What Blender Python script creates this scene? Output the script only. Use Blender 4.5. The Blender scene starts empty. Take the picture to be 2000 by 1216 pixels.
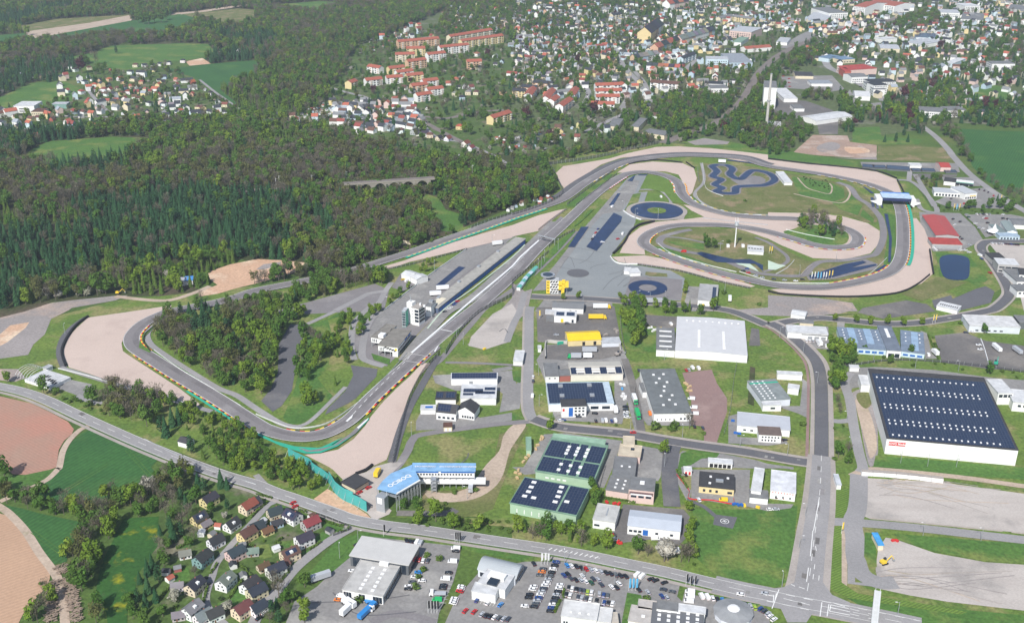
import bpy, bmesh, math, random
from mathutils import Vector, Matrix, noise
from mathutils.geometry import tessellate_polygon
R=math.radians
random.seed(7)
SC=bpy.context.scene
COL=SC.collection
# ---------------------------------------------------------------- camera
CF,CT,CH=2065.0,R(23.8),320.0
cd=bpy.data.cameras.new('camera'); cam=bpy.data.objects.new('camera',cd); COL.objects.link(cam)
cam.location=(0,0,CH); cam.rotation_euler=(R(90)-CT,0,0)
cd.sensor_width=36; cd.lens=CF/2000*36; cd.clip_end=9000; cd.clip_start=1
SC.camera=cam
# ---------------------------------------------------------------- light
w=bpy.data.worlds.new('World'); SC.world=w; w.use_nodes=True
nt=w.node_tree; bg=nt.nodes['Background']
sky=nt.nodes.new('ShaderNodeTexSky'); sky.sky_type='NISHITA'; sky.sun_disc=False
sky.sun_elevation=R(44); sky.sun_rotation=R(202)
nt.links.new(sky.outputs[0],bg.inputs[0]); bg.inputs[1].default_value=0.115
ld=bpy.data.lights.new('sun','SUN'); ld.energy=4.9; ld.angle=R(0.5); ld.color=(1,0.965,0.915)
sun=bpy.data.objects.new('sun',ld); COL.objects.link(sun)
sun.rotation_euler=Vector((math.sin(R(22)),math.cos(R(22)),-math.tan(R(44)))).to_track_quat('-Z','Y').to_euler()
SC.view_settings.view_transform='Standard'; SC.view_settings.look='None'
SC.view_settings.exposure=0.22; SC.view_settings.gamma=1
# ---------------------------------------------------------------- survey: picture position -> ground
def G(p,z=0):
    u=(p[0]-1000)/CF; v=(p[1]-608)/CF
    s,c=math.sin(CT),math.cos(CT)
    t=(CH-z)/(s+v*c)
    return Vector((u*t,(c-v*s)*t,z))
def pxm(p): return CF*(math.sin(CT)+(p[1]-608)/CF*math.cos(CT))/CH
def T(spec):
    out=[]; r=c=0
    for tok in spec.split():
        if ':' in tok:
            a,tok=tok.split(':'); r,c=int(a[0]),int(a[1])
            if a=='99': r=c=-1
        if not tok: continue
        v=[float(q) for q in tok.split(',')]
        if r<0: out.append(tuple(v))
        else: out.append((500*c+v[0]/4,304*r+v[1]/4)+tuple(v[2:]))
    return out
def smooth(pts,closed,n=6):
    m=len(pts); out=[]
    for i in range(m if closed else m-1):
        P=[pts[(i+k)%m] if closed else pts[min(max(i+k,0),m-1)] for k in(-1,0,1,2)]
        for j in range(n):
            t=j/n
            out.append(tuple(.5*((2*b)+(-a+c)*t+(2*a-5*b+4*c-d)*t*t+(-a+3*b-3*c+d)*t**3) for a,b,c,d in zip(*P)))
    if not closed: out.append(pts[-1])
    return out
# ---------------------------------------------------------------- tagging
def tag(o,label=None,cat=None,group=None,kind=None):
    if label: o['label']=label
    if cat: o['category']=cat
    if group: o['group']=group
    if kind: o['kind']=kind
    return o
def link(name,me,parent=None,col=None):
    o=bpy.data.objects.new(name,me); COL.objects.link(o)
    if parent: o.parent=parent
    if col: o.color=(*col,1)
    return o
def empty(name,loc,rz=0,label=None,cat=None,group=None):
    o=bpy.data.objects.new(name,None); COL.objects.link(o)
    o.location=loc; o.rotation_euler=(0,0,rz); o.empty_display_size=1
    return tag(o,label,cat,group)
def kids(o): return CH_.get(o.name,[])
CH_={}
def copy_tree(o):
    c=o.copy(); COL.objects.link(c)
    for ch in o.children:
        d=ch.copy(); COL.objects.link(d); d.parent=c
        for g in ch.children:
            e=g.copy(); COL.objects.link(e); e.parent=d
    return c
# ---------------------------------------------------------------- mesh builder (several pieces of ONE part)
class MB:
    def __init__(s): s.v=[]; s.f=[]; s.m=[]; s.uv=[]
    def quad(s,a,b,c,d,mi=0):
        n=len(s.v); s.v+= [tuple(a),tuple(b),tuple(c),tuple(d)]; s.f.append((n,n+1,n+2,n+3)); s.m.append(mi)
        A,B,D=Vector(a),Vector(b),Vector(d); w_=(B-A).length; h_=(D-A).length
        s.uv+=[(0,0),(w_,0),(w_,h_),(0,h_)]
    def face(s,pts,mi=0):
        n=len(s.v); s.v+=[tuple(p) for p in pts]; s.f.append(tuple(range(n,n+len(pts)))); s.m.append(mi)
        s.uv+=[(p[0],p[1]) for p in pts]
    def box(s,x0,x1,y0,y1,z0,z1,mi=0,top=None):
        t=mi if top is None else top
        s.quad((x0,y0,z0),(x1,y0,z0),(x1,y0,z1),(x0,y0,z1),mi); s.quad((x1,y0,z0),(x1,y1,z0),(x1,y1,z1),(x1,y0,z1),mi)
        s.quad((x1,y1,z0),(x0,y1,z0),(x0,y1,z1),(x1,y1,z1),mi); s.quad((x0,y1,z0),(x0,y0,z0),(x0,y0,z1),(x0,y1,z1),mi)
        s.quad((x0,y0,z1),(x1,y0,z1),(x1,y1,z1),(x0,y1,z1),t); s.quad((x0,y1,z0),(x1,y1,z0),(x1,y0,z0),(x0,y0,z0),mi)
        return s
    def cyl(s,x,y,z0,z1,r0,r1=None,n=8,mi=0):
        r1=r0 if r1 is None else r1
        for i in range(n):
            a,b=2*math.pi*i/n,2*math.pi*(i+1)/n
            s.quad((x+r0*math.cos(a),y+r0*math.sin(a),z0),(x+r0*math.cos(b),y+r0*math.sin(b),z0),(x+r1*math.cos(b),y+r1*math.sin(b),z1),(x+r1*math.cos(a),y+r1*math.sin(a),z1),mi)
        if r1>.01: s.face([(x+r1*math.cos(2*math.pi*i/n),y+r1*math.sin(2*math.pi*i/n),z1) for i in range(n)],mi)
        return s
    def bar(s,a,b,r=.1,mi=0):
        a,b=Vector(a),Vector(b); d=(b-a).normalized(); u=d.orthogonal().normalized()*r; v=d.cross(u).normalized()*r
        q=[u,v,-u,-v]
        for i in range(4): s.quad(a+q[i],a+q[(i+1)%4],b+q[(i+1)%4],b+q[i],mi)
        return s
    def mesh(s,name,mats):
        me=bpy.data.meshes.new(name); me.from_pydata(s.v,[],s.f)
        [me.materials.append(q) for q in (mats if isinstance(mats,(list,tuple)) else [mats])]
        me.polygons.foreach_set('material_index',s.m)
        uvl=me.uv_layers.new(name='UVMap'); flat=[c for p in s.uv for c in p]; uvl.data.foreach_set('uv',flat)
        me.update(); return me
    def build(s,name,mats,parent=None,col=None): return link(name,s.mesh(name,mats),parent,col)
# ---------------------------------------------------------------- materials
def nod(n,t,**k):
    x=n.nodes.new(t)
    for a,b in k.items():
        if a[0]=='i' and a[1:].isdigit(): x.inputs[int(a[1:])].default_value=b
        else: setattr(x,a,b)
    return x
def base(name,rough=.9,spec=.3):
    m=bpy.data.materials.new(name); m.use_nodes=True; n=m.node_tree; b=n.nodes['Principled BSDF']
    b.inputs['Roughness'].default_value=rough; b.inputs['Specular IOR Level'].default_value=spec
    return m,n,b
def mixc(n,fac,a,b,typ='MIX'):
    x=nod(n,'ShaderNodeMix',data_type='RGBA',blend_type=typ)
    if isinstance(fac,(int,float)): x.inputs[0].default_value=fac
    else: n.links.new(fac,x.inputs[0])
    for i,q in ((6,a),(7,b)):
        if isinstance(q,(tuple,list)): x.inputs[i].default_value=(*q[:3],1)
        else: n.links.new(q,x.inputs[i])
    return x.outputs[2]
def noi(n,vec,scale,detail=4,lo=.35,hi=.65,rough=.6,dist=0):
    t=nod(n,'ShaderNodeTexNoise'); t.inputs['Scale'].default_value=scale; t.inputs['Detail'].default_value=detail
    t.inputs['Roughness'].default_value=rough; t.inputs['Distortion'].default_value=dist
    n.links.new(vec,t.inputs['Vector'])
    r=nod(n,'ShaderNodeMapRange'); r.inputs[1].default_value=lo; r.inputs[2].default_value=hi
    n.links.new(t.outputs[0],r.inputs[0]); return r.outputs[0]
def mat(name,a,b,s=.03,c=None,s2=.01,cl=.5,fine=.25,fs=.8,rough=.95,spec=.2,stripes=None,stretch=None):
    """ground material: a/b mixed by world noise s, patches of c at s2, fine mottling"""
    m,n,bs=base(name,rough,spec)
    g=nod(n,'ShaderNodeNewGeometry'); vec=g.outputs['Position']
    v2=vec
    if stretch:
        mp=nod(n,'ShaderNodeMapping'); mp.inputs['Rotation'].default_value=(0,0,R(stretch[0])); mp.inputs['Scale'].default_value=(1,stretch[1],1)
        n.links.new(vec,mp.inputs[0]); v2=mp.outputs[0]
    col=mixc(n,noi(n,v2,s,5),a,b)
    if c: col=mixc(n,noi(n,vec,s2,5,cl,cl+.12),col,c)
    if stripes:
        mp=nod(n,'ShaderNodeMapping'); mp.inputs['Rotation'].default_value=(0,0,R(stripes[0])); n.links.new(vec,mp.inputs[0])
        wv=nod(n,'ShaderNodeTexWave'); wv.inputs['Scale'].default_value=stripes[1]; wv.inputs['Distortion'].default_value=stripes[3] if len(stripes)>3 else .6
        wv.inputs['Detail Scale'].default_value=.3
        n.links.new(mp.outputs[0],wv.inputs[0]); col=mixc(n,stripes[2],col,mixc(n,wv.outputs[1],(0,0,0),(2,2,2)),'MULTIPLY')
    f=noi(n,v2,fs,3,.3,.7)
    k=nod(n,'ShaderNodeMapRange'); k.inputs[3].default_value=1-fine; k.inputs[4].default_value=1+fine; n.links.new(f,k.inputs[0])
    cc=nod(n,'ShaderNodeCombineColor'); [n.links.new(k.outputs[0],cc.inputs[i]) for i in range(3)]
    col=mixc(n,1.0,col,cc.outputs[0],'MULTIPLY')
    n.links.new(col,bs.inputs['Base Color']); return m
def plain(name,c,rough=.6,spec=.4,metal=0):
    m,n,b=base(name,rough,spec); b.inputs['Metallic'].default_value=metal
    g=nod(n,'ShaderNodeNewGeometry'); f=noi(n,g.outputs['Position'],.35,4,.25,.75)
    n.links.new(mixc(n,f,tuple(x*.88 for x in c),tuple(min(1,x*1.08) for x in c)),b.inputs['Base Color']); return m
def objcol(name,rough=.6,spec=.4,dirt=.21,ribs=0,rcol=None):
    """paint that takes the object's own colour; ribs = sheet ribs along UV"""
    m,n,b=base(name,rough,spec); oi=nod(n,'ShaderNodeObjectInfo'); g=nod(n,'ShaderNodeNewGeometry')
    col=mixc(n,noi(n,g.outputs['Position'],.25,5,.3,.7),oi.outputs['Color'],mixc(n,1.0,oi.outputs['Color'],(1-dirt*2,1-dirt*2,1-dirt*2),'MULTIPLY'))
    if ribs:
        uv=nod(n,'ShaderNodeUVMap'); wv=nod(n,'ShaderNodeTexWave'); wv.inputs['Scale'].default_value=ribs
        n.links.new(uv.outputs[0],wv.inputs[0]); k=nod(n,'ShaderNodeMapRange'); k.inputs[3].default_value=.82; k.inputs[4].default_value=1.05
        n.links.new(wv.outputs[1],k.inputs[0]); cc=nod(n,'ShaderNodeCombineColor'); [n.links.new(k.outputs[0],cc.inputs[i]) for i in range(3)]
        col=mixc(n,1.0,col,cc.outputs[0],'MULTIPLY')
    n.links.new(col,b.inputs['Base Color']); return m
M={}
M['land']=mat('meadow',(.085,.14,.03),(.06,.105,.026),.02,(.13,.145,.05),.012,.52,.3,.5)
M['grass']=mat('verge_grass',(.13,.19,.038),(.088,.15,.032),.05,(.22,.21,.085),.035,.50,.34,.5)
M['lush']=mat('lush_grass',(.082,.165,.034),(.06,.135,.03),.04,(.15,.19,.05),.03,.52,.3,.5)
M['crop']=mat('green_crop',(.042,.122,.032),(.032,.098,.029),.03,(.06,.14,.035),.015,.53,.2,.4,stripes=(30,.12,.14))
M['dand']=mat('dandelion_meadow',(.036,.11,.02),(.03,.09,.02),.03,(.24,.24,.015),.07,.56,.25,.5)
M['dry']=mat('dry_grass',(.17,.165,.07),(.10,.13,.035),.04,(.24,.19,.11),.05,.52,.25,.6)
M['mown']=mat('mown_grass',(.125,.20,.04),(.095,.16,.03),.03,None,fine=.2,stripes=(60,.22,.22,.3))
M['soilr']=mat('red_ploughed_soil',(.43,.205,.15),(.37,.175,.13),.012,(.34,.22,.165),.006,.5,.08,.6,stripes=(125,.16,.06,2.))
M['soilb']=mat('pale_ploughed_soil',(.46,.30,.20),(.40,.26,.175),.012,(.36,.25,.18),.01,.55,.08,.6,stripes=(55,.14,.06,2.))
M['gravel']=mat('pale_gravel',(.53,.425,.368),(.485,.388,.335),.012,(.45,.355,.31),.03,.56,.07,1.2,stripes=(20,.35,.07,3))
M['sand']=mat('sandy_earth',(.55,.36,.24),(.45,.28,.19),.03,(.62,.48,.35),.03,.5,.18,.5)
M['mound']=mat('brown_mound_earth',(.38,.26,.20),(.30,.22,.175),.05,(.42,.34,.29),.04,.5,.2,.5)
M['rubble']=mat('grey_rubble',(.30,.27,.26),(.23,.21,.2),.02,(.40,.31,.26),.02,.55,.18,.6)
M['lot']=mat('gravel_lot',(.46,.42,.385),(.40,.36,.33),.03,(.31,.285,.265),.03,.55,.14,.8,stretch=(8,3.5))
M['asph']=mat('track_asphalt',(.215,.20,.203),(.178,.168,.172),.03,(.25,.235,.235),.03,.53,.1,.9)
M['rubber']=mat('racing_line',(.145,.135,.138),(.19,.178,.18),.05,None,fine=.12)
M['road']=mat('road_asphalt',(.29,.28,.28),(.25,.243,.243),.03,(.32,.31,.305),.02,.55,.1,1)
M['dark']=mat('dark_asphalt',(.125,.125,.135),(.105,.105,.115),.03,(.16,.155,.155),.03,.55,.12,.9)
M['yard']=mat('yard_paving',(.245,.238,.23),(.195,.188,.185),.03,(.30,.29,.275),.03,.52,.14,.5)
M['yardb']=mat('yard_tarmac',(.155,.145,.14),(.125,.12,.118),.04,(.20,.185,.17),.03,.52,.14,.6)
M['pad']=mat('blue_grey_tarmac',(.235,.25,.255),(.21,.225,.23),.012,(.265,.275,.275),.02,.52,.06,.6)
M['redpave']=mat('red_brick_paving',(.27,.18,.165),(.23,.155,.145),.03,(.31,.22,.2),.03,.55,.1,.8)
M['walk']=mat('pavement',(.37,.33,.30),(.31,.28,.255),.06,None,fine=.1)
M['track']=mat('dirt_track',(.46,.37,.29),(.38,.30,.235),.05,(.27,.26,.15),.05,.6,.15,.6)
M['rail']=mat('railway_ballast',(.16,.14,.13),(.21,.18,.165),.1,None,fine=.2)
M['wood']=mat('forest_floor',(.055,.065,.025),(.045,.06,.022),.03,(.085,.07,.045),.02,.5,.35,.4)
M['garden']=mat('garden_ground',(.08,.13,.032),(.06,.10,.028),.05,(.16,.15,.10),.04,.54,.35,.35)
M['town']=mat('town_ground',(.085,.115,.045),(.10,.125,.055),.02,(.17,.17,.14),.02,.55,.35,.2)
M['wet']=mat('wet_sealed_asphalt',(.008,.018,.062),(.014,.030,.088),.06,None,fine=.3,fs=.2,rough=.3,spec=.35)
M['water']=mat('pond_water',(.007,.022,.062),(.010,.028,.078),.05,None,fine=.1,rough=.12,spec=.4)
M['white']=plain('white_paint',(.74,.74,.735)); M['teal']=plain('teal_paint',(.03,.36,.235)); M['red']=plain('red_paint',(.55,.03,.03))
M['yellow']=plain('yellow_paint',(.80,.55,.04)); M['black']=plain('black_rubber',(.015,.015,.018),.8); M['mint']=plain('mint_concrete',(.50,.60,.48))
M['white_line']=plain('road_marking',(.72,.72,.70)); M['steel']=plain('galvanised_steel',(.42,.44,.46),.4,.5,.4)
M['barrier']=plain('barrier_paint',(.60,.61,.60),.7); M['conc']=plain('concrete',(.45,.43,.40),.85); M['glass']=plain('window_glass',(.02,.03,.045),.12,.8)
M['bluepaint']=plain('blue_paint',(.02,.12,.42)); M['grid']=plain('start_grid_line',(.6,.6,.58))
M['paint']=objcol('wall_paint',.75,.3,.06); M['roof']=objcol('roof_covering',.75,.3,.12,1.2); M['flat']=objcol('flat_roof_felt',.85,.25,.16)
M['sheet']=objcol('profiled_sheet',.5,.45,.05,.6); M['car']=objcol('car_paint',.25,.6,.02); M['wood_']=plain('log_wood',(.30,.23,.18),.9)
# solar modules: grid in UV metres
m,n,b=base('solar_module',.25,.6); uv=nod(n,'ShaderNodeUVMap'); br=nod(n,'ShaderNodeTexBrick'); br.offset=0
br.inputs['Color1'].default_value=(.012,.022,.055,1); br.inputs['Color2'].default_value=(.018,.028,.06,1); br.inputs['Mortar'].default_value=(.075,.085,.11,1)
br.inputs['Scale'].default_value=1; br.inputs['Mortar Size'].default_value=.07; br.inputs['Brick Width'].default_value=1.7; br.inputs['Row Height'].default_value=2.4
n.links.new(uv.outputs[0],br.inputs[0]); n.links.new(br.outputs[0],b.inputs['Base Color']); M['solar']=m
# ---------------------------------------------------------------- ground pieces
LV=.045
LC={}
def zz(lv):
    LC[lv]=LC.get(lv,0)+1
    return lv*LV+(LC[lv]%50)*.0008
def poly(name,spec,mt,lv,sm=0,parent=None):
    pts=T(spec) if isinstance(spec,str) else spec
    if sm: pts=smooth(pts,True,sm)
    z_=zz(lv); vs=[G(p[:2])+Vector((0,0,z_)) for p in pts]
    tri=tessellate_polygon([vs]); me=bpy.data.meshes.new(name); fs=[]
    for t in tri:
        a,b,c=(vs[i] for i in t); fs.append(tuple(t) if (b-a).cross(c-a).z>0 else tuple(reversed(t)))
    me.from_pydata(vs,[],fs); me.materials.append(M[mt]); me.update()
    o=link(name,me,parent)
    if not parent: o['kind']='structure'
    return o
def path(spec,n=8,closed=False):
    pts=T(spec) if isinstance(spec,str) else spec
    Q=[G(p[:2]) for p in pts]
    k=[Q[0]]
    for q in Q[1:]:
        if (q-k[-1]).length>2.5 or n<2: k.append(q)
    if n>1: k=[Vector(p) for p in smooth([tuple(q) for q in k],closed,n)]
    return k
def normals(P,closed=False):
    N=[]; m=len(P)
    for i in range(m):
        a=P[(i-1)%m] if closed else P[max(i-1,0)]; b=P[(i+1)%m] if closed else P[min(i+1,m-1)]
        d=(b-a); d.z=0; d.normalize(); N.append(Vector((-d.y,d.x,0)))
    return N
def ribbon(name,P,wd,mt,lv,off=0,closed=False,widths=None,parent=None):
    N=normals(P,closed); v=[];f=[]; z_=zz(lv)
    for i,(p,n_) in enumerate(zip(P,N)):
        h_=(widths[i] if widths else wd)/2
        v+=[p+n_*(off+h_)+Vector((0,0,z_)),p+n_*(off-h_)+Vector((0,0,z_))]
    m=len(P)
    for i in range(m if closed else m-1):
        j=(i+1)%m; f.append((2*i+1,2*j+1,2*j,2*i))
    me=bpy.data.meshes.new(name); me.from_pydata(v,[],f); me.materials.append(M[mt]); me.update()
    o=link(name,me,parent)
    if not parent: o['kind']='structure'
    return o
def road(name,spec,wd,mt,lv,n=8,closed=False):
    P=path(spec,n,closed); ribbon(name,P,wd,mt,lv,closed=closed); return P
def resample(P,step):
    out=[P[0].copy()]; acc=0
    for a,b in zip(P,P[1:]):
        L=(b-a).length
        if L<1e-6: continue
        d=(b-a)/L; t=step-acc
        while t<=L: out.append(a+d*t); t+=step
        acc=(acc+L)%step if L>=step-acc else acc+L
        if t-L<=step: acc=step-(t-L)
    return out
def offset(P,o): return [p+n_*o for p,n_ in zip(P,normals(P))]
def band(name,P,wd,mats,step,lv,off=0,skip=None,z=0,parent=None):
    """painted band in alternating colours (kerbs, dashes)"""
    Q=resample(offset(P,off),step/3); N=normals(Q); mb=MB(); z_=zz(lv)
    for i in range(len(Q)-1):
        k=(i//3)%len(mats)
        if mats[k] is None: continue
        up=Vector((0,0,z_+z)); a,b=Q[i],Q[i+1]
        mb.quad(a-N[i]*wd/2+up,b-N[i+1]*wd/2+up,b+N[i+1]*wd/2+up,a+N[i]*wd/2+up,k)
    fm=[M[q] if q else M['white_line'] for q in mats]
    o=mb.build(name,fm,parent)
    if not parent: o['kind']='structure'
    return o
# ================================================================ GROUND
me=bpy.data.meshes.new('ground'); me.from_pydata([(-4200,150,0),(4200,150,0),(4200,6500,0),(-4200,6500,0)],[],[(0,1,2,3)]); me.materials.append(M['land'])
tag(link('ground',me),kind='structure')
# --- far fields and woods
poly('forest_floor','99:0,640 0,250 60,262 330,240 460,225 640,255 800,290 880,300 1060,300 1085,380 1000,405 860,465 700,520 600,545 450,500 380,540 390,575 230,580 100,590','wood',1)
poly('forest_floor','99:-600,-60 1100,-60 900,15 700,70 560,160 520,220 420,190 400,110 250,80 120,140 0,190 -60,200','wood',1)
poly('town_ground','99:640,262 660,180 720,60 900,15 1100,-60 2600,-60 2400,230 2000,250 1880,240 1560,290 1280,284 1060,292 800,285','town',1)
poly('town_ground','00: 0,830 640,700 860,500 1050,500 1350,520 1450,600 1900,880 2000,960 01:1100,1100 1050,1216 0,1216 00:1250,1060 900,1060 400,1090 0,1100 0,930','garden',1)
poly('town_ground','01: 100,800 600,680 900,280 1300,250 2000,300 2000,1216 1100,1100 800,1010 0,980','garden',2)
poly('field','00:190,250 1050,113 1010,190 500,280 280,340','track',2)
poly('field','00:0,235 440,150 1040,114 700,180 200,248','dry',3)
poly('field','00:1340,105 1540,88 2000,20 2000,34 1560,100 1340,124','track',2)
poly('field','00:280,300 1010,165 1400,112 1540,130 1500,215 1250,285 900,275 600,315 450,335','crop',3)
poly('field','00:1420,112 1860,68 2000,80 2000,190 1740,215 1560,150','dry',3)
poly('field','00:-300,300 190,260 260,310 60,370 -300,400','crop',3)
poly('field','01:0,50 500,10 660,20 500,105 150,75 0,60','lush',3)
poly('meadow','00:400,470 700,420 860,360 1400,340 1620,345 1700,400 1550,460 1450,470 1200,500 1050,545 860,548 830,500 500,495','lush',3)
poly('field','00:1310,542 1650,500 2000,470 01:20,520 75,565 0,575 00:1720,700 1880,830 1820,830 1600,650 1500,600 1420,580','crop',3)
poly('field','00:1450,482 1580,455 1650,500 1480,515','sand',4)
poly('meadow','00:-200,830 0,760 240,650 500,635 640,700 560,790 300,830 0,850','lush',3)
poly('meadow','00:200,1216 240,1170 380,1105 880,1068 1180,1080 1250,1110 900,1260 500,1300 120,1300 150,1200','lush',3)
poly('meadow','11:1330,300 1430,330 1480,420 1600,460 1620,560 2000,460 2000,520 1660,600 1450,590 1300,400 1260,380','lush',3)
poly('meadow','11:1010,530 1200,540 1200,640 1100,640','lush',3)
poly('field','03:1420,1000 1700,1020 2000,1030 2600,1050 2600,1216 13:2400,300 2000,200 1980,300 1720,210 1600,90 1560,0 03:1520,1120','crop',3)
poly('meadow','03:1600,720 1680,640 1900,700 1930,800 1600,780','lush',3)
poly('meadow','03:660,1000 870,990 890,1070 1200,1090 1180,1130 850,1130 660,1115','lush',3)
poly('yard','03:0,760 300,790 500,860 555,900 545,1050 400,1050 380,950 0,900','yardb',3)
poly('yard','03:100,600 500,590 600,700 480,720 300,700 130,690','yard',3)
poly('yard','03:640,700 700,820 880,800 910,870 740,870 600,760','yard',3)
poly('bare_earth','03:200,1190 350,1055 620,1060 640,1110 850,1135 850,1216 13:830,28 400,0 200,-20','mound',3)
poly('bare_earth','03:380,1150 480,1110 560,1130 540,1170 420,1190','rubble',4,3); poly('bare_earth','03:600,1150 760,1160 790,1190 640,1200','sand',4,3)
poly('dry_field','03:860,1142 1380,1152 1440,1216 13:1440,50 850,38','dry',3)
poly('bare_earth','13:700,20 850,10 850,34 500,20','rubble',4)
# --- left fields by the country road
poly('verge','99:-60,620 60,640 180,640 340,700 560,830 640,900 720,1000 700,1020 640,985 300,865 0,770','grass',2)
poly('ploughed_field','20:-400,640 0,662 250,720 400,790 530,860 578,920 560,960 500,1010 460,1080 440,1216 30:430,5 350,35 200,60 100,55 60,20 -400,-60','soilr',3)
poly('crop_field','20:720,915 900,990 1250,1140 30:1180,0 1262,100 1180,160 1000,200 960,260 850,220 760,300 580,310 400,250 210,210 180,195 400,80 480,0 20:490,1216 500,1130 560,1020 640,950','crop',3)
poly('crop_field','30:-300,90 190,62 430,10 400,70 250,150 180,185 -300,190','lush',3)
poly('crop_field','30:10,290 160,320 350,370 500,400 640,430 650,470 560,600 520,740 420,760 300,600 200,460 100,360 0,310','crop',3)
poly('dandelion_meadow','30:970,400 1240,385 1230,620 1170,700 1120,780 1060,850 1060,1000 1000,1060 990,1300 850,1300 830,1130 740,1040 760,900 790,760 870,600 930,470','dand',3,1)
poly('ploughed_field','30:-400,330 0,362 100,420 200,540 300,680 392,830 340,960 200,1110 60,1300 -400,1300','soilb',4,3)
poly('garden_ground','30:1250,100 1450,130 1700,60 2000,200 31:700,470 600,560 200,900 0,1080 30:1700,1300 1200,1300 1240,1100 1100,800 1240,500','garden',2)
poly('lawn','30:1400,240 1470,160 1500,260','lush',3)
for s in ('31:170,280 240,270 330,300 300,340 200,330','31:340,360 400,345 450,370 390,400','31:480,410 560,420 700,480 680,500 600,510 500,450','31:450,560 520,500 600,540 520,610','30:1380,630 1530,580 1520,610 1400,640','30:1390,800 1470,780 1490,880 1380,900','31:170,580 310,570 310,640 200,620','30:1850,900 1990,900 1960,1060 1820,1020','31:340,660 440,640 380,690','30:1700,1060 1800,1030 1850,980 1990,1100 1700,1130','31:0,610 100,600 130,700 30,720'): poly('lawn',s,'lush',3)
road('dirt_track','30:-100,250 0,312 80,370 200,500 310,670 400,790 450,870 480,1000 500,1110 515,1300',4.2,'track',5)
road('dirt_track','20:690,895 620,930 540,1010 490,1100 465,1216 30:450,20 380,90 290,140 190,185 140,205 0,270',3.6,'track',5)
road('village_street','31:760,470 600,560 450,670 300,800 170,960 60,1090 0,1180 30:1950,1300',5.5,'road',6)
road('village_street','31:0,60 150,240 31:90,300 30:2000,400 1850,560 1700,740 1660,850 1610,1010 1640,1120 1760,1230',3.6,'road',5)
# --- far village street and railway
road('village_street','00:400,910 800,915 1100,925 1320,925 1700,925 2000,930',4.5,'road',4)
road('village_street','00:680,690 740,770 820,850 880,900 800,915',5,'road',4)
road('field_path','00:1560,625 1680,720 1780,790 1880,860 1930,900',4,'road',4)
road('village_street','01:560,680 700,720 850,760 1000,830 1200,880 1240,920 1170,980 1080,1030',7,'road',4)
road('village_street','01:1240,900 1400,1070 1600,1110 1750,1170 1850,1216 11:1950,60',6,'road',4)
road('town_street','02:560,820 600,720 540,650',7,'road',4); road('town_street','02:960,560 1040,660 1060,760 1040,830 1100,780',7,'road',4)
road('town_street','02:850,860 900,780 920,700 960,640',9,'yard',4); road('town_street','02:900,880 700,970 580,1030',8,'road',4)
road('town_street','02:800,380 830,450 900,550 990,640',9,'road',4); road('town_street','02:1000,200 1040,260 1010,320 1120,400',8,'road',4); road('town_street','02:1480,450 1380,520 1340,600',9,'road',4)
road('town_street','03:560,570 700,650 860,740 900,790',10,'road',4); road('town_street','03:430,430 470,520 560,570',12,'road',4)
road('station_yard','03:150,380 340,260 560,210 750,170 1000,150 1080,90',26,'yard',4)
road('station_yard','03:560,290 800,220 1000,190',22,'sand',4)
road('railway','03:1250,80 950,160 600,230 400,290 200,370 60,450 -60,560 02:1900,620 1820,760 1720,870 1560,980 1300,1070 1180,1120',13,'rail',5)
road('railway','01:1950,860 1700,880 1500,925 1300,940 11:2000,120 1700,150 1300,180 1000,190 700,205 400,235 0,268 10:1850,290 1700,305',8,'rail',5)
road('country_road','13:1440,0 1560,130 1700,240 1850,340 2050,460 2300,600',8,'road',5)
road('country_road','03:1180,970 1300,1060 1400,1160 13:1440,0',8,'road',5)
# --- circuit surroundings
poly('verge','99:0,705 0,655 100,620 220,588 600,548 780,505 1080,398 1090,300 1290,278 1560,300 1780,350 1840,440 1950,500 1960,560 1880,610 1500,615 1240,600 1060,580 900,760 790,930 690,920 560,870 400,800 260,770 120,730','grass',2)
poly('rubble_ground','20:-300,40 0,50 10:200,1216 400,1150 560,1130 900,1095 1000,1092 900,1132 560,1190 20:540,-10 400,60 350,180 260,260 220,340 0,370 -300,390','rubble',3)
poly('rubble_ground','20:0,180 80,110 230,85 200,130 60,240 0,272','sand',4)
poly('rubble_ground','20:-200,450 140,450 200,520 120,550 -200,520','rubble',3)
poly('sandy_ground','10:1620,910 1800,850 2000,810 11:0,808 200,818 400,838 390,880 250,930 0,1000 10:1850,1035 1700,1080 1560,1100 1550,1070 1700,1010 1640,970','sand',4)
poly('spoil_heap_ground','11:0,890 60,850 200,830 180,860 60,890','rubble',5)
road('service_road','10:900,1100 1150,1128 1300,1132 1400,1112 1550,1060 1640,1020',5,'track',5)
poly('service_yard','20:540,530 720,570 700,640 640,670 420,590','yard',3)
road('service_road','20:600,660 740,715 800,712',4,'road',4)
poly('lawn','11:840,1200 720,1240 21:400,110 560,60 11:900,1080 940,1090 900,1180','lush',3)
poly('apron','11:930,1000 1040,1050 1000,1216 21:870,60 780,130 760,230 800,370 870,385 1020,430 1100,350 1260,180 11:2000,640 1980,640 1640,730 1270,1000 1000,1210 20:2000,40','asph',3)
poly('paddock','11:1640,730 1840,690 12:30,625 11:1390,1100 21:1180,120 900,220 880,160 960,30 11:1000,1205','yard',4)
road('wet_strip','11:1610,870 1430,1018',6,'wet',6,1)
road('service_road','21:770,380 750,300 755,120 820,30 900,-40 11:960,1150 1010,1060 1060,990',4.5,'road',5)
road('service_road','21:1000,430 900,400 830,350 850,180 900,60 980,0',5,'road',5)
road('service_road','21:300,905 420,860 600,690 700,590',3,'road',5)
road('service_road','11:620,1216 21:400,100',4,'road',5); road('service_road','11:620,1210 800,1120 880,1080 1000,1060',5,'road',4)
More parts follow.
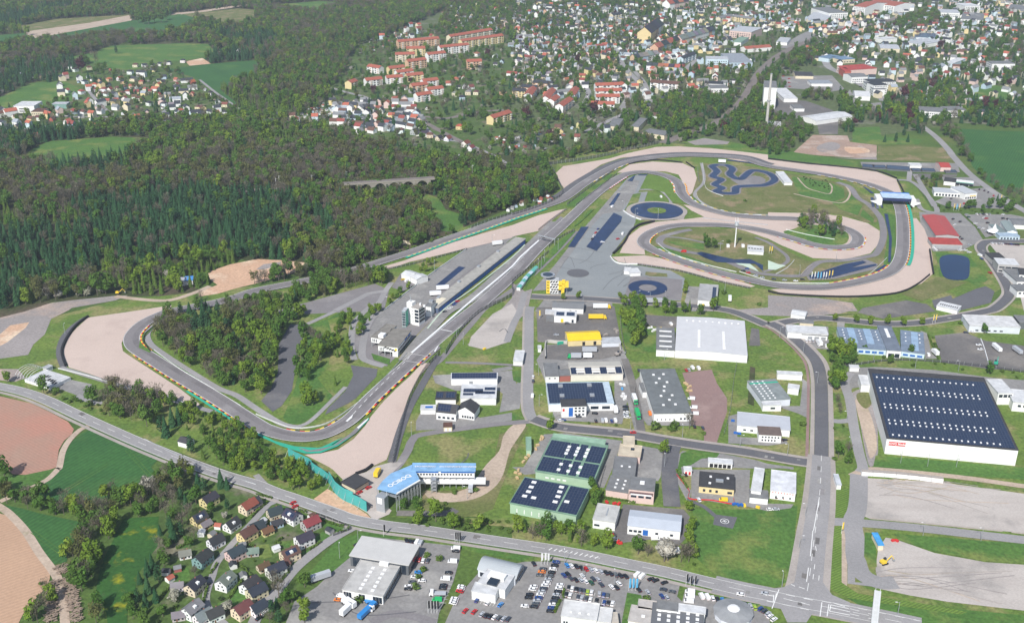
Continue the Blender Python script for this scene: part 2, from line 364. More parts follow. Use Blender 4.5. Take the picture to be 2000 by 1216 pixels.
poly('disused_asphalt','21:270,100 400,105 350,250 310,440 280,620 200,740 130,785 40,700 120,600 170,480 180,260 220,180','dark',5)
poly('disused_asphalt','21:740,420 950,450 940,510 780,680 720,720 540,808 560,760 700,620 760,500','dark',5)
poly('lawn','21:400,110 560,60 600,200 560,460 480,520 540,600 600,660 500,780 350,880 260,880 210,830 290,640 330,500 380,200','lush',4)
poly('service_yard','11:1130,920 1290,940 1240,1010 1150,1060 1060,1030','asph',4)
poly('gravel_patch','12:0,990 11:2000,1110 21:1720,200 1650,260 1780,300 1980,240 22:0,200 60,60 120,0 12:160,1040 100,1060','rubble',3)
poly('gravel_patch','21:1680,200 1850,20 2000,-60 22:40,0 10,140 21:1960,240 1790,300 1660,270','lot',4)
road('service_road','12:100,1070 60,1216 22:10,100 21:1960,240',5,'road',5)
poly('lawn','21:1550,340 1660,270 1800,320 1990,240 22:30,160 20,260 21:2000,400 1600,395','grass',5)
road('service_road','21:1380,420 1440,380 1570,230 1700,80 1800,-30 11:2000,1050 12:200,900 400,700 500,590',4.5,'asph',4)
road('service_road','21:1480,400 1700,405 2000,420 22:100,430',3,'asph',6)
# --- business park ground
poly('park_grass','99:1040,570 1240,575 1600,620 2300,560 2300,1300 1500,1300 1340,1090 900,1000 780,980 800,900 900,760 1030,600','grass',1)
poly('grassland','21:1330,980 1700,930 2000,880 22:130,880 100,1000 32:0,200 31:1800,400 1300,340 1280,230 1180,200','grass',2)
poly('dry_grassland','21:1900,960 22:60,900 130,900 22:0,1160 31:1850,330 1600,400 1300,330 1300,200 1750,160 1850,0','dry',3)
poly('worn_track','22:60,870 110,890 40,1000 21:1980,1100 31:1930,60 1850,170 1700,250 1480,275 1340,235 1330,180 1480,205 1640,170 1720,90 1800,-20 21:1900,1090 1930,980 1990,900','track',4,3); poly('worn_patch','31:1560,300 1700,260 1850,280 1800,340 1650,360','dry',4,4)
road('worn_track','31:1560,330 1480,360 1100,360',5,'yardb',5)
poly('yard','21:1250,860 1290,780 1700,800 1750,830 2000,790 22:0,800 0,850 21:1500,920 1250,930','yard',3)
poly('yard','21:1400,560 1380,500 1900,470 2000,460 22:60,640 40,740 21:1900,620 1560,620','yard',3)
road('street','22:0,440 21:1850,465',5,'yard',5)
P_TL='22:165,840 350,900 600,930 900,960 1200,1010 1500,1055 1800,1095 23:0,1130 200,1165 380,1190'
Pst=road('street',P_TL,7,'dark',7); ribbon('pavement',offset(Pst,4.9),2.6,'walk',8); ribbon('pavement',offset(Pst,-4.5),1.6,'walk',8)
Pv=road('street','12:150,1180 22:135,0 132,200 130,400 125,600 130,760 165,850',6.8,'road',6); ribbon('pavement',offset(Pv,-4),1.4,'walk',7)
road('street','22:140,860 21:1900,880 1700,905 1300,962 1220,1010 1180,1100 1100,1216 31:1000,60 900,120',5,'asph',6)
Pu=road('street','12:150,1100 300,1108 600,1118 900,1140 1300,1165 1600,1195 22:1750,10 1900,70 2000,110 23:60,100 200,72 400,52 600,70 900,98 1150,92 1350,65 1550,30 1700,0 13:1780,1190 1870,1110 1880,1050 1830,950 1750,830 1670,740 1680,690 1760,668 2100,668',7,'dark',7)
ribbon('pavement',offset(Pu,4.6),2,'walk',6); ribbon('pavement',offset(Pu,-4.6),1.6,'walk',6)
Pn=road('street','23:20,95 110,140 220,225 320,320 385,410 412,540 417,700 418,900 416,1150',8,'dark',8)
ribbon('pavement',offset(Pn,5.6),3,'walk',7); ribbon('pavement',offset(Pn,-5.3),2.4,'walk',7)
ribbon('cycle_path',offset(Pn,-8),1.8,'redpave',7)
PB=path('23:416,1130 33:412,60 395,300 355,600 320,880 300,1000',6); n_=len(PB)
ribbon('main_street',PB,10,'road',9,widths=[10+3.5*i/n_ for i in range(n_)]); ribbon('pavement',PB,3,'walk',8,widths=[15+6*i/n_ for i in range(n_)])
PM=road('country_road','20:-400,560 -100,575 150,622 350,690 600,808 850,922 1100,1032 1400,1155 30:1600,15 1800,82 2000,140 31:150,200 300,250 600,355 750,410 1000,458 1300,495 1600,540 2000,600 32:300,645 600,698 900,760 1200,822 1500,895 1800,965 2000,1005 33:200,1050 500,1105 800,1165 1200,1250',8.6,'road',9)
iM=min(range(len(PM)),key=lambda i:(PM[i]-G((1500,1163))).length)
ribbon('country_road',PM[iM-14:],13,'road',8); ribbon('footway',offset(PM,-6.3),2.2,'walk',7)
poly('junction','33:200,905 430,905 500,1000 640,1060 560,1120 350,1140 300,1216 150,1216 100,1110 -60,1080 -40,960 120,940','road',10)
# cul-de-sac and hospital bay
road('street','22:1260,1050 1240,1130 32:1230,60 1240,200 1250,310',9,'dark',8); poly('yard','32:870,290 1340,330 1400,400 1390,520 1280,640 1180,620 1120,560 870,590 780,520 840,380','yardb',4)
poly('yard','22:1010,1050 1180,1080 1170,1216 32:1160,80 1140,110 960,70 22:960,1130','yard',4)
poly('yard','22:90,1216 250,960 420,950 860,1010 790,1216 32:720,160 620,160 700,0 32:100,60 0,0','yard',3)
poly('pavement','22:1300,1120 1330,1090 1640,1110 1900,1160 23:0,1190 200,1216 33:200,20 120,10 32:1860,10 32:1380,0 1310,100 1400,180 1390,250 1370,270 1270,80','yard',3)
poly('lawn','22:1320,1110 1400,1080 1620,1110 1600,1140 1480,1150 1400,1200 1320,1216 32:1330,60 1290,30','lush',5)
poly('yard','32:1400,20 1860,20 1850,280 33:200,290 180,320 0,345 32:1850,310 1700,290 1400,245','yard',4)
poly('helipad','32:1585,370 1760,392 1725,482 1570,450','dark',5); road('path','32:1590,385 1500,310 1400,265 1380,240',2.5,'dark',5)
poly('lawn','32:1410,330 1900,330 33:230,300 180,880 60,940 32:1600,850 1430,700','lush',3)
hp=G((1000+1661/4,912+424/4)); me=bpy.data.meshes.new('helipad_circle'); v=[];f=[]
for i in range(32):
    a=i*math.pi/16; v+=[(hp.x+r*math.cos(a),hp.y+r*math.sin(a),.35) for r in (1.95,2.25)]; j=(i+1)%32; f.append((2*i,2*i+1,2*j+1,2*j))
me.from_pydata(v,[],f); me.materials.append(M['white_line']); tag(link('helipad_circle',me),kind='structure')
mb=MB()
for a,b,c,d in ((-.75,-.35,-1.1,1.1),(.35,.75,-1.1,1.1),(-.35,.35,-.2,.2)): mb.quad((a,c,0),(b,c,0),(b,d,0),(a,d,0))
o=tag(mb.build('helipad_letter',M['white_line']),kind='structure'); o.location=hp+Vector((0,0,.36)); o.rotation_euler=(0,0,R(58))
# yards
for s,mt in (('22:190,-30 800,-40 840,170 830,250 200,240','yardb'),('22:190,380 270,260 850,250 900,370 960,560 1010,930 960,940 900,700 860,880 340,850 300,740 800,740 800,500 260,550','yard'),('22:275,262 830,256 850,340 700,375 440,385 275,372','yardb'),
  ('22:960,540 1030,480 1110,860 1400,860 1400,895 1060,890 990,800','yard'),('22:1330,480 1560,455 1600,560 1680,680 1680,780 1600,1025 1500,1015 1500,900 1400,890 1400,700','redpave'),
  ('22:1010,25 1340,45 1330,130 1170,130 1030,100','yardb'),('22:1870,130 1930,140 1940,270 1850,270','yardb'),('22:1690,820 1760,800 1760,980 23:130,1000 160,1030 23:0,1050 22:1690,1030','yard'),
  ('23:60,740 250,740 270,560 250,510 330,570 320,840 240,800','yard'),('23:590,500 660,440 860,435 1300,458 1760,520 2300,560 2300,640 1960,740 1800,560 840,500 840,580 660,600 640,640 600,620','yard'),
  ('23:1300,190 1540,165 1700,230 2000,270 2300,260 2300,480 1720,450 1360,400','yardb'),('23:540,80 600,80 580,300 540,270','yard'),('23:1190,150 1240,170 1280,330 1330,370 1230,370 1200,200','yard'),('23:150,100 470,120 480,300 370,290 150,190','yard'),
  ('12:1380,1020 1530,1030 1460,1100 1480,1180 1620,1216 1330,1216','yard'),('13:0,1090 380,1110 660,1150 700,1216 0,1216','rubble'),('22:1720,-10 2000,-30 23:700,-20 560,20 200,40 22:1900,30','rubble'),
  ('13:740,1190 1080,1130 1240,1160 1310,1216 23:900,60 700,10','yardb'),('13:1280,1130 1700,1020 1770,1060 1740,1150 1480,1216 1300,1190','dark'),('13:1300,360 1500,270 1700,250 1900,380 1880,420 1400,400','yard'),
  ('13:1180,440 1500,450 1620,560 1680,660 1600,700 1520,740 1290,750 1200,620','yard'),('13:1530,460 1900,460 2000,480 2000,560 1700,640 1640,560','yard'),('13:1120,140 1480,150 1470,165 1150,190','yardb'),
  ('13:1730,690 2000,700 2400,760 2400,1216 2000,1216 1960,1060 1900,900','lot'),('13:1360,170 1620,170 1660,240 1380,235','yard'),('12:260,1110 600,1120 780,1140 790,1216 180,1216','yard'),
  ('13:720,50 1480,60 1500,130 1120,125 740,95','yard'),('22:100,470 0,620 21:1930,640 1900,790 22:60,760','yard')): poly('yard',s,mt,4)
poly('lawn','22:120,460 0,470 10,540 60,560 100,520','lush',5); poly('lawn','22:0,800 90,800 100,830 40,850 0,850','lush',5)
poly('grass_belt','22:845,20 1010,40 1000,130 1170,140 1130,320 930,310 880,250','lush',4); poly('grass_belt','22:920,340 1130,350 1840,420 1960,300 23:0,200 300,400 330,600 22:1720,780 1680,1000 1620,1020 1700,680 1600,560 1560,450 1030,450 960,480','grass',3)
poly('ditch','22:1860,430 1900,440 1890,740 1840,720','wood',5)
road('lane','22:880,370 940,560 980,760 1010,940',5,'yardb',6)
# right hand lots
poly('gravel_lot','33:765,85 1370,120 2000,208 2500,280 2500,560 2000,515 1300,450 800,405 740,380 740,150','lot',4)
poly('gravel_lot','33:860,640 920,550 1000,565 1300,670 1700,742 2000,762 2500,790 2500,1180 2000,1120 1400,1050 1100,1000 870,950 840,800','lot',4)
road('lot_road','33:710,60 705,250 690,350 660,430 680,560 685,700 730,830 860,900 1000,900',9.5,'road',6); road('lot_road','33:470,425 750,440 1200,480 2000,570 2500,620',7,'road',7)
poly('lot_apron','33:620,480 680,460 680,900 880,905 870,940 620,910','road',5)
road('dirt_path','33:650,70 780,20 1000,30 1500,80 2000,150 2300,190',4.5,'track',5); road('dirt_path','33:596,480 594,700 590,940',3,'track',4)
poly('bright_verge','33:510,180 650,160 640,380 500,395','mown',4); poly('bright_verge','33:480,480 575,450 575,900 700,985 1300,1080 1560,1130 1500,1150 1000,1080 620,1020 500,960 430,860','mown',4)
poly('dark_verge','33:600,1010 830,1050 2500,1200 2500,1400 1200,1240 800,1130','lush',3); poly('dark_verge','33:985,520 2500,640 2500,770 2000,752 1700,735 1300,660 1020,570','lush',5)
poly('dark_verge','33:755,510 835,520 850,780 790,780 750,700','lush',7)
road('yard_lane','23:640,480 600,560 640,700 670,900 710,1100 740,1216 33:720,40',6,'road',5); road('yard_lane','23:470,850 560,860 650,850',5,'road',6)
poly('bare_strip','23:650,640 820,640 860,1100 800,1216 760,1100 700,780','rubble',4,3); poly('bare_strip','23:680,700 760,720 830,900 850,1080 800,1150 770,1050','track',5,3); poly('dry_tuft','23:700,640 800,640 810,720 760,760 700,700','dry',6,4); poly('lawn','23:840,1125 33:1960,0 2500,60 2500,130 1500,65 820,8','lush',4)
# car trade yards
poly('forecourt','31:860,540 1600,620 1590,720 1540,900 1430,1140 1400,1300 200,1300 300,1050 480,930 560,850 740,700','yard',4)
poly('forecourt','31:1440,1300 1560,1030 1690,880 1760,800 32:100,738 380,735 930,830 1310,925 1290,1010 1330,1050 940,1140 860,1300','yard',4)
poly('lawn','32:900,980 1010,1000 1020,1050 940,1120 900,1300 840,1300','lush',6)
poly('forecourt','32:1350,960 1430,1000 1900,1090 2000,1160 33:40,1300 32:900,1300 1100,1060 1330,1050','yard',5)
poly('verge','31:640,560 870,500 1300,540 2000,640 32:400,700 1000,800 1500,920 2000,1040 1900,1090 1300,930 380,740 100,740 31:1600,640 860,545 740,700 560,850 330,930','lush',2)
poly('wooded_bank','31:1000,380 2000,470 32:0,560 1500,860 2000,960 33:60,940 32:1430,700 1280,640 800,600 0,400 31:1850,400','grass',3)
road('lane','31:900,1216 1050,1150 1200,1160 1400,1216',5,'asph',6)
# ================================================================ CIRCUIT
for s in ('20:690,50 900,20 1040,0 10:1340,1170 20:1330,-8 1150,60 1050,120 980,190 950,250 960,310 1000,340 1200,470 1400,600 1560,725 1540,745 1400,710 1150,640 900,560 700,490 540,440 500,360 495,300 530,210 600,130',
 '21:1365,405 1300,405 1200,510 1100,600 1000,700 900,820 850,900 760,1000 640,1080 500,1110 380,1120 480,1170 570,1216 31:600,20 680,100 860,30 900,0 21:1020,1160 1050,1080 1120,900 1200,650 1280,500 1340,440',
 '11:920,890 1160,820 1500,690 1750,615 2000,545 12:200,470 350,430 430,415 210,590 0,635 11:2000,642 1800,690 1500,762 1200,832 1030,890',
 '12:345,135 400,85 760,25 02:900,1200 1130,1150 1290,1165 1280,1210 12:1050,0 850,20 700,70 560,160 410,262 360,190',
 '02:1130,1150 1300,1145 1600,1165 2000,1210 13:0,32 300,68 600,92 850,128 1000,185 1045,295 960,290 850,240 700,200 400,140 0,85 12:1600,10 1300,0 02:1100,1180',
 '12:820,135 920,70 1100,48 1330,60 1420,100 1452,200 1430,270 1380,320 1355,300 1330,200 1300,150 1200,125 1000,120 880,135',
 '12:840,762 900,640 1000,560 1120,520 1400,493 1500,480 1400,430 1340,385 1450,400 1700,470 2000,500 13:0,445 400,452 600,480 780,530 872,590 872,680 800,765 600,812 350,802 100,700 0,650 12:1820,590 1700,560 1300,560 1150,580 1050,640 1030,700 1040,775',
 '12:780,792 1030,780 1150,800 1500,890 1900,1020 1850,1032 1600,975 1300,890 1000,852 830,832',
 '13:1080,490 1160,490 1220,570 1270,700 1285,800 1292,920 1200,1000 1000,1070 700,1100 400,1102 100,1075 20,1045 500,1030 800,990 1000,900 1070,860 1100,760 1110,600 1090,520'): poly('gravel_trap',s,'gravel',6)
poly('infield_grass','12:1075,700 1130,610 1280,565 1700,575 2000,660 13:180,760 300,820 420,830 600,830 850,760 940,560 1000,560 1000,830 900,920 700,970 0,985 12:1700,900 1400,840 1130,750','dry',7)
poly('infield_grass','12:1400,320 1480,60 1900,90 13:0,120 300,160 640,230 780,330 860,430 850,520 760,520 620,470 400,440 0,440 12:2000,490 1700,440 1500,390','dry',7)
poly('infield_lawn','12:1190,665 1500,690 1500,740 1280,700','lush',9); poly('infield_lawn','12:1110,710 1200,720 1620,880 1400,830 1130,745','lush',9); poly('infield_lawn','12:1380,330 1440,330 1560,420 1760,460 2000,465 13:0,445 0,470 12:2000,490 1750,475 1500,410','lush',9)
poly('infield_lawn','13:180,160 260,170 500,220 590,250 600,330 510,365 250,310 210,240','lush',9); poly('infield_lawn','13:630,290 740,390 700,470 560,420 500,370 600,350','lush',9); poly('infield_lawn','13:740,420 830,500 820,530 720,470','lush',9)
poly('infield_island','13:120,600 200,575 300,540 520,560 600,590 632,640 590,695 430,700 230,650','lush',8,4)
poly('infield_strip','13:930,450 990,470 1005,800 960,870 900,860 940,600','lush',8); poly('infield_strip','13:1020,350 1060,350 1085,410 1060,412','lush',8)
road('infield_road','13:230,175 300,250 380,280 480,300 500,250 480,220',1.6,'track',10)
road('infield_road','13:600,230 640,300 580,370 400,345 200,300',2,'track',10)
road('service_road','12:1480,60 1500,200 1430,290 1450,340 1560,410 1750,455 2000,465',3.2,'road',10)
road('service_road','13:540,210 640,250 700,330 780,380 850,450 890,520 900,640 850,760 780,790 600,820 420,830 340,870 260,940 0,930 12:1850,900 1600,800 1300,740 1160,690 1170,640 1300,600 1400,580',6,'asph',10)
road('service_road','12:1160,690 1200,640 1350,650 1500,680 1650,690',3,'asph',9)
road('handling_track','12:1960,910 13:60,880 150,830 140,780 60,720 0,680 12:1900,640',3.5,'asph',9)
poly('pale_apron','12:1600,820 1740,840 1850,840 1900,880 1930,910 1800,860','mint',9); poly('pale_apron','13:0,820 80,850 140,860 60,895 0,890','mint',9)
poly('car_control_area','13:300,945 600,845 760,810 860,850 840,890 520,965 320,975','asph',9)
for s in ('12:795,450 860,480 850,520 660,748 580,715','12:540,560 600,560 490,718 437,718','12:825,298 848,298 790,392 757,392','13:320,940 600,850 740,825 770,838 650,880 840,850 850,862 480,960 330,965',
 '13:835,900 910,855 930,870 860,920','13:908,457 935,460 968,650 958,835 938,838 945,640','13:800,330 822,330 835,405 812,405','13:838,345 858,350 868,420 846,418','13:872,355 888,358 900,412 880,410','12:900,200 945,165 965,155 940,205','12:990,150 1060,150 1056,158 985,158',
 '13:740,245 760,250 830,298 805,298','12:1440,765 1480,755 1600,785 1740,815 1860,812 1960,860 1960,905 1900,850 1800,845 1720,842 1600,835 1500,800'): poly('wet_surface',s,'wet',14)
ribbon('wet_surface',path('12:1680,38 1850,58 2000,85 13:100,100 250,132'),4,'wet',14)
kt=path('12:1565,85 1600,125 1570,165 1635,190 1585,228 1640,255 1595,282 1660,297 1740,294 1755,250 1850,240 1960,235 13:30,212 52,185 20,150 12:1960,128 1880,120 1830,152 1790,185 1735,175 1700,145 1722,112 1700,88 1640,75',8,True)
poly('kart_infield','12:1720,180 1900,160 1980,190 1940,230 1800,235 1740,210','asph',9,4)
ribbon('kart_verge',kt,11,'asph',10,closed=True); ribbon('kart_track',kt,7.4,'wet',15,closed=True)
# tarmac pad of the training centre
poly('training_pad','12:980,150 1060,158 985,290 905,400 870,440 970,490 950,560 880,640 790,760 768,800 830,850 1000,862 1240,900 1350,960 1320,1135 300,1085 240,1015 330,860 440,720 560,600 700,440 830,260 900,180','pad',7)
poly('training_pad','12:160,1060 330,860 560,570 830,258 860,290 600,580 400,850 280,1050','yard',8)
poly('training_pad','12:780,400 900,180 1000,200 960,290 850,440 700,460','yard',8)
poly('training_pad','12:930,940 1330,970 1320,1130 880,1095','asph',9)
poly('mown_lawn','12:1055,152 1180,165 1270,205 1282,300 1350,385 1250,365 1190,290 1080,265 1000,262','mown',12,0); poly('mown_lawn','12:1030,372 1060,292 1150,300 1200,350 1200,374','mown',12); poly('mown_lawn','12:945,305 1008,294 985,372 900,437 880,430','grass',12)
poly('mown_lawn','12:1045,910 1210,925 1215,950 1080,945 1040,935','dry',12); road('path','12:1000,268 1150,275 1230,340 1240,380',3.2,'road',11); poly('training_pad','12:985,290 1060,285 1030,372 985,374','pad',10)
poly('pale_apron','12:870,435 1010,505 1340,500 1370,430 1330,400 1000,370','walk',9)
def disc(name,c,r0,r1,mt,lv,parent=None):
    c=G(c); v=[];f=[]
    for i in range(64):
        a=i*math.pi/32; v+=[(c.x+r*math.cos(a),c.y+r*math.sin(a),lv*LV) for r in (r0,r1)]; j=(i+1)%64; f.append((2*i,2*i+1,2*j+1,2*j))
    me=bpy.data.meshes.new(name); me.from_pydata(v,[],f); me.materials.append(M[mt]); return tag(link(name,me),kind='structure')
cB=(1000+1130/4,304+433/4); cA=(1000+1060/4,304+1036/4)
disc('circle_apron',cB,0,29,'walk',13); disc('wet_circle',cB,9,25,'wet',16); disc('circle_island',cB,0,9,'grass',17); disc('wet_circle',cA,7,15.3,'wet',16)
disc('skid_mark_area',(1000+515/4,304+920/4),0,9,'dark',11)
# the racing line itself
TR=[('racetrack','10:1850,1112 1700,1150 1500,1190 1330,1225 20:1250,35 1130,95 1050,170 1030,230 1060,290 1180,370 1400,510 1700,690 2000,885 21:0,895 100,935 250,975 400,985 550,955 700,875 800,790 900,685 1100,500 1300,325 1450,195 1620,55 11:1760,1160 2000,945 12:200,730 400,545 600,355 700,270 850,170 930,140 1050,132 1180,155 1270,195 1310,240 1320,290 1370,350 1450,395 1600,440 1750,470 2000,490 13:200,497 400,520 540,555 640,590 700,640 690,690 640,715 500,722 350,700 200,655 0,598 12:1800,562 1600,545 1350,545 1200,565 1080,610 1025,670 1060,720 1200,785 1400,855 1700,940 2000,1005 13:200,1030 450,1030 700,990 900,935 1000,870 1045,770 1055,600 1040,440 1005,350 960,300 850,250 700,205 400,145 0,85 12:1800,25 1500,5 1300,3 1080,22 900,55 760,110 570,220 400,340 200,415 0,480 11:1750,570 1500,655 1250,745 1000,825 700,915 300,1000 0,1060 10:1850,1112')]
PT=path(TR[0][1],8)
ribbon('racetrack',PT,11.5,'asph',18)
poly('racetrack_verge','12:-40,900 11:2000,985 21:1500,240 1300,420 1240,420 1330,280 1500,120 11:1800,1080 12:0,830 380,480 420,500','asph',17)
def seg(a,b):
    A,B=G(T(a)[0]),G(T(b)[0]); i=min(range(len(PT)),key=lambda k:(PT[k]-A).length); j=min(range(len(PT)),key=lambda k:(PT[k]-B).length)
    return PT[min(i,j):max(i,j)+1]
ribbon('racing_line',[p+n_*2.6*math.sin(i*.021) for i,(p,n_) in enumerate(zip(PT,normals(PT)))],3.6,'rubber',19)
ribbon('edge_line',offset(PT,5.4),.28,'white_line',19); ribbon('edge_line',offset(PT,-5.4),.28,'white_line',19)
K3=['yellow','red','black']; KY=['red','yellow']
band('kerb',seg('20:1040,350','21:0,895'),1.0,K3,2.4,20,-6.3); band('kerb',seg('21:900,820','21:1360,330'),1.3,K3,3,20,-6.4)
band('kerb',seg('20:1180,120','20:1150,330'),1.0,KY,3,20,6.2); band('kerb',seg('21:200,950','21:700,870'),1.0,['red','yellow','black'],3,20,6.2)
band('kerb',seg('12:700,260','12:860,160'),1.2,['red','white'],2.5,20,-6.2)
band('kerb',seg('12:1290,200','12:1290,300'),1.3,['red','white','yellow'],4,20,-6.3); band('kerb',seg('12:1330,220','12:1365,320'),1.3,['yellow','red'],3,20,6.3)
band('kerb',seg('12:1390,330','12:2000,490'),1.0,['white','yellow',None],4,20,6.2); band('kerb',seg('13:100,620','13:690,640'),1.0,['red','yellow','white'],4,20,6.3)
band('kerb',seg('12:1000,690','12:1090,600'),1.0,['yellow','red'],3,20,6.2); band('kerb',seg('12:1150,760','12:1900,980'),.9,['red','yellow',None],4,20,-6.2); band('kerb',seg('12:1100,740','12:1500,900'),.9,['white','yellow',None],4,20,6.2)
band('kerb',seg('13:1090,860','13:1000,350'),1.2,['yellow','black','red'],2.4,20,-6.2); band('kerb',seg('13:500,1010','13:1010,870'),1.2,['yellow','red'],4,20,6.3)
band('kerb',seg('13:1000,350','13:400,145'),1.0,['yellow','white',None],4,20,6.2); band('kerb',seg('12:560,200','12:900,60'),1.0,['white','yellow',None],5,20,6.2)
band('kerb',seg('11:1160,800','12:330,440'),1.0,['yellow',None],3,21,6.2)
ribbon('run_off_paint',offset(seg('13:1110,860','13:1010,350'),-8.2),2.6,'teal',19); ribbon('run_off_paint',offset(seg('11:1160,800','12:330,440'),7.6),3,'teal',19)
ribbon('run_off_paint',offset(seg('20:1440,620','21:0,895'),-7.8),1.6,'teal',19)
ribbon('run_off_asphalt',offset(seg('12:410,340','13:0,85'),-9.5),7,'dark',17)
for s,mt,lv in (('20:1415,612 1560,700 1700,790 1690,760','teal',19),('21:0,950 150,1020 300,1060 450,1080 600,1050 760,950 880,840 885,850 780,960 640,1060 500,1115 380,1118 200,1060 0,970','teal',19),('21:330,1075 450,1090 600,1060 740,960 850,850 870,855 780,960 640,1050 500,1100 400,1105','asph',20),('21:300,1062 420,1095 560,1070 680,990 640,1010 500,1075 400,1070','teal',21),('21:700,865 760,810 750,840 715,870','white',21),('21:880,838 870,860 800,925 790,915','white',21),('21:1390,320 1430,265 1420,290 1400,325','white',21)): poly('run_off_paint',s,mt,lv)
# start grid, pit lane
ribbon('pit_lane',path('21:1160,390 1240,280 1380,120 1500,0 11:1700,1110 2000,835 12:0,835 200,650 330,520',4),9,'yard',16)
ribbon('pit_lane_line',path('21:1340,140 1480,-20 11:1700,1040 2000,800 12:100,700',3),1.1,'mint',18)
band('pit_exit_line',offset(path('21:760,810 900,660 1170,395 1250,300',4),0),.4,['white_line',None],4,21)
road('start_line','21:1440,148 1532,166',.8,'white_line',21,1); road('grid_line','21:1230,342 1345,360',.4,'grid',21,1); road('grid_line','21:1170,395 1280,412',.4,'grid',21,1)
for i in range(22):
    t=i/22; a=T('21:1500,110')[0]; b=T('12:240,690')[0]; p=(a[0]+(b[0]-a[0])*t,a[1]+(b[1]-a[1])*t); off=4 if i%2 else -4
    q=G((p[0]+off,p[1])); mb=MB(); mb.quad((-1.1,-.15,0),(1.1,-.15,0),(1.1,.15,0),(-1.1,.15,0)); o=tag(mb.build('grid_box_line',M['grid']),kind='structure'); o.location=q+Vector((0,0,1.0)); o.rotation_euler=(0,0,R(-20))
road('infield_edge','13:1150,150 1300,400',5,'road',9)
road('service_road','13:1000,190 1130,210 1260,330 1320,440 1200,420 1160,340',5,'road',9); road('service_road','13:1110,100 1100,200',5,'road',9)
poly('pit_garden','12:240,800 340,700 470,590 500,590 350,760 200,900 100,1040 120,960','lush',8); poly('pit_garden','12:420,390 780,130 800,145 500,400 440,400','lush',10); poly('pit_garden','12:480,560 620,420 640,425 520,540','lush',19)
poly('pit_garden','21:1425,270 1610,120 1600,160 1480,340','lush',18); poly('pit_garden','21:1310,405 1400,325 1430,340 1360,405','grass',8); poly('lawn','21:900,330 1050,375 1040,420 920,380','lush',8)
poly('verge','20:1200,310 1880,740 1890,760 1840,740 1500,560 1190,370','lush',10); poly('verge','20:1085,290 1100,200 1210,110 1215,120 1135,200 1130,240 1180,320 1170,330','lush',19)
road('service_road','20:1330,20 1200,120 1150,180 1180,260 1300,350 1500,480 1700,600 1850,660 2000,760 21:200,880 350,910',4.5,'road',9)
road('perimeter_road','20:670,50 560,130 490,220 465,330 500,440',4.5,'dark',8); road('perimeter_road','20:470,440 700,510 1000,600 1200,650 1500,740 1680,790',4,'road',8)
road('perimeter_road','21:1430,350 1380,430 1290,590 1200,750 1120,960 1060,1180',5,'dark',8)
poly('stand_forecourt','31:680,90 860,40 920,0 21:1050,1180 1150,1180 31:1050,60 960,160 960,260 1060,340 1040,370 920,420 870,360 640,220','lot',6)
poly('rubble_ground','31:450,250 560,170 640,220 870,370 900,400 780,400 600,320','sand',5)
poly('waterside_grass','13:1310,760 1560,770 1720,970 1640,1030 1560,980 1340,940','lush',8); poly('pond','13:1345,800 1440,775 1560,800 1575,880 1560,960 1480,975 1390,960 1350,900','water',10,4)
poly('dry_bank','13:1040,1080 1320,950 1560,990 1200,1140','dry',6); poly('dry_bank','13:1420,1060 1600,1000 1650,1030 1440,1120','grass',6)
poly('verge','02:1280,1110 1500,1075 1700,1110 2000,1160 13:700,50 700,85 300,60 0,26 02:1600,1160','lush',5); poly('rubble_ground','02:1370,1110 1500,1080 1700,1110 1680,1130 1430,1135','rubble',6)
# road markings
band('lane_line',PM,.22,['white_line',None],7,12); ribbon('edge_line',offset(PM,3.9),.2,'white_line',12); ribbon('edge_line',offset(PM,-3.9),.2,'white_line',12)
band('lane_line',PB,.25,['white_line',None],6,12); band('lane_line',offset(PM[iM:],3.6),.2,['white_line',None],4,12)
hm=min(range(len(PM)),key=lambda i:(PM[i]-G((1105,1085))).length); Q=resample(PM[hm-3:hm+9],2.6)
mb=MB()
for a,n_ in list(zip(Q,normals(Q)))[:-1]:
    t=Vector((n_.y,-n_.x,0)); mb.quad(a-n_*1.1-t*.9+Vector((0,0,.62)),a-n_*1.1-t*.3+Vector((0,0,.62)),a+n_*1.1+t*.9+Vector((0,0,.62)),a+n_*1.1+t*.3+Vector((0,0,.62)))
tag(mb.build('hatched_marking',M['white_line']),kind='structure')
for s in ('33:85,960 30,1110','33:180,920 210,935','33:240,940 285,955','33:420,1060 405,1170','33:475,1075 460,1170','33:65,990 50,1060','33:490,1080 630,1110','33:490,1080 480,1130','33:490,1100 640,1135','33:-10,1050 40,1060','33:-20,1005 45,1005','33:45,1005 40,1060','33:480,1130 640,1160','33:300,900 315,790','33:330,700 350,500','33:355,500 400,240','33:510,1065 600,1095'): road('road_marking',s,.4,'white_line',13,1)
for s in ('33:140,1000 420,1060','33:120,1030 400,1100','33:110,1075 390,1135','33:640,1110 850,1165','33:640,1150 850,1200','33:370,620 385,700','33:350,880 365,760','33:395,890 400,830'): band('lane_line',path(s,12),.3,['white_line',None],4,13)
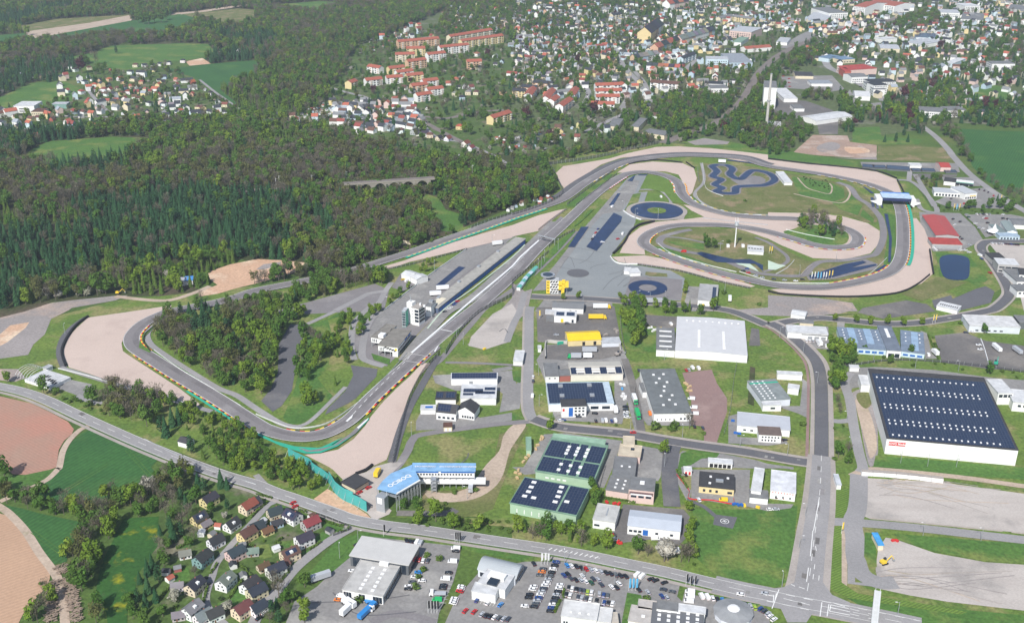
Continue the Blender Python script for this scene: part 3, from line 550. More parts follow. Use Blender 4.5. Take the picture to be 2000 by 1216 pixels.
# wear: tyre marks on the pad and ruts on the gravel lots
for i in range(26):
    a=T('33:900,900')[0] if i%2 else T('33:900,180')[0]; p0=(a[0]+random.uniform(-15,25),a[1]+random.uniform(-25,10)); pts=[p0,(p0[0]+60,p0[1]+random.uniform(-12,22)),(p0[0]+random.uniform(130,260),p0[1]+random.uniform(-10,50))]
    ribbon('tyre_rut',path(pts,6),.5,random.choice(['rubble','walk','track']),5)
for i in range(9):
    x=1080+random.uniform(0,140); y=500+random.uniform(0,70); ribbon('tyre_mark',path([(x,y),(x+random.uniform(10,40),y-random.uniform(5,25)),(x+random.uniform(20,70),y-random.uniform(0,40))],6),.35,'dark',9)
for s in ('11:0,0','99:900,905 912,895 915,885','99:975,648 985,642 992,650','31:430,1060 900,1040 1200,1000','31:600,980 800,1150 1250,1130'): 
    if ' ' in s: ribbon('tyre_mark',path(s,8),.6,'dark',7)
for a,b_ in (('99:210,905','99:120,960'),('99:40,930','99:46,955'),('99:245,880','99:290,930'),('99:60,1040','99:120,1085')):
    for d in (0,2.0): P=path(T(a)+T(b_),1); ribbon('tractor_line',offset(P,d),.4,'lush',5)
for i in range(40): # patched asphalt
    Pq=random.choice([PM,PB,Pst,Pu,PT]); j=random.randrange(4,len(Pq)-5); ribbon('asphalt_patch',[p for p in offset(Pq[j:j+2],random.uniform(-2.2,2.2))],random.uniform(1.4,3),random.choice(['yardb','asph','yard']),19 if Pq is PT else 11)
# bay lines of the car lots and joints on the big pad
def bays(a,b,n,dx,dy):
    a,b=T(a)[0],T(b)[0]
    for i in range(n): t=i/(n-1); p=(a[0]+(b[0]-a[0])*t,a[1]+(b[1]-a[1])*t); ribbon('bay_line',path([p,(p[0]+dx,p[1]+dy)],1),.14,'white_line',7)
bays('32:500,1040','32:800,1090',10,2,-9); bays('31:1750,1070','31:1900,1100',7,5,-8); bays('32:440,985','32:640,1010',8,2,-7); bays('31:1500,860','31:1440,1060',8,12,1)
for i in range(9): p=T('12:300,860')[0]; q=(p[0]+i*16,p[1]-i*19); ribbon('pad_joint',path([q,(q[0]+70,q[1]+13)],1),.25,'yardb',10)
# ================================================================ BUILDINGS
GZ=.18
WC=dict(w=(.78,.78,.76),c=(.68,.60,.44),y=(.68,.56,.30),o=(.60,.40,.26),p=(.66,.50,.45),b=(.42,.52,.60),g=(.42,.41,.40),G=(.36,.50,.36),n=(.35,.12,.10),e=(.20,.34,.30),r=(.45,.12,.09),t=(.55,.66,.72),k=(.12,.13,.14),s=(.62,.65,.70))
RC=dict(r=(.38,.115,.075),d=(.045,.05,.06),b=(.13,.068,.052),n=(.24,.065,.055),g=(.20,.205,.21),w=(.62,.63,.64),B=(.16,.25,.36),G=(.22,.34,.26),y=(.82,.55,.02),s=(.48,.50,.53),c=(.50,.46,.40),R=(.42,.07,.06),l=(.30,.33,.37),k=(.06,.06,.065))
class Bd: pass
def bld(name,label,cat,A,B,C,H,wall='w',roof='g',kind='flat',rm=None,over=.25,rh=2.,axis='x',group=None,left=False,slab=.25):
    s=Bd(); a,b,c=(G(T('99:'+q)[0] if ':' not in q else T(q)[0],H) for q in (A,B,C))
    u=(b-a); u.z=0; s.W=u.length; u.normalize(); v=Vector((-u.y,u.x,0)); s.D=max(3,(c-(a if left else b)).dot(v)); s.H=H; s.rh=rh; s.kind=kind
    s.root=empty(name,(a.x,a.y,GZ),math.atan2(u.y,u.x),label,cat,group); W,D=s.W,s.D
    wc=WC[wall] if isinstance(wall,str) else wall; rc=RC[roof] if isinstance(roof,str) else roof; s.wc=wc
    m=MB()
    for q in (((0,0),(W,0)),((W,0),(W,D)),((W,D),(0,D)),((0,D),(0,0))):
        (x0,y0),(x1,y1)=q; m.quad((x0,y0,-.5),(x1,y0 if x0!=x1 else y1,-.5),(x1,y1,H),(x0,y0,H))
    r=MB(); o=over
    if kind=='flat':
        r.box(-o,W+o,-o,D+o,H,H+slab); e=H+slab
        for bx in ((-o,W+o,-o,-o+.3),(-o,W+o,D+o-.3,D+o),(-o,-o+.3,-o+.3,D+o-.3),(W+o-.3,W+o,-o+.3,D+o-.3)): r.box(*bx,e,e+.22)
    elif kind=='gable':
        if axis=='x':
            m.face([(0,D,H),(0,0,H),(0,D/2,H+rh)]); m.face([(W,0,H),(W,D,H),(W,D/2,H+rh)])
            k=rh/(D/2); r.quad((-o,-o,H-o*k),(W+o,-o,H-o*k),(W+o,D/2,H+rh),(-o,D/2,H+rh)); r.quad((W+o,D+o,H-o*k),(-o,D+o,H-o*k),(-o,D/2,H+rh),(W+o,D/2,H+rh))
        else:
            m.face([(0,0,H),(W,0,H),(W/2,0,H+rh)]); m.face([(W,D,H),(0,D,H),(W/2,D,H+rh)])
            k=rh/(W/2); r.quad((-o,D+o,H-o*k),(-o,-o,H-o*k),(W/2,-o,H+rh),(W/2,D+o,H+rh)); r.quad((W+o,-o,H-o*k),(W+o,D+o,H-o*k),(W/2,D+o,H+rh),(W/2,-o,H+rh))
        n=len(r.f)
        for f in list(r.f)[:2]:
            q=[Vector(r.v[i])+Vector((0,0,.18)) for i in f]; lo=[Vector(r.v[i]) for i in f]
            r.quad(*q)
            for i in range(4): r.quad(lo[i],lo[(i+1)%4],q[(i+1)%4],q[i])
    elif kind=='arch':
        N=10; m.face([(0,D*i/N,H+rh*math.sin(math.pi*i/N)) for i in range(N+1)][::-1]); m.face([(W,D*i/N,H+rh*math.sin(math.pi*i/N)) for i in range(N+1)])
        for i in range(N):
            a0,a1=H+.1+rh*math.sin(math.pi*i/N),H+.1+rh*math.sin(math.pi*(i+1)/N); r.quad((-o,D*i/N,a0),(W+o,D*i/N,a0),(W+o,D*(i+1)/N,a1),(-o,D*(i+1)/N,a1))
            r.quad((-o,D*(i+1)/N,a1-.3),(W+o,D*(i+1)/N,a1-.3),(W+o,D*i/N,a0-.3),(-o,D*i/N,a0-.3))
    m.build('wall',M['paint'],s.root,wc); r.build('roof',M[rm or ('flat' if kind=='flat' else 'roof')],s.root,rc)
    s.top=H+slab if kind=='flat' else H
    return s
FK={}
def face(s,f,u,z,d=0):
    if f=='f': return (u*s.W,-d,z,0)
    if f=='r': return (s.W+d,u*s.D,z,90)
    if f=='b': return (s.W-u*s.W,s.D+d,z,180)
    return (-d,s.D-u*s.D,z,270)
def win(s,f,n,z0,z1,u0=.04,u1=.96,fill=.6,mt='glass',name='window',d=.06,col=None):
    L=s.W if f in'fb' else s.D; w_=(u1-u0)*L/n; key=(round(w_*fill,1),round(z1-z0,1),mt,name,d)
    if key not in FK:
        h=z1-z0; b=MB(); x=w_*fill/2; b.box(-x,x,-d,.05,0,h); FK[key]=b.mesh(name,M[mt])
    for i in range(n):
        x,y,z,r=face(s,f,u0+(u1-u0)*(i+.5)/n,z0); o=link(name,FK[key],s.root,col); o.location=(x,y,z); o.rotation_euler=(0,0,R(r))
def roofbox(s,name,u,v,w_,d_,h_,mt='white',z=None,col=None):
    key=(name,w_,d_,h_,mt)
    if key not in FK: b=MB(); b.box(-w_/2,w_/2,-d_/2,d_/2,0,h_); FK[key]=b.mesh(name,M[mt])
    o=link(name,FK[key],s.root,col); o.location=(u*s.W,v*s.D,(s.top if z is None else z)-.02); return o
def sky_(s,nx,ny,u0=.08,u1=.92,v0=.1,v1=.9,sz=1.3,h=.35,mt='white'):
    for j in range(ny):
        for i in range(nx): roofbox(s,'skylight',u0+(u1-u0)*(i+.5)/nx,v0+(v1-v0)*(j+.5)/ny,sz,sz,h,mt)
def solar(s,u0,u1,v0,v1,side=None,lift=.12):
    b=MB(); W,D=s.W,s.D
    def z(v):
        if s.kind=='gable': return s.H+s.rh*(1-abs(2*v-1))+.25
        if s.kind=='arch': return s.H+s.rh*math.sin(math.pi*v)+.3
        return s.top+lift
    b.quad((u0*W,v0*D,z(v0)),(u1*W,v0*D,z(v0)),(u1*W,v1*D,z(v1)),(u0*W,v1*D,z(v1)))
    b.build('solar_array',M['solar'],s.root)
def text(s,txt,size,loc,rot,mt,name='sign_lettering',parent=None,col=None,ex=.02,width=None):
    cu=bpy.data.curves.new(name,'FONT'); cu.body=txt; cu.size=size; cu.extrude=ex; cu.align_x='CENTER'; cu.align_y='CENTER'; cu.offset=size*.02
    cu.materials.append(M[mt]); o=bpy.data.objects.new(name,cu); COL.objects.link(o); o.parent=parent or (s.root if s else None); o.location=loc; o.rotation_euler=rot
    if width: o.scale=(width,1,1)
    return o
# --- big distribution hall
s=bld('distribution_hall','huge white distribution hall with a dark solar roof beside the north-south street','hall','23:928,995','23:1955,1088','23:1765,530',9.8,'w','k',over=.15)
solar(s,.02,.985,.015,.93)
for row,(v,n_,u0,u1) in enumerate(((.05,18,.03,.9),(.20,18,.03,.9),(.245,18,.03,.9),(.42,18,.03,.9),(.465,18,.03,.9),(.66,18,.03,.9),(.705,18,.03,.9),(.87,18,.03,.9))):
    for i in range(n_): 
        if row<5 or i<18: roofbox(s,'skylight',u0+(u1-u0)*(i+.5)/n_,v,.85,1.2,.5)
b=MB(); b.box(.02*s.W,.15*s.W,-.12,-.05,5.8,8.2); sg=b.build('sign_panel',M['red'],s.root); text(s,'AWG Mode',2.0,(.085*s.W,-.16,7),(R(90),0,0),'white','sign_lettering',width=.9)
M['faint']=plain('faded_lettering',(.56,.60,.66)); text(s,'ZENTRALLAGER',3.0,(.57*s.W,-.08,7.6),(R(90),0,0),'faint','wall_lettering',width=.95)
t=bld('loading_annex','plain white loading block against the left end of the solar roofed hall','building','23:730,575','23:845,583','23:845,510',5,'w','w')
t=bld('stair_annex','white annex at the right end of the distribution hall','building','23:1800,640','23:1918,640','23:1890,535',8,'w','w'); win(t,'f',3,5,7,fill=.8)
t=bld('stair_annex','long low white annex leaving the frame right of the distribution hall','building','23:1915,710','23:2250,740','23:2230,640',6,'w','w'); win(t,'f',4,3,4.5,.1,.6)
# --- white hall and grey halls
s=bld('white_hall','broad white roofed hall with a grey left wing in the middle of the business park','hall','22:1275,308','22:1840,348','22:1870,80',5.3,'w',(.60,.60,.61),'gable',rm='sheet',rh=.9,axis='y',over=.1)
s.kind='flat'; s.top=s.H+.7
for u in (.33,.68): b=MB(); b.box(u*s.W-.9,u*s.W+.9,.12*s.D,.6*s.D,5.9,6.45); b.build('ridge_skylight',M['white'],s.root,(.7,.72,.74))
sky_(s,9,1,.1,.95,.84,.9,1.2,.5); 
t=bld('hall_wing','grey roofed lower wing with four light strips joined to the big white hall','building','22:1128,300','22:1272,308','22:1318,140',5,'w','g'); [roofbox(t,'skylight',.5,v,8.6,1.6,.35) for v in (.15,.38,.61,.84)]
s=bld('storage_hall','long grey roofed storage hall beside the red paved yard','hall','22:1110,800','22:1402,795','22:1308,452',5.6,'w',(.17,.185,.19),'flat')
for u,v in ((.33,.86),(.62,.87),(.46,.77),(.33,.67),(.64,.68),(.52,.58),(.47,.48),(.34,.37),(.65,.38),(.53,.28),(.32,.17),(.65,.18)): roofbox(s,'skylight',u,v,1.5,1.5,.5)
win(s,'f',3,1.2,2.4,.68,.98,.5); win(s,'f',5,1,2,.04,.6,.2); t=bld('side_annex','small grey flat annex on the left side of the storage hall','building','22:1022,632','22:1075,630','22:1062,560',4,'w','g')
# solar workshop with blue trim
s=bld('solar_workshop','white and pale blue workshop hall fully covered with solar modules','hall','22:288,728','22:795,720','22:775,555',5,'w','t' if 0 else (.50,.60,.68),'flat')
solar(s,.01,.9,.03,.98); win(s,'f',2,1.3,3.3,.62,.97,.7); [roofbox(s,'roof_vent',u,v,2.8,2.6,1.1,'steel') for u,v in ((.22,.82),(.68,.84),(.22,.36),(.69,.36))]
t=bld('office_block','three storey white office with blue stair window in front of the solar workshop','office','22:388,745','22:582,740','22:578,688',7.5,'w','k'); [win(t,'f',3,z,z+1.1,.5,.95,.6) for z in (1.2,3.6,5.6)]; win(t,'f',1,.6,6.6,.28,.47,.9,'bluepaint','stair_window')
b=MB(); b.box(.04*t.W,.12*t.W,-.1,-.03,4.2,6); b.build('sign_panel',M['red'],t.root)
s=bld('cream_workshop','cream walled hall with pale roof and five solar fields beside the recycling yard','hall','22:460,498','22:868,490','22:850,392',4.6,(.72,.68,.6),(.52,.49,.43),'gable',rm='sheet',rh=1.5)
for u0,u1,v0,v1 in ((.01,.12,.03,.42),(.28,.41,.03,.42),(.57,.7,.03,.42),(.87,.99,.03,.42),(.13,.26,.03,.09),(.43,.55,.03,.09),(.72,.85,.03,.09)): solar(s,u0,u1,v0,v1)
for u in (.19,.49,.78):
    for v in (.15,.3): roofbox(s,'skylight',u,v,5.5,1.2,.25,'white',s.H+s.rh*2*v+.25)
t=bld('grey_shed','grey roofed white shed left of the cream workshop','building','22:262,510','22:368,508','22:366,405',4.2,'w','g'); win(t,'f',2,2.4,3.2,.1,.9,.3)
t=bld('red_fronted_shed','small shed with a dark red front between the grey shed and the cream workshop','building','22:372,505','22:456,502','22:452,455',4,'n','g')
# yellow hall, sorting plant
s=bld('yellow_hall','bright yellow roofed long hall at the recycling yard','hall','22:440,232','22:697,220','22:692,150',4.2,'y','y','gable',rm='sheet',rh=2.2); win(s,'f',2,.2,3,.3,.98,.25,'black','opening'); 
b=MB(); b.box(.2*s.W,.75*s.W,.30*s.D,.33*s.D,5.6,5.75); b.build('ridge_strip',M['paint'],s.root,(.5,.36,.05))
t=bld('concrete_bay_wall','low pale concrete shed at the right end of the yellow hall','shed','22:705,250','22:850,245','22:840,205',3,'s','s'); 
# northern offices
s=bld('haulage_office','white office with two solar fields and a yellow door left of the parked yellow lorry','office','22:330,38','22:502,44','22:515,5',5,'w','w'); solar(s,.08,.45,.1,.8); solar(s,.55,.92,.1,.8); win(s,'f',1,.2,3,.28,.44,.8,'yellow','door'); win(s,'f',1,.2,2.6,.78,.9,.8)
b=MB(); b.box(-6,0,1,6,0,2.6); b.build('annex',M['flat'],s.root,RC['g'])
s=bld('transport_hall','grey roofed white hall next to the black and yellow checked tower','hall','99:1078.5,601','99:1139.5,603.5','99:1143.2,590',4.2,'w','g','gable',rm='sheet',rh=1.4); win(s,'f',2,1.6,2.6,.5,.85,.35)
b=MB(); b.box(-5,8,-3.5,-.05,0,2.8); b.build('annex',M['flat'],s.root,(.55,.56,.58))
s=bld('solar_school_building','white school building with narrow solar strip right of the small wet circle','building','12:1452,1128','12:1600,1140','12:1625,1016',4.6,'w',(.40,.40,.40)); solar(s,.72,.92,.1,.85); win(s,'f',2,.4,1.8,.1,.9,.3,'yellow','banner')
# houses/offices left of street
s=bld('blue_solar_hall','long white hall with a blue solar roof slope beside the turn','hall','21:1525,530','21:1885,528','21:1880,484',4.4,'w','s','gable',rm='sheet',rh=2.4); solar(s,.01,.99,.02,.48); win(s,'f',1,.2,2.8,.38,.48,.8,'steel','door')
s=bld('twin_solar_hall','white flat hall with split solar fields behind the white villa','hall','21:1597,680','21:1875,682','21:1885,576',4.5,'w','w'); solar(s,.06,.62,.42,.68); solar(s,.66,.97,.58,.8); solar(s,.4,.96,.3,.5); solar(s,.06,.35,.2,.36); win(s,'f',2,.8,2.2,.15,.5,.4)
s=bld('dark_roofed_office','low dark roofed office with pale solar panels left of the twin solar hall','office','21:1403,690','21:1560,690','21:1565,630',3.2,'w','k'); solar(s,.02,.35,.2,.9); solar(s,.5,.95,.2,.9)
s=bld('white_villa','white villa with steep charcoal roofs and a solar field','house','21:1408,785','21:1560,800','21:1555,735',5.2,'w','k','gable',rh=3.4,axis='x'); solar(s,.05,.7,.06,.44); win(s,'f',4,1,2.4); win(s,'r',2,1,2.4)
s=bld('white_villa_wing','white gabled wing with charcoal roof joined to the villa','house','21:1562,780','21:1705,800','21:1720,730',4.6,'w','k','gable',rh=3.6,axis='y'); win(s,'f',5,.9,2.4,.3,.98,.7)
s=bld('pool_house','flat white pool house left of the white villa','house','21:1285,770','21:1402,770','21:1408,735',3,'w','w'); b=MB(); b.box(.3*s.W,.8*s.W,.3*s.D,.7*s.D,s.top+.25,s.top+.3); b.build('pool',M['run'] if 'run' in M else M['bluepaint'],s.root)
s=bld('small_garage','small brown roofed garage beside the drive of the white villa','garage','21:1466,905','21:1532,903','21:1532,872',3,'c','b'); win(s,'f',2,.2,2.2,mt='white',name='garage_door')
s=bld('road_kiosk','white site hut beside the concrete street','hut','22:10,392','22:82,395','22:85,310',3,'w','w')
# green solar halls
s=bld('green_hall','large green walled hall with dark solar roof, upper one of the pair','hall','99:1046,920','99:1160,938','99:1190,872',5.4,'G',(.20,.33,.24),'flat',over=.5)
for u0,u1 in ((.01,.36),(.37,.52),(.55,.68),(.73,.99)): solar(s,u0,u1,.02,.42); solar(s,u0,u1,.46,.93)
for u in (.365,.53,.70): 
    for v in (.12,.28,.6,.7,.8): roofbox(s,'skylight',u,v,1.9,2.2,.4)
win(s,'f',4,1.8,2.8,.15,.55,.6,'white')
t=bld('green_canopy','pale green roofed canopy at the back of the upper green hall','canopy','22:310,1000','22:720,1050','22:735,1008',4.6,'G',(.30,.46,.34))
s=bld('green_hall','green walled hall with dark solar roof nearer the country road, lower one of the pair','hall','32:-15,283','32:500,382','32:602,175',6,'G',(.20,.33,.24),'flat',over=.4)
solar(s,.0,.69,.02,.99); solar(s,.72,1,.02,.99)
for u,v in ((.17,.87),(.17,.68),(.17,.5),(.15,.32),(.29,.32),(.60,.88),(.61,.7),(.62,.52),(.62,.32),(.78,.4)): roofbox(s,'skylight',u,v,2.6,2.0,.4)
win(s,'f',4,1,3.5,.05,.5,.12,'white')
t=bld('lean_to','narrow green roofed timber shelter along the left yard edge of the green halls','shed','22:112,1085','22:150,1085','22:195,985',3.4,'G',(.24,.38,.28))
# pink building with halls
s=bld('pink_office','pink and brown office with a dark grey roof at the turning circle','office','32:912,172','32:1110,192','32:1136,98',8.2,'p','g'); [win(s,'f',3,z,z+1.3,.06,.94,.75) for z in (3.4,)]; win(s,'f',1,5.2,7,.03,.97,1,'paint','fascia',.12,(.16,.10,.10)); win(s,'f',1,4.9,5.8,.08,.92,1,'white','sign_band',.16); roofbox(s,'roof_dome',.5,.55,2.4,2.4,.8)
s=bld('pale_workshop','pale pink walled workshop with grey roof left of the pink office','building','32:733,178','32:905,205','32:925,92',3.8,'p','g'); sky_(s,2,3,.2,.9,.1,.9,1.2)
s=bld('long_workshop','grey roofed long workshop behind the pale pink one','building','32:780,84','32:955,100','22:990,1150',4,'p','g'); sky_(s,2,1,.2,.9,.4,.7,1.2)
s=bld('cream_roofed_shop','cream roofed shop with a rounded pink end near the red car','building','22:830,1122','22:1000,1140','22:1012,1055',4.4,'p',(.60,.52,.40)); roofbox(s,'skylight',.6,.6,2,2,.5,'glass')
s=bld('narrow_shop_wing','narrow cream roofed wing nearest the street behind the rounded shop','building','22:868,1045','22:955,1050','22:965,982',5,'w',(.60,.52,.40))
s=bld('small_white_workshop','small white workshop with pale flat roof beside the silver roofed hall','building','32:632,410','32:805,436','32:845,312',5,'w',(.52,.52,.50)); win(s,'f',1,1.4,2.6,.05,.32,.9); b=MB(); b.box(.5*s.W,.56*s.W,.3*s.D,.8*s.D,5.25,5.4); b.build('roof_duct',M['steel'],s.root)
s=bld('silver_roofed_hall','white hall with silver blue roof and blue gate beside the small white workshop','hall','32:903,458','32:1315,505','32:1345,382',5,'w',(.50,.54,.60),'gable',rm='sheet',rh=1.0,over=.2); win(s,'f',3,1.6,2.9,.02,.28,.75); win(s,'f',1,.3,3.6,.29,.4,.9,'bluepaint','gate'); win(s,'f',2,1.6,2.8,.42,.98,.2); win(s,'r',4,1.2,3.6,mt='bluepaint',name='gate')
s=bld('rescue_station','yellow rescue station with a black flat roof above the helipad','building','32:1462,150','32:1735,178','32:1750,66',4,'y','k'); win(s,'f',3,1,2.6,.06,.6,.4); win(s,'f',1,1,2.4,.8,.97,.8); [roofbox(s,'skylight',u,v,1.3,1.3,.5) for u,v in ((.3,.25),(.32,.7),(.82,.7))]; roofbox(s,'roof_plant',.58,.45,4,2,1,'steel')
s=bld('garage_block','small white garage block with two red doors beside the red fence','garage','32:1345,28','32:1405,30','32:1412,2',3,'w','w'); win(s,'f',2,.2,2.3,mt='red',name='garage_door')
s=bld('ambulance_shelter','white barrel roofed open vehicle shelter behind the rescue station','shelter','22:1535,1180','22:1722,1195','22:1728,1162',3,'w','w'); win(s,'f',5,.1,2.4,fill=.8,mt='black',name='bay')
s=bld('tall_white_hall','white roofed discount hall with tiny red flags on its front','hall','33:20,182','33:215,208','33:222,50',5,'w',(.66,.67,.70)); win(s,'f',8,3.8,4.4,fill=.3,mt='red',name='flag_panel'); win(s,'f',3,1,2,.1,.95,.25)
s=bld('white_hall','narrow white roofed hall joined to the left of the discount hall','hall','32:1868,183','33:-55,195','33:-30,18',5.6,'w','w')
s=bld('grey_shed','grey roofed low shed in front of the narrow white hall','shed','32:1858,235','33:0,250','33:5,190',3.6,'w','g')
s=bld('brick_office','white office with brown flat roof at the front of the grey hall by the crossroads','office','22:1930,962','23:105,972','23:110,912',5,'w',(.17,.13,.115)); win(s,'f',6,3,4,.1,.95,.5); win(s,'f',5,.9,2,.1,.8,.5)
s=bld('light_grey_hall','pale metal roofed hall behind the brown roofed office','hall','22:1760,890','23:172,932','23:180,830',4.3,'w',(.50,.52,.56),rm='sheet',over=.3); win(s,'f',2,1.2,2.2,.08,.35,.4)
s=bld('teal_striped_hall','grey roofed factory with a teal roof edge and rows of small skylights','hall','23:-50,700','23:175,685','23:250,520',4.6,'s',(.25,.28,.28)); sky_(s,3,8,.05,.6,.02,.98,1.0); b=MB(); b.box(0,s.W,.82*s.D,.86*s.D,4.9,5.3); b.build('light_band',M['teal'],s.root)
s=bld('white_annex','white block at the right side of the teal striped factory','building','23:155,600','23:240,612','23:245,580',4,'w','w'); s=bld('white_annex','long thin white roof behind the teal striped factory','building','23:75,490','23:268,500','23:268,478',4,'w','w')
s=bld('factory_porch','white two storey front with a dark window left of the factory drive','building','23:-40,735','23:105,735','23:105,705',4,'w','w'); win(s,'f',1,1.4,2.6,.35,.75)
# top of business park
s=bld('blue_roofed_centre','wide grey blue roofed centre with small bright skylights, left wing','building','23:583,282','23:928,305','23:915,152',4,'t',(.20,.255,.335)); sky_(s,7,4,.05,.95,.4,.95,.9); win(s,'f',6,1,2.6,.04,.96,.7,'bluepaint'); 
for u in (.3,.68): b=MB(); b.box(u*s.W-2.4,u*s.W+2.4,.25*s.D,.98*s.D,4.2,4.9); b.build('roof_ridge',M['flat'],s.root,(.30,.42,.56))
s=bld('blue_roofed_centre','wide grey blue roofed centre, right wing with a slanted glazed strip','building','23:1042,312','23:1224,335','23:1200,170',4,'t',(.20,.255,.335)); sky_(s,3,3,.05,.98,.4,.95,.9); win(s,'f',3,1,2.4,.04,.96,.7,'bluepaint'); b=MB(); b.box(.45*s.W,.75*s.W,.1*s.D,.95*s.D,4.2,4.8); b.build('roof_ridge',M['flat'],s.root,(.30,.42,.56))
s=bld('entrance_pavilion','grey roofed taller middle block with a long white roof light between the blue wings','building','23:930,305','23:1042,312','23:1022,125',5.4,'w',(.17,.20,.25)); roofbox(s,'roof_light',.5,.7,2.2,14,.5); [win(s,'f',1,.3,3.2,a,a+.4,.8) for a in (.08,.55)]
s=bld('white_depot','long white walled depot with a dark window strip near the roundabout bend','building','23:155,165','23:468,182','23:470,128',4.4,'w','w'); win(s,'f',1,2.4,3.8,.55,.85,.9)
s=bld('grey_roofed_garages','grey roofed white garage row in front of the white depot','garage','23:265,182','23:465,195','23:468,160',3.4,'w','g'); win(s,'f',3,.2,2.4,.2,.98,.7,'steel','garage_door')
s=bld('cream_block','small cream block behind the white depot','building','23:250,90','23:355,98','23:362,72',5,'c','g')
s=bld('silver_warehouse','pale roofed grey warehouse right of the planted roundabout arm','hall','23:1575,112','23:1972,128','23:1945,46',5,'s',(.62,.62,.62)); win(s,'f',5,1,2,.1,.7,.5)
s=bld('dark_hall','dark grey hall cut by the right edge behind the silver warehouse','hall','23:1965,90','23:2200,100','23:2200,45',5,'k','g')
s=bld('sawtooth_container_row','white container row with slanted black gaps on the dark tarmac','container','13:1318,1175','13:1480,1212','13:1482,1172',3,'w','w'); win(s,'b',1,.3,2,.1,.9); [roofbox(s,'roof_window',.1+.1*i,.5,.7,2.6,.1,'black') for i in range(9)]
# dealership with canopy
s=bld('car_showroom','pale flat roofed glass car showroom with wide overhanging roof','showroom','31:735,692','31:1190,768','31:1272,617',6,'k',(.52,.51,.49),over=-1.2)
s.root.children[1].hide_render=False
b=MB(); b.box(-.4,s.W+.4,-.4,s.D+.4,6,6.5); b.build('canopy_roof',M['sheet'],s.root,(.56,.55,.53)); win(s,'f',12,.3,5.4,fill=.92); win(s,'r',6,.3,5.4,fill=.92); win(s,'l',6,.3,5.4,fill=.92)
s=bld('workshop_wing','pale flat roofed workshop wing in front of the glass showroom','building','31:675,958','31:990,1012','31:1137,772',4.6,'w',(.50,.49,.47)); sky_(s,2,6,.25,.85,.05,.85,1.6,.15); win(s,'f',3,.3,3.8,.02,.22,.9); win(s,'f',2,.3,3.8,.40,.56,.9); win(s,'f',3,.3,3.8,.75,.98,.9); win(s,'r',10,.4,3.2,fill=.85); roofbox(s,'roof_plant',.62,.96,4.5,3,1.5,'white')
# barrel roof dealer
s=bld('barrel_roof_showroom','showroom with a silver curved roof left of the packed car lot','showroom','31:1735,802','32:25,872','32:112,768',4,'s',(.38,.41,.43),'arch',rm='sheet',rh=2.6,over=.6); win(s,'r',5,.6,3.6,fill=.85); win(s,'f',6,.6,3,fill=.85)
s=bld('white_box_office','white box shaped office in front of the curved roof showroom','office','31:1685,970','31:1870,1002','31:1905,935',4.6,'w','w'); s=bld('white_step_office','white stepped block between the box office and the curved roof','office','31:1735,905','31:1945,962','32:0,850',5,'w','w'); b=MB(); b.box(.2*s.W,.8*s.W,.45*s.D,.8*s.D,5.2,6.9); b.build('upper_storey',M['paint'],s.root,WC['w']); win(s,'f',1,5.6,6.4,.3,.7,.9,d=-s.D*.45+.1)
s=bld('white_garage_hall','white flat roofed hall cut by the lower frame edge beside the car rows','hall','32:385,1165','32:660,1200','32:703,1075',5,'w',(.64,.64,.63)); [roofbox(s,'skylight',u,.3,1,1,.3) for u in (.25,.5,.75)]; win(s,'f',2,1,2.6,.05,.2,.7)
s=bld('white_garage_hall','lower white hall with a cream porch right of the white garage hall','hall','32:663,1205','32:770,1218','32:800,1110',4,'w',(.64,.64,.63)); s=bld('cream_porch','cream wedge porch at the end of the white garage hall','building','32:770,1216','32:830,1216','32:850,1140',3.4,'c','c')
s=bld('grey_dealer_hall','dark ribbed roof dealer hall with many square skylights at the lower edge','hall','32:1085,1240','32:1490,1290','32:1512,1110',5,'w',(.15,.155,.165),rm='sheet'); sky_(s,5,4,.05,.98,.2,.98,1.5)
s=bld('beige_dealer_wing','beige flat roofed wing left of the dark dealer hall','building','32:908,1200','32:1085,1230','32:1120,1110',4.4,'w',(.50,.47,.44)); roofbox(s,'skylight',.6,.4,1.6,1.6,.3); s=bld('beige_dealer_wing','small beige roofed block behind the beige wing','building','32:982,1105','32:1130,1125','32:1140,1055',4.4,'w',(.50,.47,.44))
s=bld('rooftop_office','grey roofed raised block on the back of the dealer hall','building','32:1130,1105','32:1290,1125','32:1300,1065',6.4,'w','g'); s=bld('white_link','white roofed link right of the raised block','building','32:1300,1120','32:1508,1150','32:1515,1100',5.6,'w','w')
# octagon pavilion
c=G(T('32:1725,1165')[0]); e=empty('octagonal_showroom',(c.x,c.y,GZ),.2,'grey octagonal showroom with a white glass dome at the lower edge','showroom')
b=MB(); b.cyl(0,0,-.3,3,8.6,8.6,12); b.build('wall',M['paint'],e,WC['s']); b=MB(); b.cyl(0,0,3,4.6,9.1,3,12); b.build('roof',M['roof'],e,(.30,.31,.32)); b=MB(); b.cyl(0,0,4.5,5.1,3,2.2,12).cyl(0,0,5.1,5.4,2.2,.4,12); b.build('dome',M['white'],e)
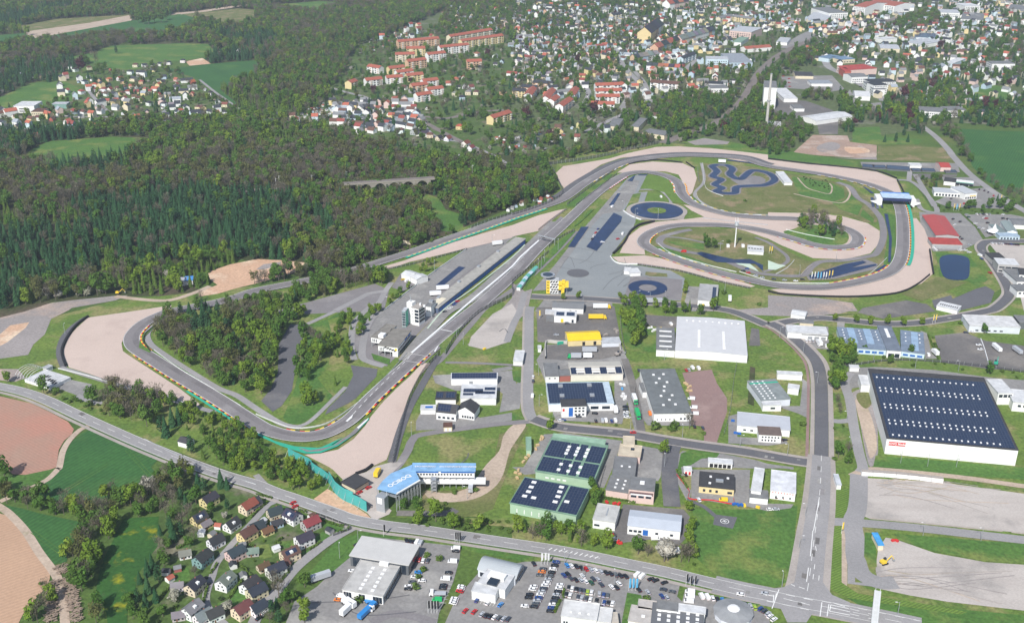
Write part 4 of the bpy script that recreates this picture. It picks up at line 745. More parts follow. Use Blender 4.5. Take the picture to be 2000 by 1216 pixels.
# east side
s=bld('kart_hall','large dark red roofed hall right of the gravel bend','hall','13:1312,622','13:1492,630','13:1427,476',4.6,'g','R','gable',rm='sheet',rh=1.2,axis='y',over=.5); win(s,'f',1,.4,2.6,.05,.95,1,'glass'); 
s=bld('red_roofed_annex','lower dark red roofed hall with garage doors, just below the bigger red one','hall','13:1285,690','13:1518,698','13:1500,652',4,'g','R','flat'); win(s,'f',8,.3,2.8,fill=.75,mt='steel',name='garage_door')
s=bld('fuel_station','fuel station with dark roofed shop and white canopy edged in green by the country road','fuel station','13:1375,200','13:1465,210','13:1440,178',4,'w','k'); b=MB(); b.box(s.W+.5,s.W+17,1,9,4.2,4.9); b.build('canopy_roof',M['white'],s.root); b=MB(); b.box(s.W+.4,s.W+17.1,.8,.95,4.1,4.6); b.build('canopy_edge',M['teal'],s.root); [link('column',MB().box(x-.2,x+.2,4,4.4,0,4.2).mesh('column',M['white']),s.root) for x in (s.W+4,s.W+13)]
s=bld('silver_car_dealer','silver roofed car dealer with curved white front by the country road','showroom','13:1300,285','13:1540,300','13:1465,262',4,'w',(.48,.50,.52),rm='sheet'); win(s,'f',9,.5,2.6); s=bld('silver_car_dealer_hall','taller silver roofed hall of the car dealer with a yellow sign','showroom','13:1540,300','13:1635,292','13:1570,235',6,'w',(.50,.52,.54),rm='sheet'); win(s,'f',5,.6,2.4); win(s,'f',1,2.8,3.6,.4,.95,.9,'yellow','sign_panel')
s=bld('red_roofed_house','square house with dark red roof above the circuit corner','house','13:1350,92','13:1430,94','13:1428,55',4.5,'p','R','gable',rh=2.2)
s=bld('green_roofed_hall','green grey gabled hall right of the white pagoda tent','hall','13:1870,595','13:1950,600','13:1905,520',4,'w',(.26,.31,.30),'gable',rm='sheet',rh=1.6,axis='y'); s=bld('green_roofed_hall','narrower green grey hall directly beside the pagoda tent','hall','13:1800,600','13:1860,600','13:1820,540',3.6,'w',(.20,.25,.25),'flat')
s=bld('blue_fronted_shop','low pale blue roofed shop in front of the green grey halls','shop','13:1810,632','13:1968,635','13:1945,600',3,'t',(.36,.46,.56)); win(s,'f',6,.4,2)
s=bld('white_workshop','white workshop with grey roof at the right edge above the green grey halls','building','13:1920,540','13:2100,548','13:2080,500',4,'w','g','gable',rh=1.4)
s=bld('black_roofed_office','office with flat black roof and red trim inside the road bend','office','13:1758,815','13:1865,815','13:1840,762',4,'g','k'); s=bld('grey_glass_office','grey office with terraced flat roof and ribbon windows inside the road bend','office','13:1800,850','13:1962,858','13:1950,812',7,'g','w'); [win(s,'f',3,z,z+1.2,.04,.96,.85) for z in (1,4)]
s=bld('grey_shop_hall','long grey roofed hall at the right edge below the glass office','hall','13:1945,985','13:2060,985','13:1985,888',4,'w','g'); win(s,'f',3,1,2.4); s=bld('white_step_house','white cube house with dark windows right of the road bend','house','13:1965,930','13:2060,940','13:2050,890',6,'w','k'); win(s,'f',3,3.6,5); s=bld('white_step_house','white flat house at the right edge below the long hall','house','13:1950,1060','13:2060,1060','13:2050,1010',5,'w','g'); win(s,'f',3,2.6,4)
# far industrial pieces
def far(nm,label,cat,a,b_,c,H,w_='w',r='g',k='flat',n=0,**kw):
    s=bld(nm,label,cat,a,b_,c,H,w_,r,k,**kw)
    if n: [win(s,'f',n,z,z+1.3,fill=.55) for z in ([1.5+3*i for i in range(int((H-1)//3))] or [1.2])]
    return s
s=far('grain_silo_tower','tall white windowless tower building with a lower dark roof behind the chimney','building','99:1493,171','99:1517.5,172','99:1533,160',29,'w','g'); [win(s,'f',1,3+2.9*i,3.25+2.9*i,.3,.95,.9,'steel','ledge') for i in range(9)]
far('white_hall','white roofed hall right of the tall white tower, with small orange front','hall','03:125,772','03:232,772','03:256,692',5,'w','w'); far('white_hall','bright white roofed hall with leaning gable beside the dark asphalt yard','hall','03:255,912','03:375,948','03:462,850',5,'w','w','gable',rh=2,axis='y')
far('grey_shed','long green grey shed above the white roofed halls','shed','03:340,655','03:505,655','03:500,630',4,'w','l'); far('grey_house','small grey roofed white house beside the dark yard','house','03:205,850','03:285,850','03:285,820',4,'w','g')
far('arched_hall','brown arched roof hall in the builders yard','hall','03:215,595','03:355,598','03:355,565',4,'c','k','arch',rh=2.4); far('white_shed','white roofed shed with blue wall at the chimney foot','shed','03:0,985','03:100,990','03:110,955',4,'b','w')
far('white_long_school','long white building with a grey roof and three roof towers','school','03:1185,868','03:1410,882','03:1412,848',8,'w','g',n=12); far('white_long_school','white right wing of the long school building','school','03:1405,865','03:1550,862','03:1550,832',9,'w','g',n=7)
far('white_factory','four storey white factory with charcoal roof beside the street','factory','03:832,670','03:935,665','03:935,640',13,'w','d',n=8); far('white_factory','long white factory wing with dark roof behind the four storey one','factory','03:800,645','03:1000,640','03:1000,615',10,'w','d',n=14); far('white_factory','white street side factory wing','factory','03:745,640','03:825,700','03:860,660',9,'w','g',n=6)
far('white_gabled_hall','white gabled hall with pale roof below the factory','hall','03:680,750','03:800,755','03:805,715',6,'w','w','gable',rh=3); far('red_brick_complex','red roofed brick shopping block at the street corner','building','03:540,518','03:640,550','03:735,500',9,'p','R',n=6); far('red_brick_complex','brick red end block with red roof','building','03:600,560','03:650,560','03:650,530',9,'r','R',n=3)
far('white_terrace','white terrace with grey roofs below the red block','house','03:655,605','03:780,600','03:780,570',9,'w','g','gable',n=7); far('blue_roofed_shop','blue roofed building left of the red block','shop','03:475,460','03:560,440','03:560,410',6,'t','B'); far('blue_roofed_shop','second blue roofed building beside the red block','shop','03:565,470','03:680,462','03:680,435',6,'c','B',n=5)
s=far('solar_field_roof','large flat roof fully covered with blue solar panels','hall','03:1155,292','03:1340,300','03:1395,268',4,'s','B'); solar(s,.01,.99,.02,.98)
far('white_warehouse','white walled warehouse with flat grey roof below the solar roof','hall','03:1065,330','03:1200,352','03:1305,312',6,'w','s'); far('white_warehouse','white flat warehouse left of the solar roof','hall','03:900,310','03:1010,300','03:1030,280',7,'w','w'); far('white_warehouse','pale gabled warehouse below the white one','hall','03:880,380','03:1030,385','03:1010,350',6,'c','s','gable',rh=2)
far('grey_hall','grey roofed market hall near the station','hall','03:290,150','03:455,160','03:465,105',7,'g','s'); far('white_block','white four storey block with dark roof near the station','building','03:480,105','03:625,100','03:590,55',12,'w','g',n=8); far('long_cream_hall','long white roofed hall with pale green wall among the gardens','hall','03:1380,492','03:1445,500','03:1525,458',6,'t','w')
far('apartment_tower_block','white five storey apartment block on the right hillside','apartment block','03:1708,480','03:1752,500','03:1840,460',14,'w','g',n=4); far('white_bank_block','large white office block at the top right','office','03:1540,50','03:1660,48','03:1660,25',14,'w','w',n=8); far('white_clinic','white clinic building with pale roof at the top right','building','03:1350,100','03:1500,105','03:1500,80',9,'w','s',n=9)
far('warehouse_row','white warehouse with flat roof at the top right','hall','03:1505,150','03:1680,160','03:1740,110',7,'w','g',n=6); far('warehouse_row','grey warehouse under the top right field','hall','03:1880,70','03:2050,80','03:2050,45',6,'g','g'); far('old_brewery','big white building with red roofs at the top edge near the station','building','03:670,50','03:760,60','03:760,5',16,'w','r','gable',n=7,rh=5); far('old_brewery','white wing with red roof right of the old brewery','building','03:770,20','03:990,50','03:990,10',14,'w','r','gable',n=12,rh=4)
far('railway_shed','long pale platform roof beside the railway','canopy','03:580,270','03:730,245','03:735,235',4,'g','s'); far('red_roofed_shed','low red roofed brick shed at the railway','shed','03:508,290','03:585,292','03:600,272',4,'n','R'); far('yellow_trim_shop','white shop with a blue and yellow front by the railway','shop','03:65,330','03:150,335','03:195,300',5,'w','s')
far('glass_office','blue glazed office block with white bands','office','02:1520,462','02:1690,465','02:1690,445',12,'t','s',n=9); far('blue_factory','blue grey factory with a shed roof right of the glazed office','factory','02:1700,490','02:1880,490','02:1880,420',8,'b','l',n=6); far('green_roofed_market','green roofed market hall','hall','02:1720,330','02:1790,335','02:1850,295',6,'w','G'); far('red_roofed_market','white gabled hall with orange red roof and yellow gate','hall','02:1785,372','02:1830,385','02:1925,340',6,'w','r','gable',rh=3,axis='y')
far('pink_department_store','long pink department store with flat roof','building','02:1700,240','02:1870,255','02:1890,215',12,'p','s',n=9); far('white_school','white school with a dark flat roof and pink lower wing','school','02:1505,655','02:1650,660','02:1660,640',10,'w','d',n=8); far('pink_windowed_school','white wing with pink windows in front of the white school','school','02:1555,692','02:1692,690','02:1695,665',9,'w','g',n=7)
far('flat_grey_works','long flat grey roofed works below the red apartment rows','hall','02:750,985','02:830,990','02:925,935',5,'c','g'); far('flat_grey_works','grey roofed works hall with skylights beside the long one','hall','02:930,990','02:990,995','02:1085,930',6,'c','g'); far('low_grey_works','low grey works with white wall near the forest edge','hall','02:1020,1035','02:1190,1060','02:1160,1020',5,'c','g')
far('modern_school','white school with horizontal ribbon windows at the left village edge','school','00:105,830','00:265,830','00:300,795',9,'w','w',n=1); far('dark_gym','long dark green gym hall beside the modern school','hall','00:405,815','00:520,815','00:530,800',6,'e','s'); far('old_school','cream old school with many windows in front of the modern school','school','00:243,875','00:335,875','00:340,850',8,'c','b',n=6)
far('blue_roofed_lodge','white lodge with grey and bright blue roof at the forest edge','hut','10:1362,985','10:1440,985','10:1430,955',3.4,'w','s',n=3); far('blue_roofed_lodge','bright blue roofed half of the lodge at the forest edge','hut','10:1442,980','10:1505,975','10:1490,945',3.4,'w',(.08,.30,.66)); far('black_roofed_hut','small white hut with black gabled roof below the country road','hut','20:1388,1015','20:1462,1035','20:1470,985',3.2,'w','k','gable',rh=1.6); far('forest_barn','brown barn roof in the valley below the viaduct','barn','11:1140,660','11:1205,660','11:1212,620',4,'c','b','gable',rh=3)
far('white_marshal_hut','white maintenance hut beside the hairpin paddock road','hut','11:1135,925','11:1210,950','11:1215,900',4,'w','w','gable',rh=1.5); far('white_marshal_hut','long white maintenance hall behind the paddock','hall','11:1210,950','11:1255,970','11:1305,925',4.5,'w','w','gable',rh=1.2)
# apartment blocks
def block(a,b_,w_='c',r='r',H=12,dep=11,loc='hillside estate'):
    A,B=G(T(a)[0],H),G(T(b_)[0],H); L=(B-A).length; u=(B-A)/L; v=Vector((-u.y,u.x,0)); n=max(4,round(L/5)); key=('blk',n,H)
    e=empty('apartment_block',(A.x,A.y,GZ),math.atan2(u.y,u.x)); sc=L/(n*5); e.scale=(sc,1,1)
    if key not in FK:
        W=n*5; m=MB(); 
        for q in ((0,0,W,0),(W,0,W,dep),(W,dep,0,dep),(0,dep,0,0)): m.quad((q[0],q[1],-.5),(q[2],q[3],-.5),(q[2],q[3],H),(q[0],q[1],H))
        m.face([(0,dep,H),(0,0,H),(0,dep/2,H+3)]); m.face([(W,0,H),(W,dep,H),(W,dep/2,H+3)])
        r_=MB(); 
        for z in (0,.2): r_.quad((-.4,-.5,H-.27+z),(W+.4,-.5,H-.27+z),(W+.4,dep/2,H+3+z),(-.4,dep/2,H+3+z)); r_.quad((W+.4,dep+.5,H-.27+z),(-.4,dep+.5,H-.27+z),(-.4,dep/2,H+3+z),(W+.4,dep/2,H+3+z))
        wn=MB().box(-1.3,1.3,-.08,.05,0,1.5); bl=MB().box(-1.4,1.4,-1.1,0,0,1.1)
        FK[key]=(m.mesh('wall',M['paint']),r_.mesh('roof',M['roof']),wn.mesh('window',M['glass']),bl.mesh('balcony',M['paint']))
    q=FK[key]; link('wall',q[0],e,WC[w_]); link('roof',q[1],e,RC[r])
    for i in range(n):
        for k in range(int(H//3)):
            if (i%3==1): o=link('balcony',q[3],e,(.7,.69,.67) if w_!='w' else (.6,.5,.42))
            else: o=link('window',q[2],e)
            o.location=(2.5+5*i,0,.9+2.9*k if i%3!=1 else .4+2.9*k)
    for i in range(max(1,n//4)):
        c_=link('chimney',FK.setdefault('chim',MB().box(-.5,.5,-.4,.4,0,1.5).mesh('chimney',M['paint'])),e,(.35,.2,.16)); c_.location=(5+i*20 if n>4 else 6,dep/2,H+2.4)
    return e,w_,r,loc
BL=[]
HSL='hillside estate'
for q in '1112,330 1432,303 o r;1520,290 1850,235 c r;1610,325 1935,280 y r;1440,375 1665,352 w r;1175,383 1322,380 y r;1090,430 1240,425 c r;1345,430 1485,415 w r;1190,485 1333,467 o r;1045,540 1165,525 y r;1105,570 1232,555 w r;1180,595 1310,583 y r;865,520 960,535 w r;862,632 990,618 w r;1022,612 1148,603 w r;1310,640 1428,625 w r;1222,675 1345,660 o r;1345,705 1468,690 w r;1262,750 1378,733 w r;1650,485 1765,480 o r;1855,925 2000,880 y r;745,650 795,632 y r'.split(';'):
    a,b_,w_,r=q.split(); BL.append(block('01:'+a,'01:'+b_,w_,r,12 if int(a.split(',')[1])<500 else 9,11,HSL))
for q in '655,672 855,665 w r;655,715 860,712 w r;660,760 842,758 w r;618,815 800,818 w r;1080,645 1308,662 w b;160,645 275,655 o d;70,680 185,690 o d;0,710 100,715 y d;290,772 345,702 w r;330,792 378,757 w r;155,745 195,690 w r;490,745 527,692 w r;400,832 480,775 w r;700,75 770,75 w g;790,120 860,110 c d;1720,130 1870,150 y g;1630,145 1730,125 c g;1340,460 1440,420 t d'.split(';'):
    a,b_,w_,r=q.split(); BL.append(block('02:'+a,'02:'+b_,w_,r,9,11,'lower town'))
CN=dict(w='white',c='cream',y='yellow',o='orange',p='pink',b='blue grey',g='grey',G='green',n='dark red',e='dark green',r='red brown',t='pale blue',k='black',s='silver')
RN=dict(r='red roof',d='charcoal roof',b='brown roof',n='dark red roof',g='grey roof',w='white roof')
from collections import defaultdict
def label_all(items,fmt,cat,gname,nouns=None):
    """items: (obj, descr, place). Same words -> told apart by counting from the left"""
    D=defaultdict(list)
    for it in items: D[(it[1],it[2])].append(it[0])
    ORD='first second third fourth fifth sixth seventh eighth ninth tenth eleventh twelfth thirteenth fourteenth fifteenth sixteenth seventeenth eighteenth nineteenth twentieth twenty-first twenty-second twenty-third twenty-fourth twenty-fifth twenty-sixth twenty-seventh twenty-eighth twenty-ninth thirtieth'.split()
    def scr(o): L=o.location; zc=L.y*math.cos(CT)-(L.z-CH)*math.sin(CT); return L.x/zc
    for (d,p),os_ in D.items():
        os_.sort(key=scr)
        for i,o in enumerate(os_):
            if len(os_)==1: l=f'{d} {p}'
            elif len(os_)<=30: l=f'{d} {p}, {ORD[i]} from left'
            else: l=f'{d} {p}'
            tag(o,l,cat,gname(p) if callable(gname) else gname)
label_all([(e,f'{CN[w_]} apartment block with {RN[r]}','in the '+loc) for e,w_,r,loc in BL],None,'apartment block','apartment blocks of the town')
# --- small houses
def house_mesh(k):
    if ('h',k) in FK: return FK[('h',k)]
    W,D,H,rh={'a':(10.5,8.5,4.2,4.0),'b':(12,9.5,5.6,3.4),'c':(8,6.5,3,2.6),'t':(9,10,7.5,4),'v':(11,10,6,3)}[k]
    m=MB(); 
    for q in ((-W,-D,W,-D),(W,-D,W,D),(W,D,-W,D),(-W,D,-W,-D)): m.quad((q[0]/2,q[1]/2,-.5),(q[2]/2,q[3]/2,-.5),(q[2]/2,q[3]/2,H),(q[0]/2,q[1]/2,H))
    r=MB(); o=.5
    if k=='v':
        x,y=W/2+o,D/2+o; g=W/2-D/2+1.5
        for z in (0,.15): r.quad((-x,-y,H+z),(x,-y,H+z),(g,0,H+rh+z),(-g,0,H+rh+z)); r.quad((x,y,H+z),(-x,y,H+z),(-g,0,H+rh+z),(g,0,H+rh+z)); r.face([(x,-y,H+z),(x,y,H+z),(g,0,H+rh+z)]); r.face([(-x,y,H+z),(-x,-y,H+z),(-g,0,H+rh+z)])
    else:
        m.face([(-W/2,D/2,H),(-W/2,-D/2,H),(-W/2,0,H+rh)]); m.face([(W/2,-D/2,H),(W/2,D/2,H),(W/2,0,H+rh)]); kk=rh/(D/2)
        for z in (0,.2): r.quad((-W/2-o,-D/2-o,H-o*kk+z),(W/2+o,-D/2-o,H-o*kk+z),(W/2+o,0,H+rh+z),(-W/2-o,0,H+rh+z)); r.quad((W/2+o,D/2+o,H-o*kk+z),(-W/2-o,D/2+o,H-o*kk+z),(-W/2-o,0,H+rh+z),(W/2+o,0,H+rh+z))
    FK[('h',k)]=(m.mesh('wall',M['paint']),r.mesh('roof',M['roof']),W,D,H,rh); return FK[('h',k)]
WIN=MB().box(-.6,.6,-.07,.05,0,1.3).mesh('window',M['glass']); DOOR=MB().box(-.5,.5,-.07,.05,0,2.1).mesh('door',plain('door_wood',(.18,.09,.05))); CHIM=MB().box(-.35,.35,-.35,.35,0,1.7).mesh('chimney',M['paint'])
DORM=MB().box(-1.1,1.1,-1.2,1.2,0,1.5).mesh('dormer',M['paint'])
HL=[]
def house(p,w_,r,k='a',yaw=None,det=0,sc=1.,place='',world=None):
    q=house_mesh(k); g=world or G(p); e=empty('house',(g.x,g.y,GZ),R(yaw if yaw is not None else 0)); e.scale=(sc,sc,sc); e['u']=0; del e['u']
    j=lambda c,a=.06:tuple(min(.85,max(0,x*(1+random.uniform(-a,a)))) for x in c)
    link('wall',q[0],e,j(WC[w_])); ro=link('roof',q[1],e,j(RC[r],.2)); W,D,H,rh=q[2:]
    c=link('chimney',CHIM,e,(.30,.13,.10)); c.location=(W*.2,D*.12,H+rh*.55); 
    if det:
        for side in (-1,1):
            for lv in range(1 if H<5 else 2):
                for x in (-.3,0,.3):
                    o=link('window',WIN,e); o.location=(x*W,side*D/2,1+2.7*lv); o.rotation_euler=(0,0,0 if side<0 else math.pi)
            for lv in range(2 if H<5 else 3):
                for y in ((-.22,.22) if lv<2 or H>5 and lv<2 else (0,)):
                    if lv and k=='c': continue
                    o=link('window',WIN,e); o.location=(side*W/2,y*D*(1 if lv==0 else .7),1+2.6*lv); o.rotation_euler=(0,0,R(90 if side>0 else -90))
        o=link('door',DOOR,e); o.location=(-.15*W,-D/2,0)
        if det>1 and k!='v': o=link('dormer',DORM,e,WC['w']); o.location=(0,-D*.27,H+rh*.35-.2)
        if det>2:
            b=MB(); k2=rh/(D/2); b.quad((-W*.35,-D*.40,H+D*.1*k2+.3),(W*.35,-D*.40,H+D*.1*k2+.3),(W*.35,-D*.12,H+D*.38*k2+.3),(-W*.35,-D*.12,H+D*.38*k2+.3)); b.build('solar_array',M['solar'],e)
    else:
        for x in (-.28,.28):
            o=link('window',WIN,e); o.location=(x*W,-D/2,1.2)
            o=link('window',WIN,e); o.location=(-W/2,x*D*.8,1.2); o.rotation_euler=(0,0,R(-90))
    kind={'a':'gabled','b':'two storey','c':'small','t':'tall narrow','v':'hip roofed'}[k]
    HL.append((e,f'{kind} {CN[w_]} house with {RN[r]}',place)); return e
V='in the lower left village'
for q in '0:1640,290 y d b 55 1;0:1560,430 y d a 52 3;0:1610,470 y g c 52 1;0:1945,340 c n b 55 1;0:1815,480 w d a 58 2;0:1690,610 w d a 48 1;0:1935,560 y b b 52 1;0:1845,710 p d b 48 1;0:1590,750 e d b 62 1;0:1770,930 w g b 68 2;0:1530,965 c d b 65 2;0:1510,1150 w g b 60 2;0:1900,1150 c b b 52 1;0:1390,950 w g c 10 1;0:1590,1200 w g a 50 1;0:1450,700 w g c 20 1;1:150,385 c d a 35 1;1:290,420 w d b -38 3;1:430,475 g n b 42 1;1:380,600 w d b 40 1;1:268,715 c b b 40 3;1:160,840 w d b 42 1;1:10,1010 c d b 45 1;0:1985,320 p d a 55 1;1:90,520 y b c 40 1;1:165,460 b d c 30 1;1:20,1130 w d a 50 1;0:1680,1180 w d a 40 1;1:10,500 w d a 40 1;1:60,800 c b c 40 1;1:215,780 c b c 38 1;0:1960,960 w d b 60 1;0:1980,680 g g c 10 1;0:1400,1180 g g c 15 1'.split(';'):
    p,w_,r,k,y,d=q.split(); t_,p=p.split(':'); house(T('3'+t_+':'+p)[0],w_,r,k,float(y)+180*0,int(d),.7,V)
def many(tile,spec,place,ks='abcv',ky=None):
    for q in spec.split(';'):
        p,wr=q.split(' ',1); w_,r=wr.split(); k=random.choice(ks); house(T(tile+':'+p)[0],w_,r,k,ky if ky is not None else random.choice([0,8,-10,90,80,35,-35,60]),0,random.uniform(.68,.8)*(.9 if tile=='00' else 1),place)
SCV=.72
many('00','560,540 w d;590,560 w d;700,545 c b;160,598 g w;270,610 w d;340,610 y d;690,610 w g;665,655 w d;855,635 o r;780,640 o d;740,680 w r;780,682 o r;850,670 g d;940,630 w n;965,655 o d;1105,655 o r;525,725 w r;640,735 w r;1060,525 c b;1130,525 w d;1195,515 w d;1255,515 w d;1320,505 w d;1430,490 w d;1130,570 w r;1200,560 y d;1020,580 w d;1240,635 w d;1270,655 y d;1380,635 p r;1380,672 w r;1240,680 y r;1505,655 r r;1600,710 w w;1640,745 w d;1685,780 c n;755,715 w n;815,715 w n;860,712 w n;920,705 c b;970,700 b b;1035,690 c r;1080,695 w n;780,750 c r;835,750 w b;890,745 c b;955,745 y b;1005,735 w n;1070,730 y n;1140,712 c r;1175,720 y n;1215,735 w n;1240,752 c r;1055,770 w b;1085,785 w b;1105,800 c b;840,800 c r;910,795 w r;975,785 w n;1260,775 w b;1385,770 y d;1500,750 o r;1280,830 w d;1170,825 w d;1340,830 w g;1550,855 c b;1760,835 c n;1410,885 w r;1645,890 w d;1760,885 w d;1870,890 y d;970,895 w n;1035,905 y g;525,905 g d;635,920 w d;410,945 r b;300,940 w b;125,925 w d;10,955 w d;455,985 c g;815,1010 o r;1070,1020 c r;1115,1000 w d;1245,1030 w r;295,1075 o r;460,1055 o d;1080,1050 g d;1200,950 w d;1870,410 w g;1980,385 y d;1920,380 p b;15,1055 o r','in the left village')
many('01','50,945 w d;160,955 w r;235,960 w d;310,955 w g;410,965 c g;500,975 w d;540,920 w g;960,860 w n;960,955 w r;1045,905 w g;1085,875 w d;1040,960 w d;1100,740 w g;1085,790 p r;1220,725 g d;1235,840 w d;1340,855 w d;1160,700 w b;1560,640 o r;1620,620 w r;1505,665 w r;1580,690 w d;1560,750 c g;1610,780 b d;1630,690 w g;1680,695 w n;1660,740 c g;1720,740 c b;1740,545 c d;1725,440 w r;1870,510 w d;1870,455 w g;1920,495 b d;1930,740 o d;1990,770 p r;1740,150 c d;1590,180 w r;1540,190 w d;1480,195 c d;1570,140 c b;1660,90 c b;1910,220 o r;1130,1040 w b;1270,1060 w d;1360,1075 c b;1430,1095 c d;1500,1100 w n;1640,1145 w n;1680,1175 w n;1590,1010 y r;1130,40 w g;1240,1050 g d;1320,1065 w d','on the wooded town edge')
many('02','45,190 w d;145,190 w d;230,185 w d;35,250 r r;100,240 w d;150,270 o r;185,230 o r;240,225 o r;310,215 o r;370,205 w d;235,265 w d;310,250 o r;440,190 w d;450,225 w d;495,180 w d;550,170 y d;510,220 w d;580,205 p d;640,190 c g;710,175 c d;710,220 c g;560,265 w n;600,250 w n;790,250 o d;345,60 y r;460,80 c n;255,110 o r;980,50 w b;1020,90 w r;515,330 y d;465,360 c d;970,240 c b;990,280 y b;815,200 c b;50,320 c g;120,330 w g;180,370 w g;30,550 c g;45,510 w g;130,540 w g;100,580 w g;285,590 w g;365,590 w g;445,590 w g;530,545 g d;425,640 p r;550,610 y r;465,660 c b;70,610 w n;250,620 c d;760,400 w d;810,370 w r;770,450 w d;770,510 o r;830,560 y d;1060,340 w r;1385,170 p r;1440,540 r r;1355,590 y r;1325,520 r d;970,530 p r;1070,600 y r;1060,860 c d;1120,920 w b;990,890 p b;1190,790 g d;1680,420 w d;1725,410 w g;1600,410 w n;1540,420 y d;1690,560 w d;1590,560 w r;1720,650 w d;1760,720 w d;530,1000 y d;680,1050 w d;740,1030 w d;510,1100 w n;360,1010 o b;380,1040 y g','in the near town','avbt')
TR_=[('02:1120,415','02:1300,345',9,'r'),('02:1310,350','02:1545,280',10,'g'),('02:960,490','02:1110,465',5,'g'),('02:1075,545','02:1290,560',6,'r'),('02:1180,600','02:1290,605',4,'g'),('02:1040,330','02:1120,270',5,'d'),('02:1220,80','02:1330,60',4,'r')]
for a,b_,n,rr in TR_:
    a,b_=T(a)[0],T(b_)[0]
    A,B=G(a),G(b_); yw=math.degrees(math.atan2(B.y-A.y,B.x-A.x))
    for i in range(n):
        g=A.lerp(B,i/(n-1)); house(None,random.choice('wcypowb'),rr if random.random()<.7 else 'd','t',yw,0,(B-A).length/(n-1)/9,'in a town terrace',world=g)
label_all(HL,None,'house',lambda p:'houses '+p)
print('houses',len(HL),'blocks',len(BL))
# rest of the town: one mass
def mass():
    m=MB(); regs=[('00:-60,850 450,930 500,1080 -60,1090',22,16),('00:1300,860 1950,880 1950,930 1200,1000',20,14),('01:0,900 900,930 900,990 0,985',20,14),('00:450,620 900,560 1500,640 1850,900 1400,1000 900,1050 500,1040 420,900',17,55),('99:660,60 760,40 900,20 1000,5 1000,60 880,75 780,90',26,30),('99:1000,-5 2010,-5 2010,60 1700,90 1500,60 1350,120 1000,130',18,900),('99:1000,130 1350,125 1480,110 1420,190 1000,200',26,90),('99:1600,90 2010,60 2010,170 1750,160 1560,110',28,160),('99:1900,130 2010,130 2010,230 1880,230',40,20),('99:850,0 1000,0 1000,60 870,50',30,30),('99:640,205 800,200 830,250 700,262',17,90),('99:1700,150 1880,150 1880,200 1700,190',34,30)]
    n=0; used=[o[0].location.xy for o in HL]+[o[0].location.xy for o in BL]
    grid={}
    def ok(p,d):
        kx,ky=int(p[0]//30),int(p[1]//30)
        for i in(-1,0,1):
            for j in(-1,0,1):
                for q,dd in grid.get((kx+i,ky+j),()):
                    if (q[0]-p[0])**2+(q[1]-p[1])**2<max(d,dd)**2: return False
        grid.setdefault((kx,ky),[]).append((p,d)); return True
    for q in used: ok((q.x,q.y),13)
    for o in COL.objects:
        if o.type=='EMPTY' and o.get('category') and o['category'] not in('house','apartment block'): ok((o.location.x+12,o.location.y+8),22)
    walls='wwwwwccwpbty'; roofs='rddddgggglbn'
    mats=[];idx={}
    def mi(kind,key,c):
        if (kind,key) not in idx:
            idx[(kind,key)]=len(mats); mats.append(plain(('wall_' if kind else 'roof_')+str(len(mats)),c,.8,.2))
        return idx[(kind,key)]
    for spec,step,cnt in regs:
        pts=T(spec); xs=[p[0] for p in pts]; ys=[p[1] for p in pts]; tries=0; k=0
        while k<cnt and tries<cnt*14:
            tries+=1
            fy=min(ys)+(max(ys)-min(ys))*random.random()**.8; p=(random.uniform(min(xs),max(xs)),fy)
            ins=False; j=len(pts)-1
            for i in range(len(pts)):
                if (pts[i][1]>p[1])!=(pts[j][1]>p[1]) and p[0]<(pts[j][0]-pts[i][0])*(p[1]-pts[i][1])/(pts[j][1]-pts[i][1])+pts[i][0]: ins=not ins
                j=i
            if not ins: continue
            g=G(p); ang=.6*noise.noise((g.x/260,g.y/260,0))*3+ (math.pi/2 if random.random()<.3 else 0)
            # houses stand in streets: snap to a rotated row
            c_,s_=math.cos(ang),math.sin(ang)
            if not ok((g.x,g.y),step*.62): continue
            k+=1; n+=1
            big=random.random()<.12; W=random.uniform(7,10)*(1.8 if big else 1); D=random.uniform(6.5,8.5); H=random.choice([4,4.5,5.5,6.5,7.5]); rh=random.uniform(2.2,3.4)
            wk=random.choice(walls); rk=random.choice(roofs); a=mi(1,wk,WC[wk]); b_=mi(0,rk,RC[rk])
            t=lambda x,y,z:(g.x+x*c_-y*s_,g.y+x*s_+y*c_,z)
            X,Y=W/2,D/2
            for q in ((-X,-Y,X,-Y),(X,-Y,X,Y),(X,Y,-X,Y),(-X,Y,-X,-Y)): m.quad(t(q[0],q[1],0),t(q[2],q[3],0),t(q[2],q[3],H),t(q[0],q[1],H),a)
            m.face([t(-X,Y,H),t(-X,-Y,H),t(-X,0,H+rh)],a); m.face([t(X,-Y,H),t(X,Y,H),t(X,0,H+rh)],a)
            m.quad(t(-X-.4,-Y-.4,H-.2),t(X+.4,-Y-.4,H-.2),t(X+.4,0,H+rh+.1),t(-X-.4,0,H+rh+.1),b_); m.quad(t(X+.4,Y+.4,H-.2),t(-X-.4,Y+.4,H-.2),t(-X-.4,0,H+rh+.1),t(X+.4,0,H+rh+.1),b_)
    gi=mi(2,'gl',(.05,.06,.08))
    o=m.build('far_town_houses',mats); tag(o,'dense mass of small gabled houses of the far town in many roof colours','houses',kind='stuff'); print('mass',n)
    return grid
TOWNGRID=mass()
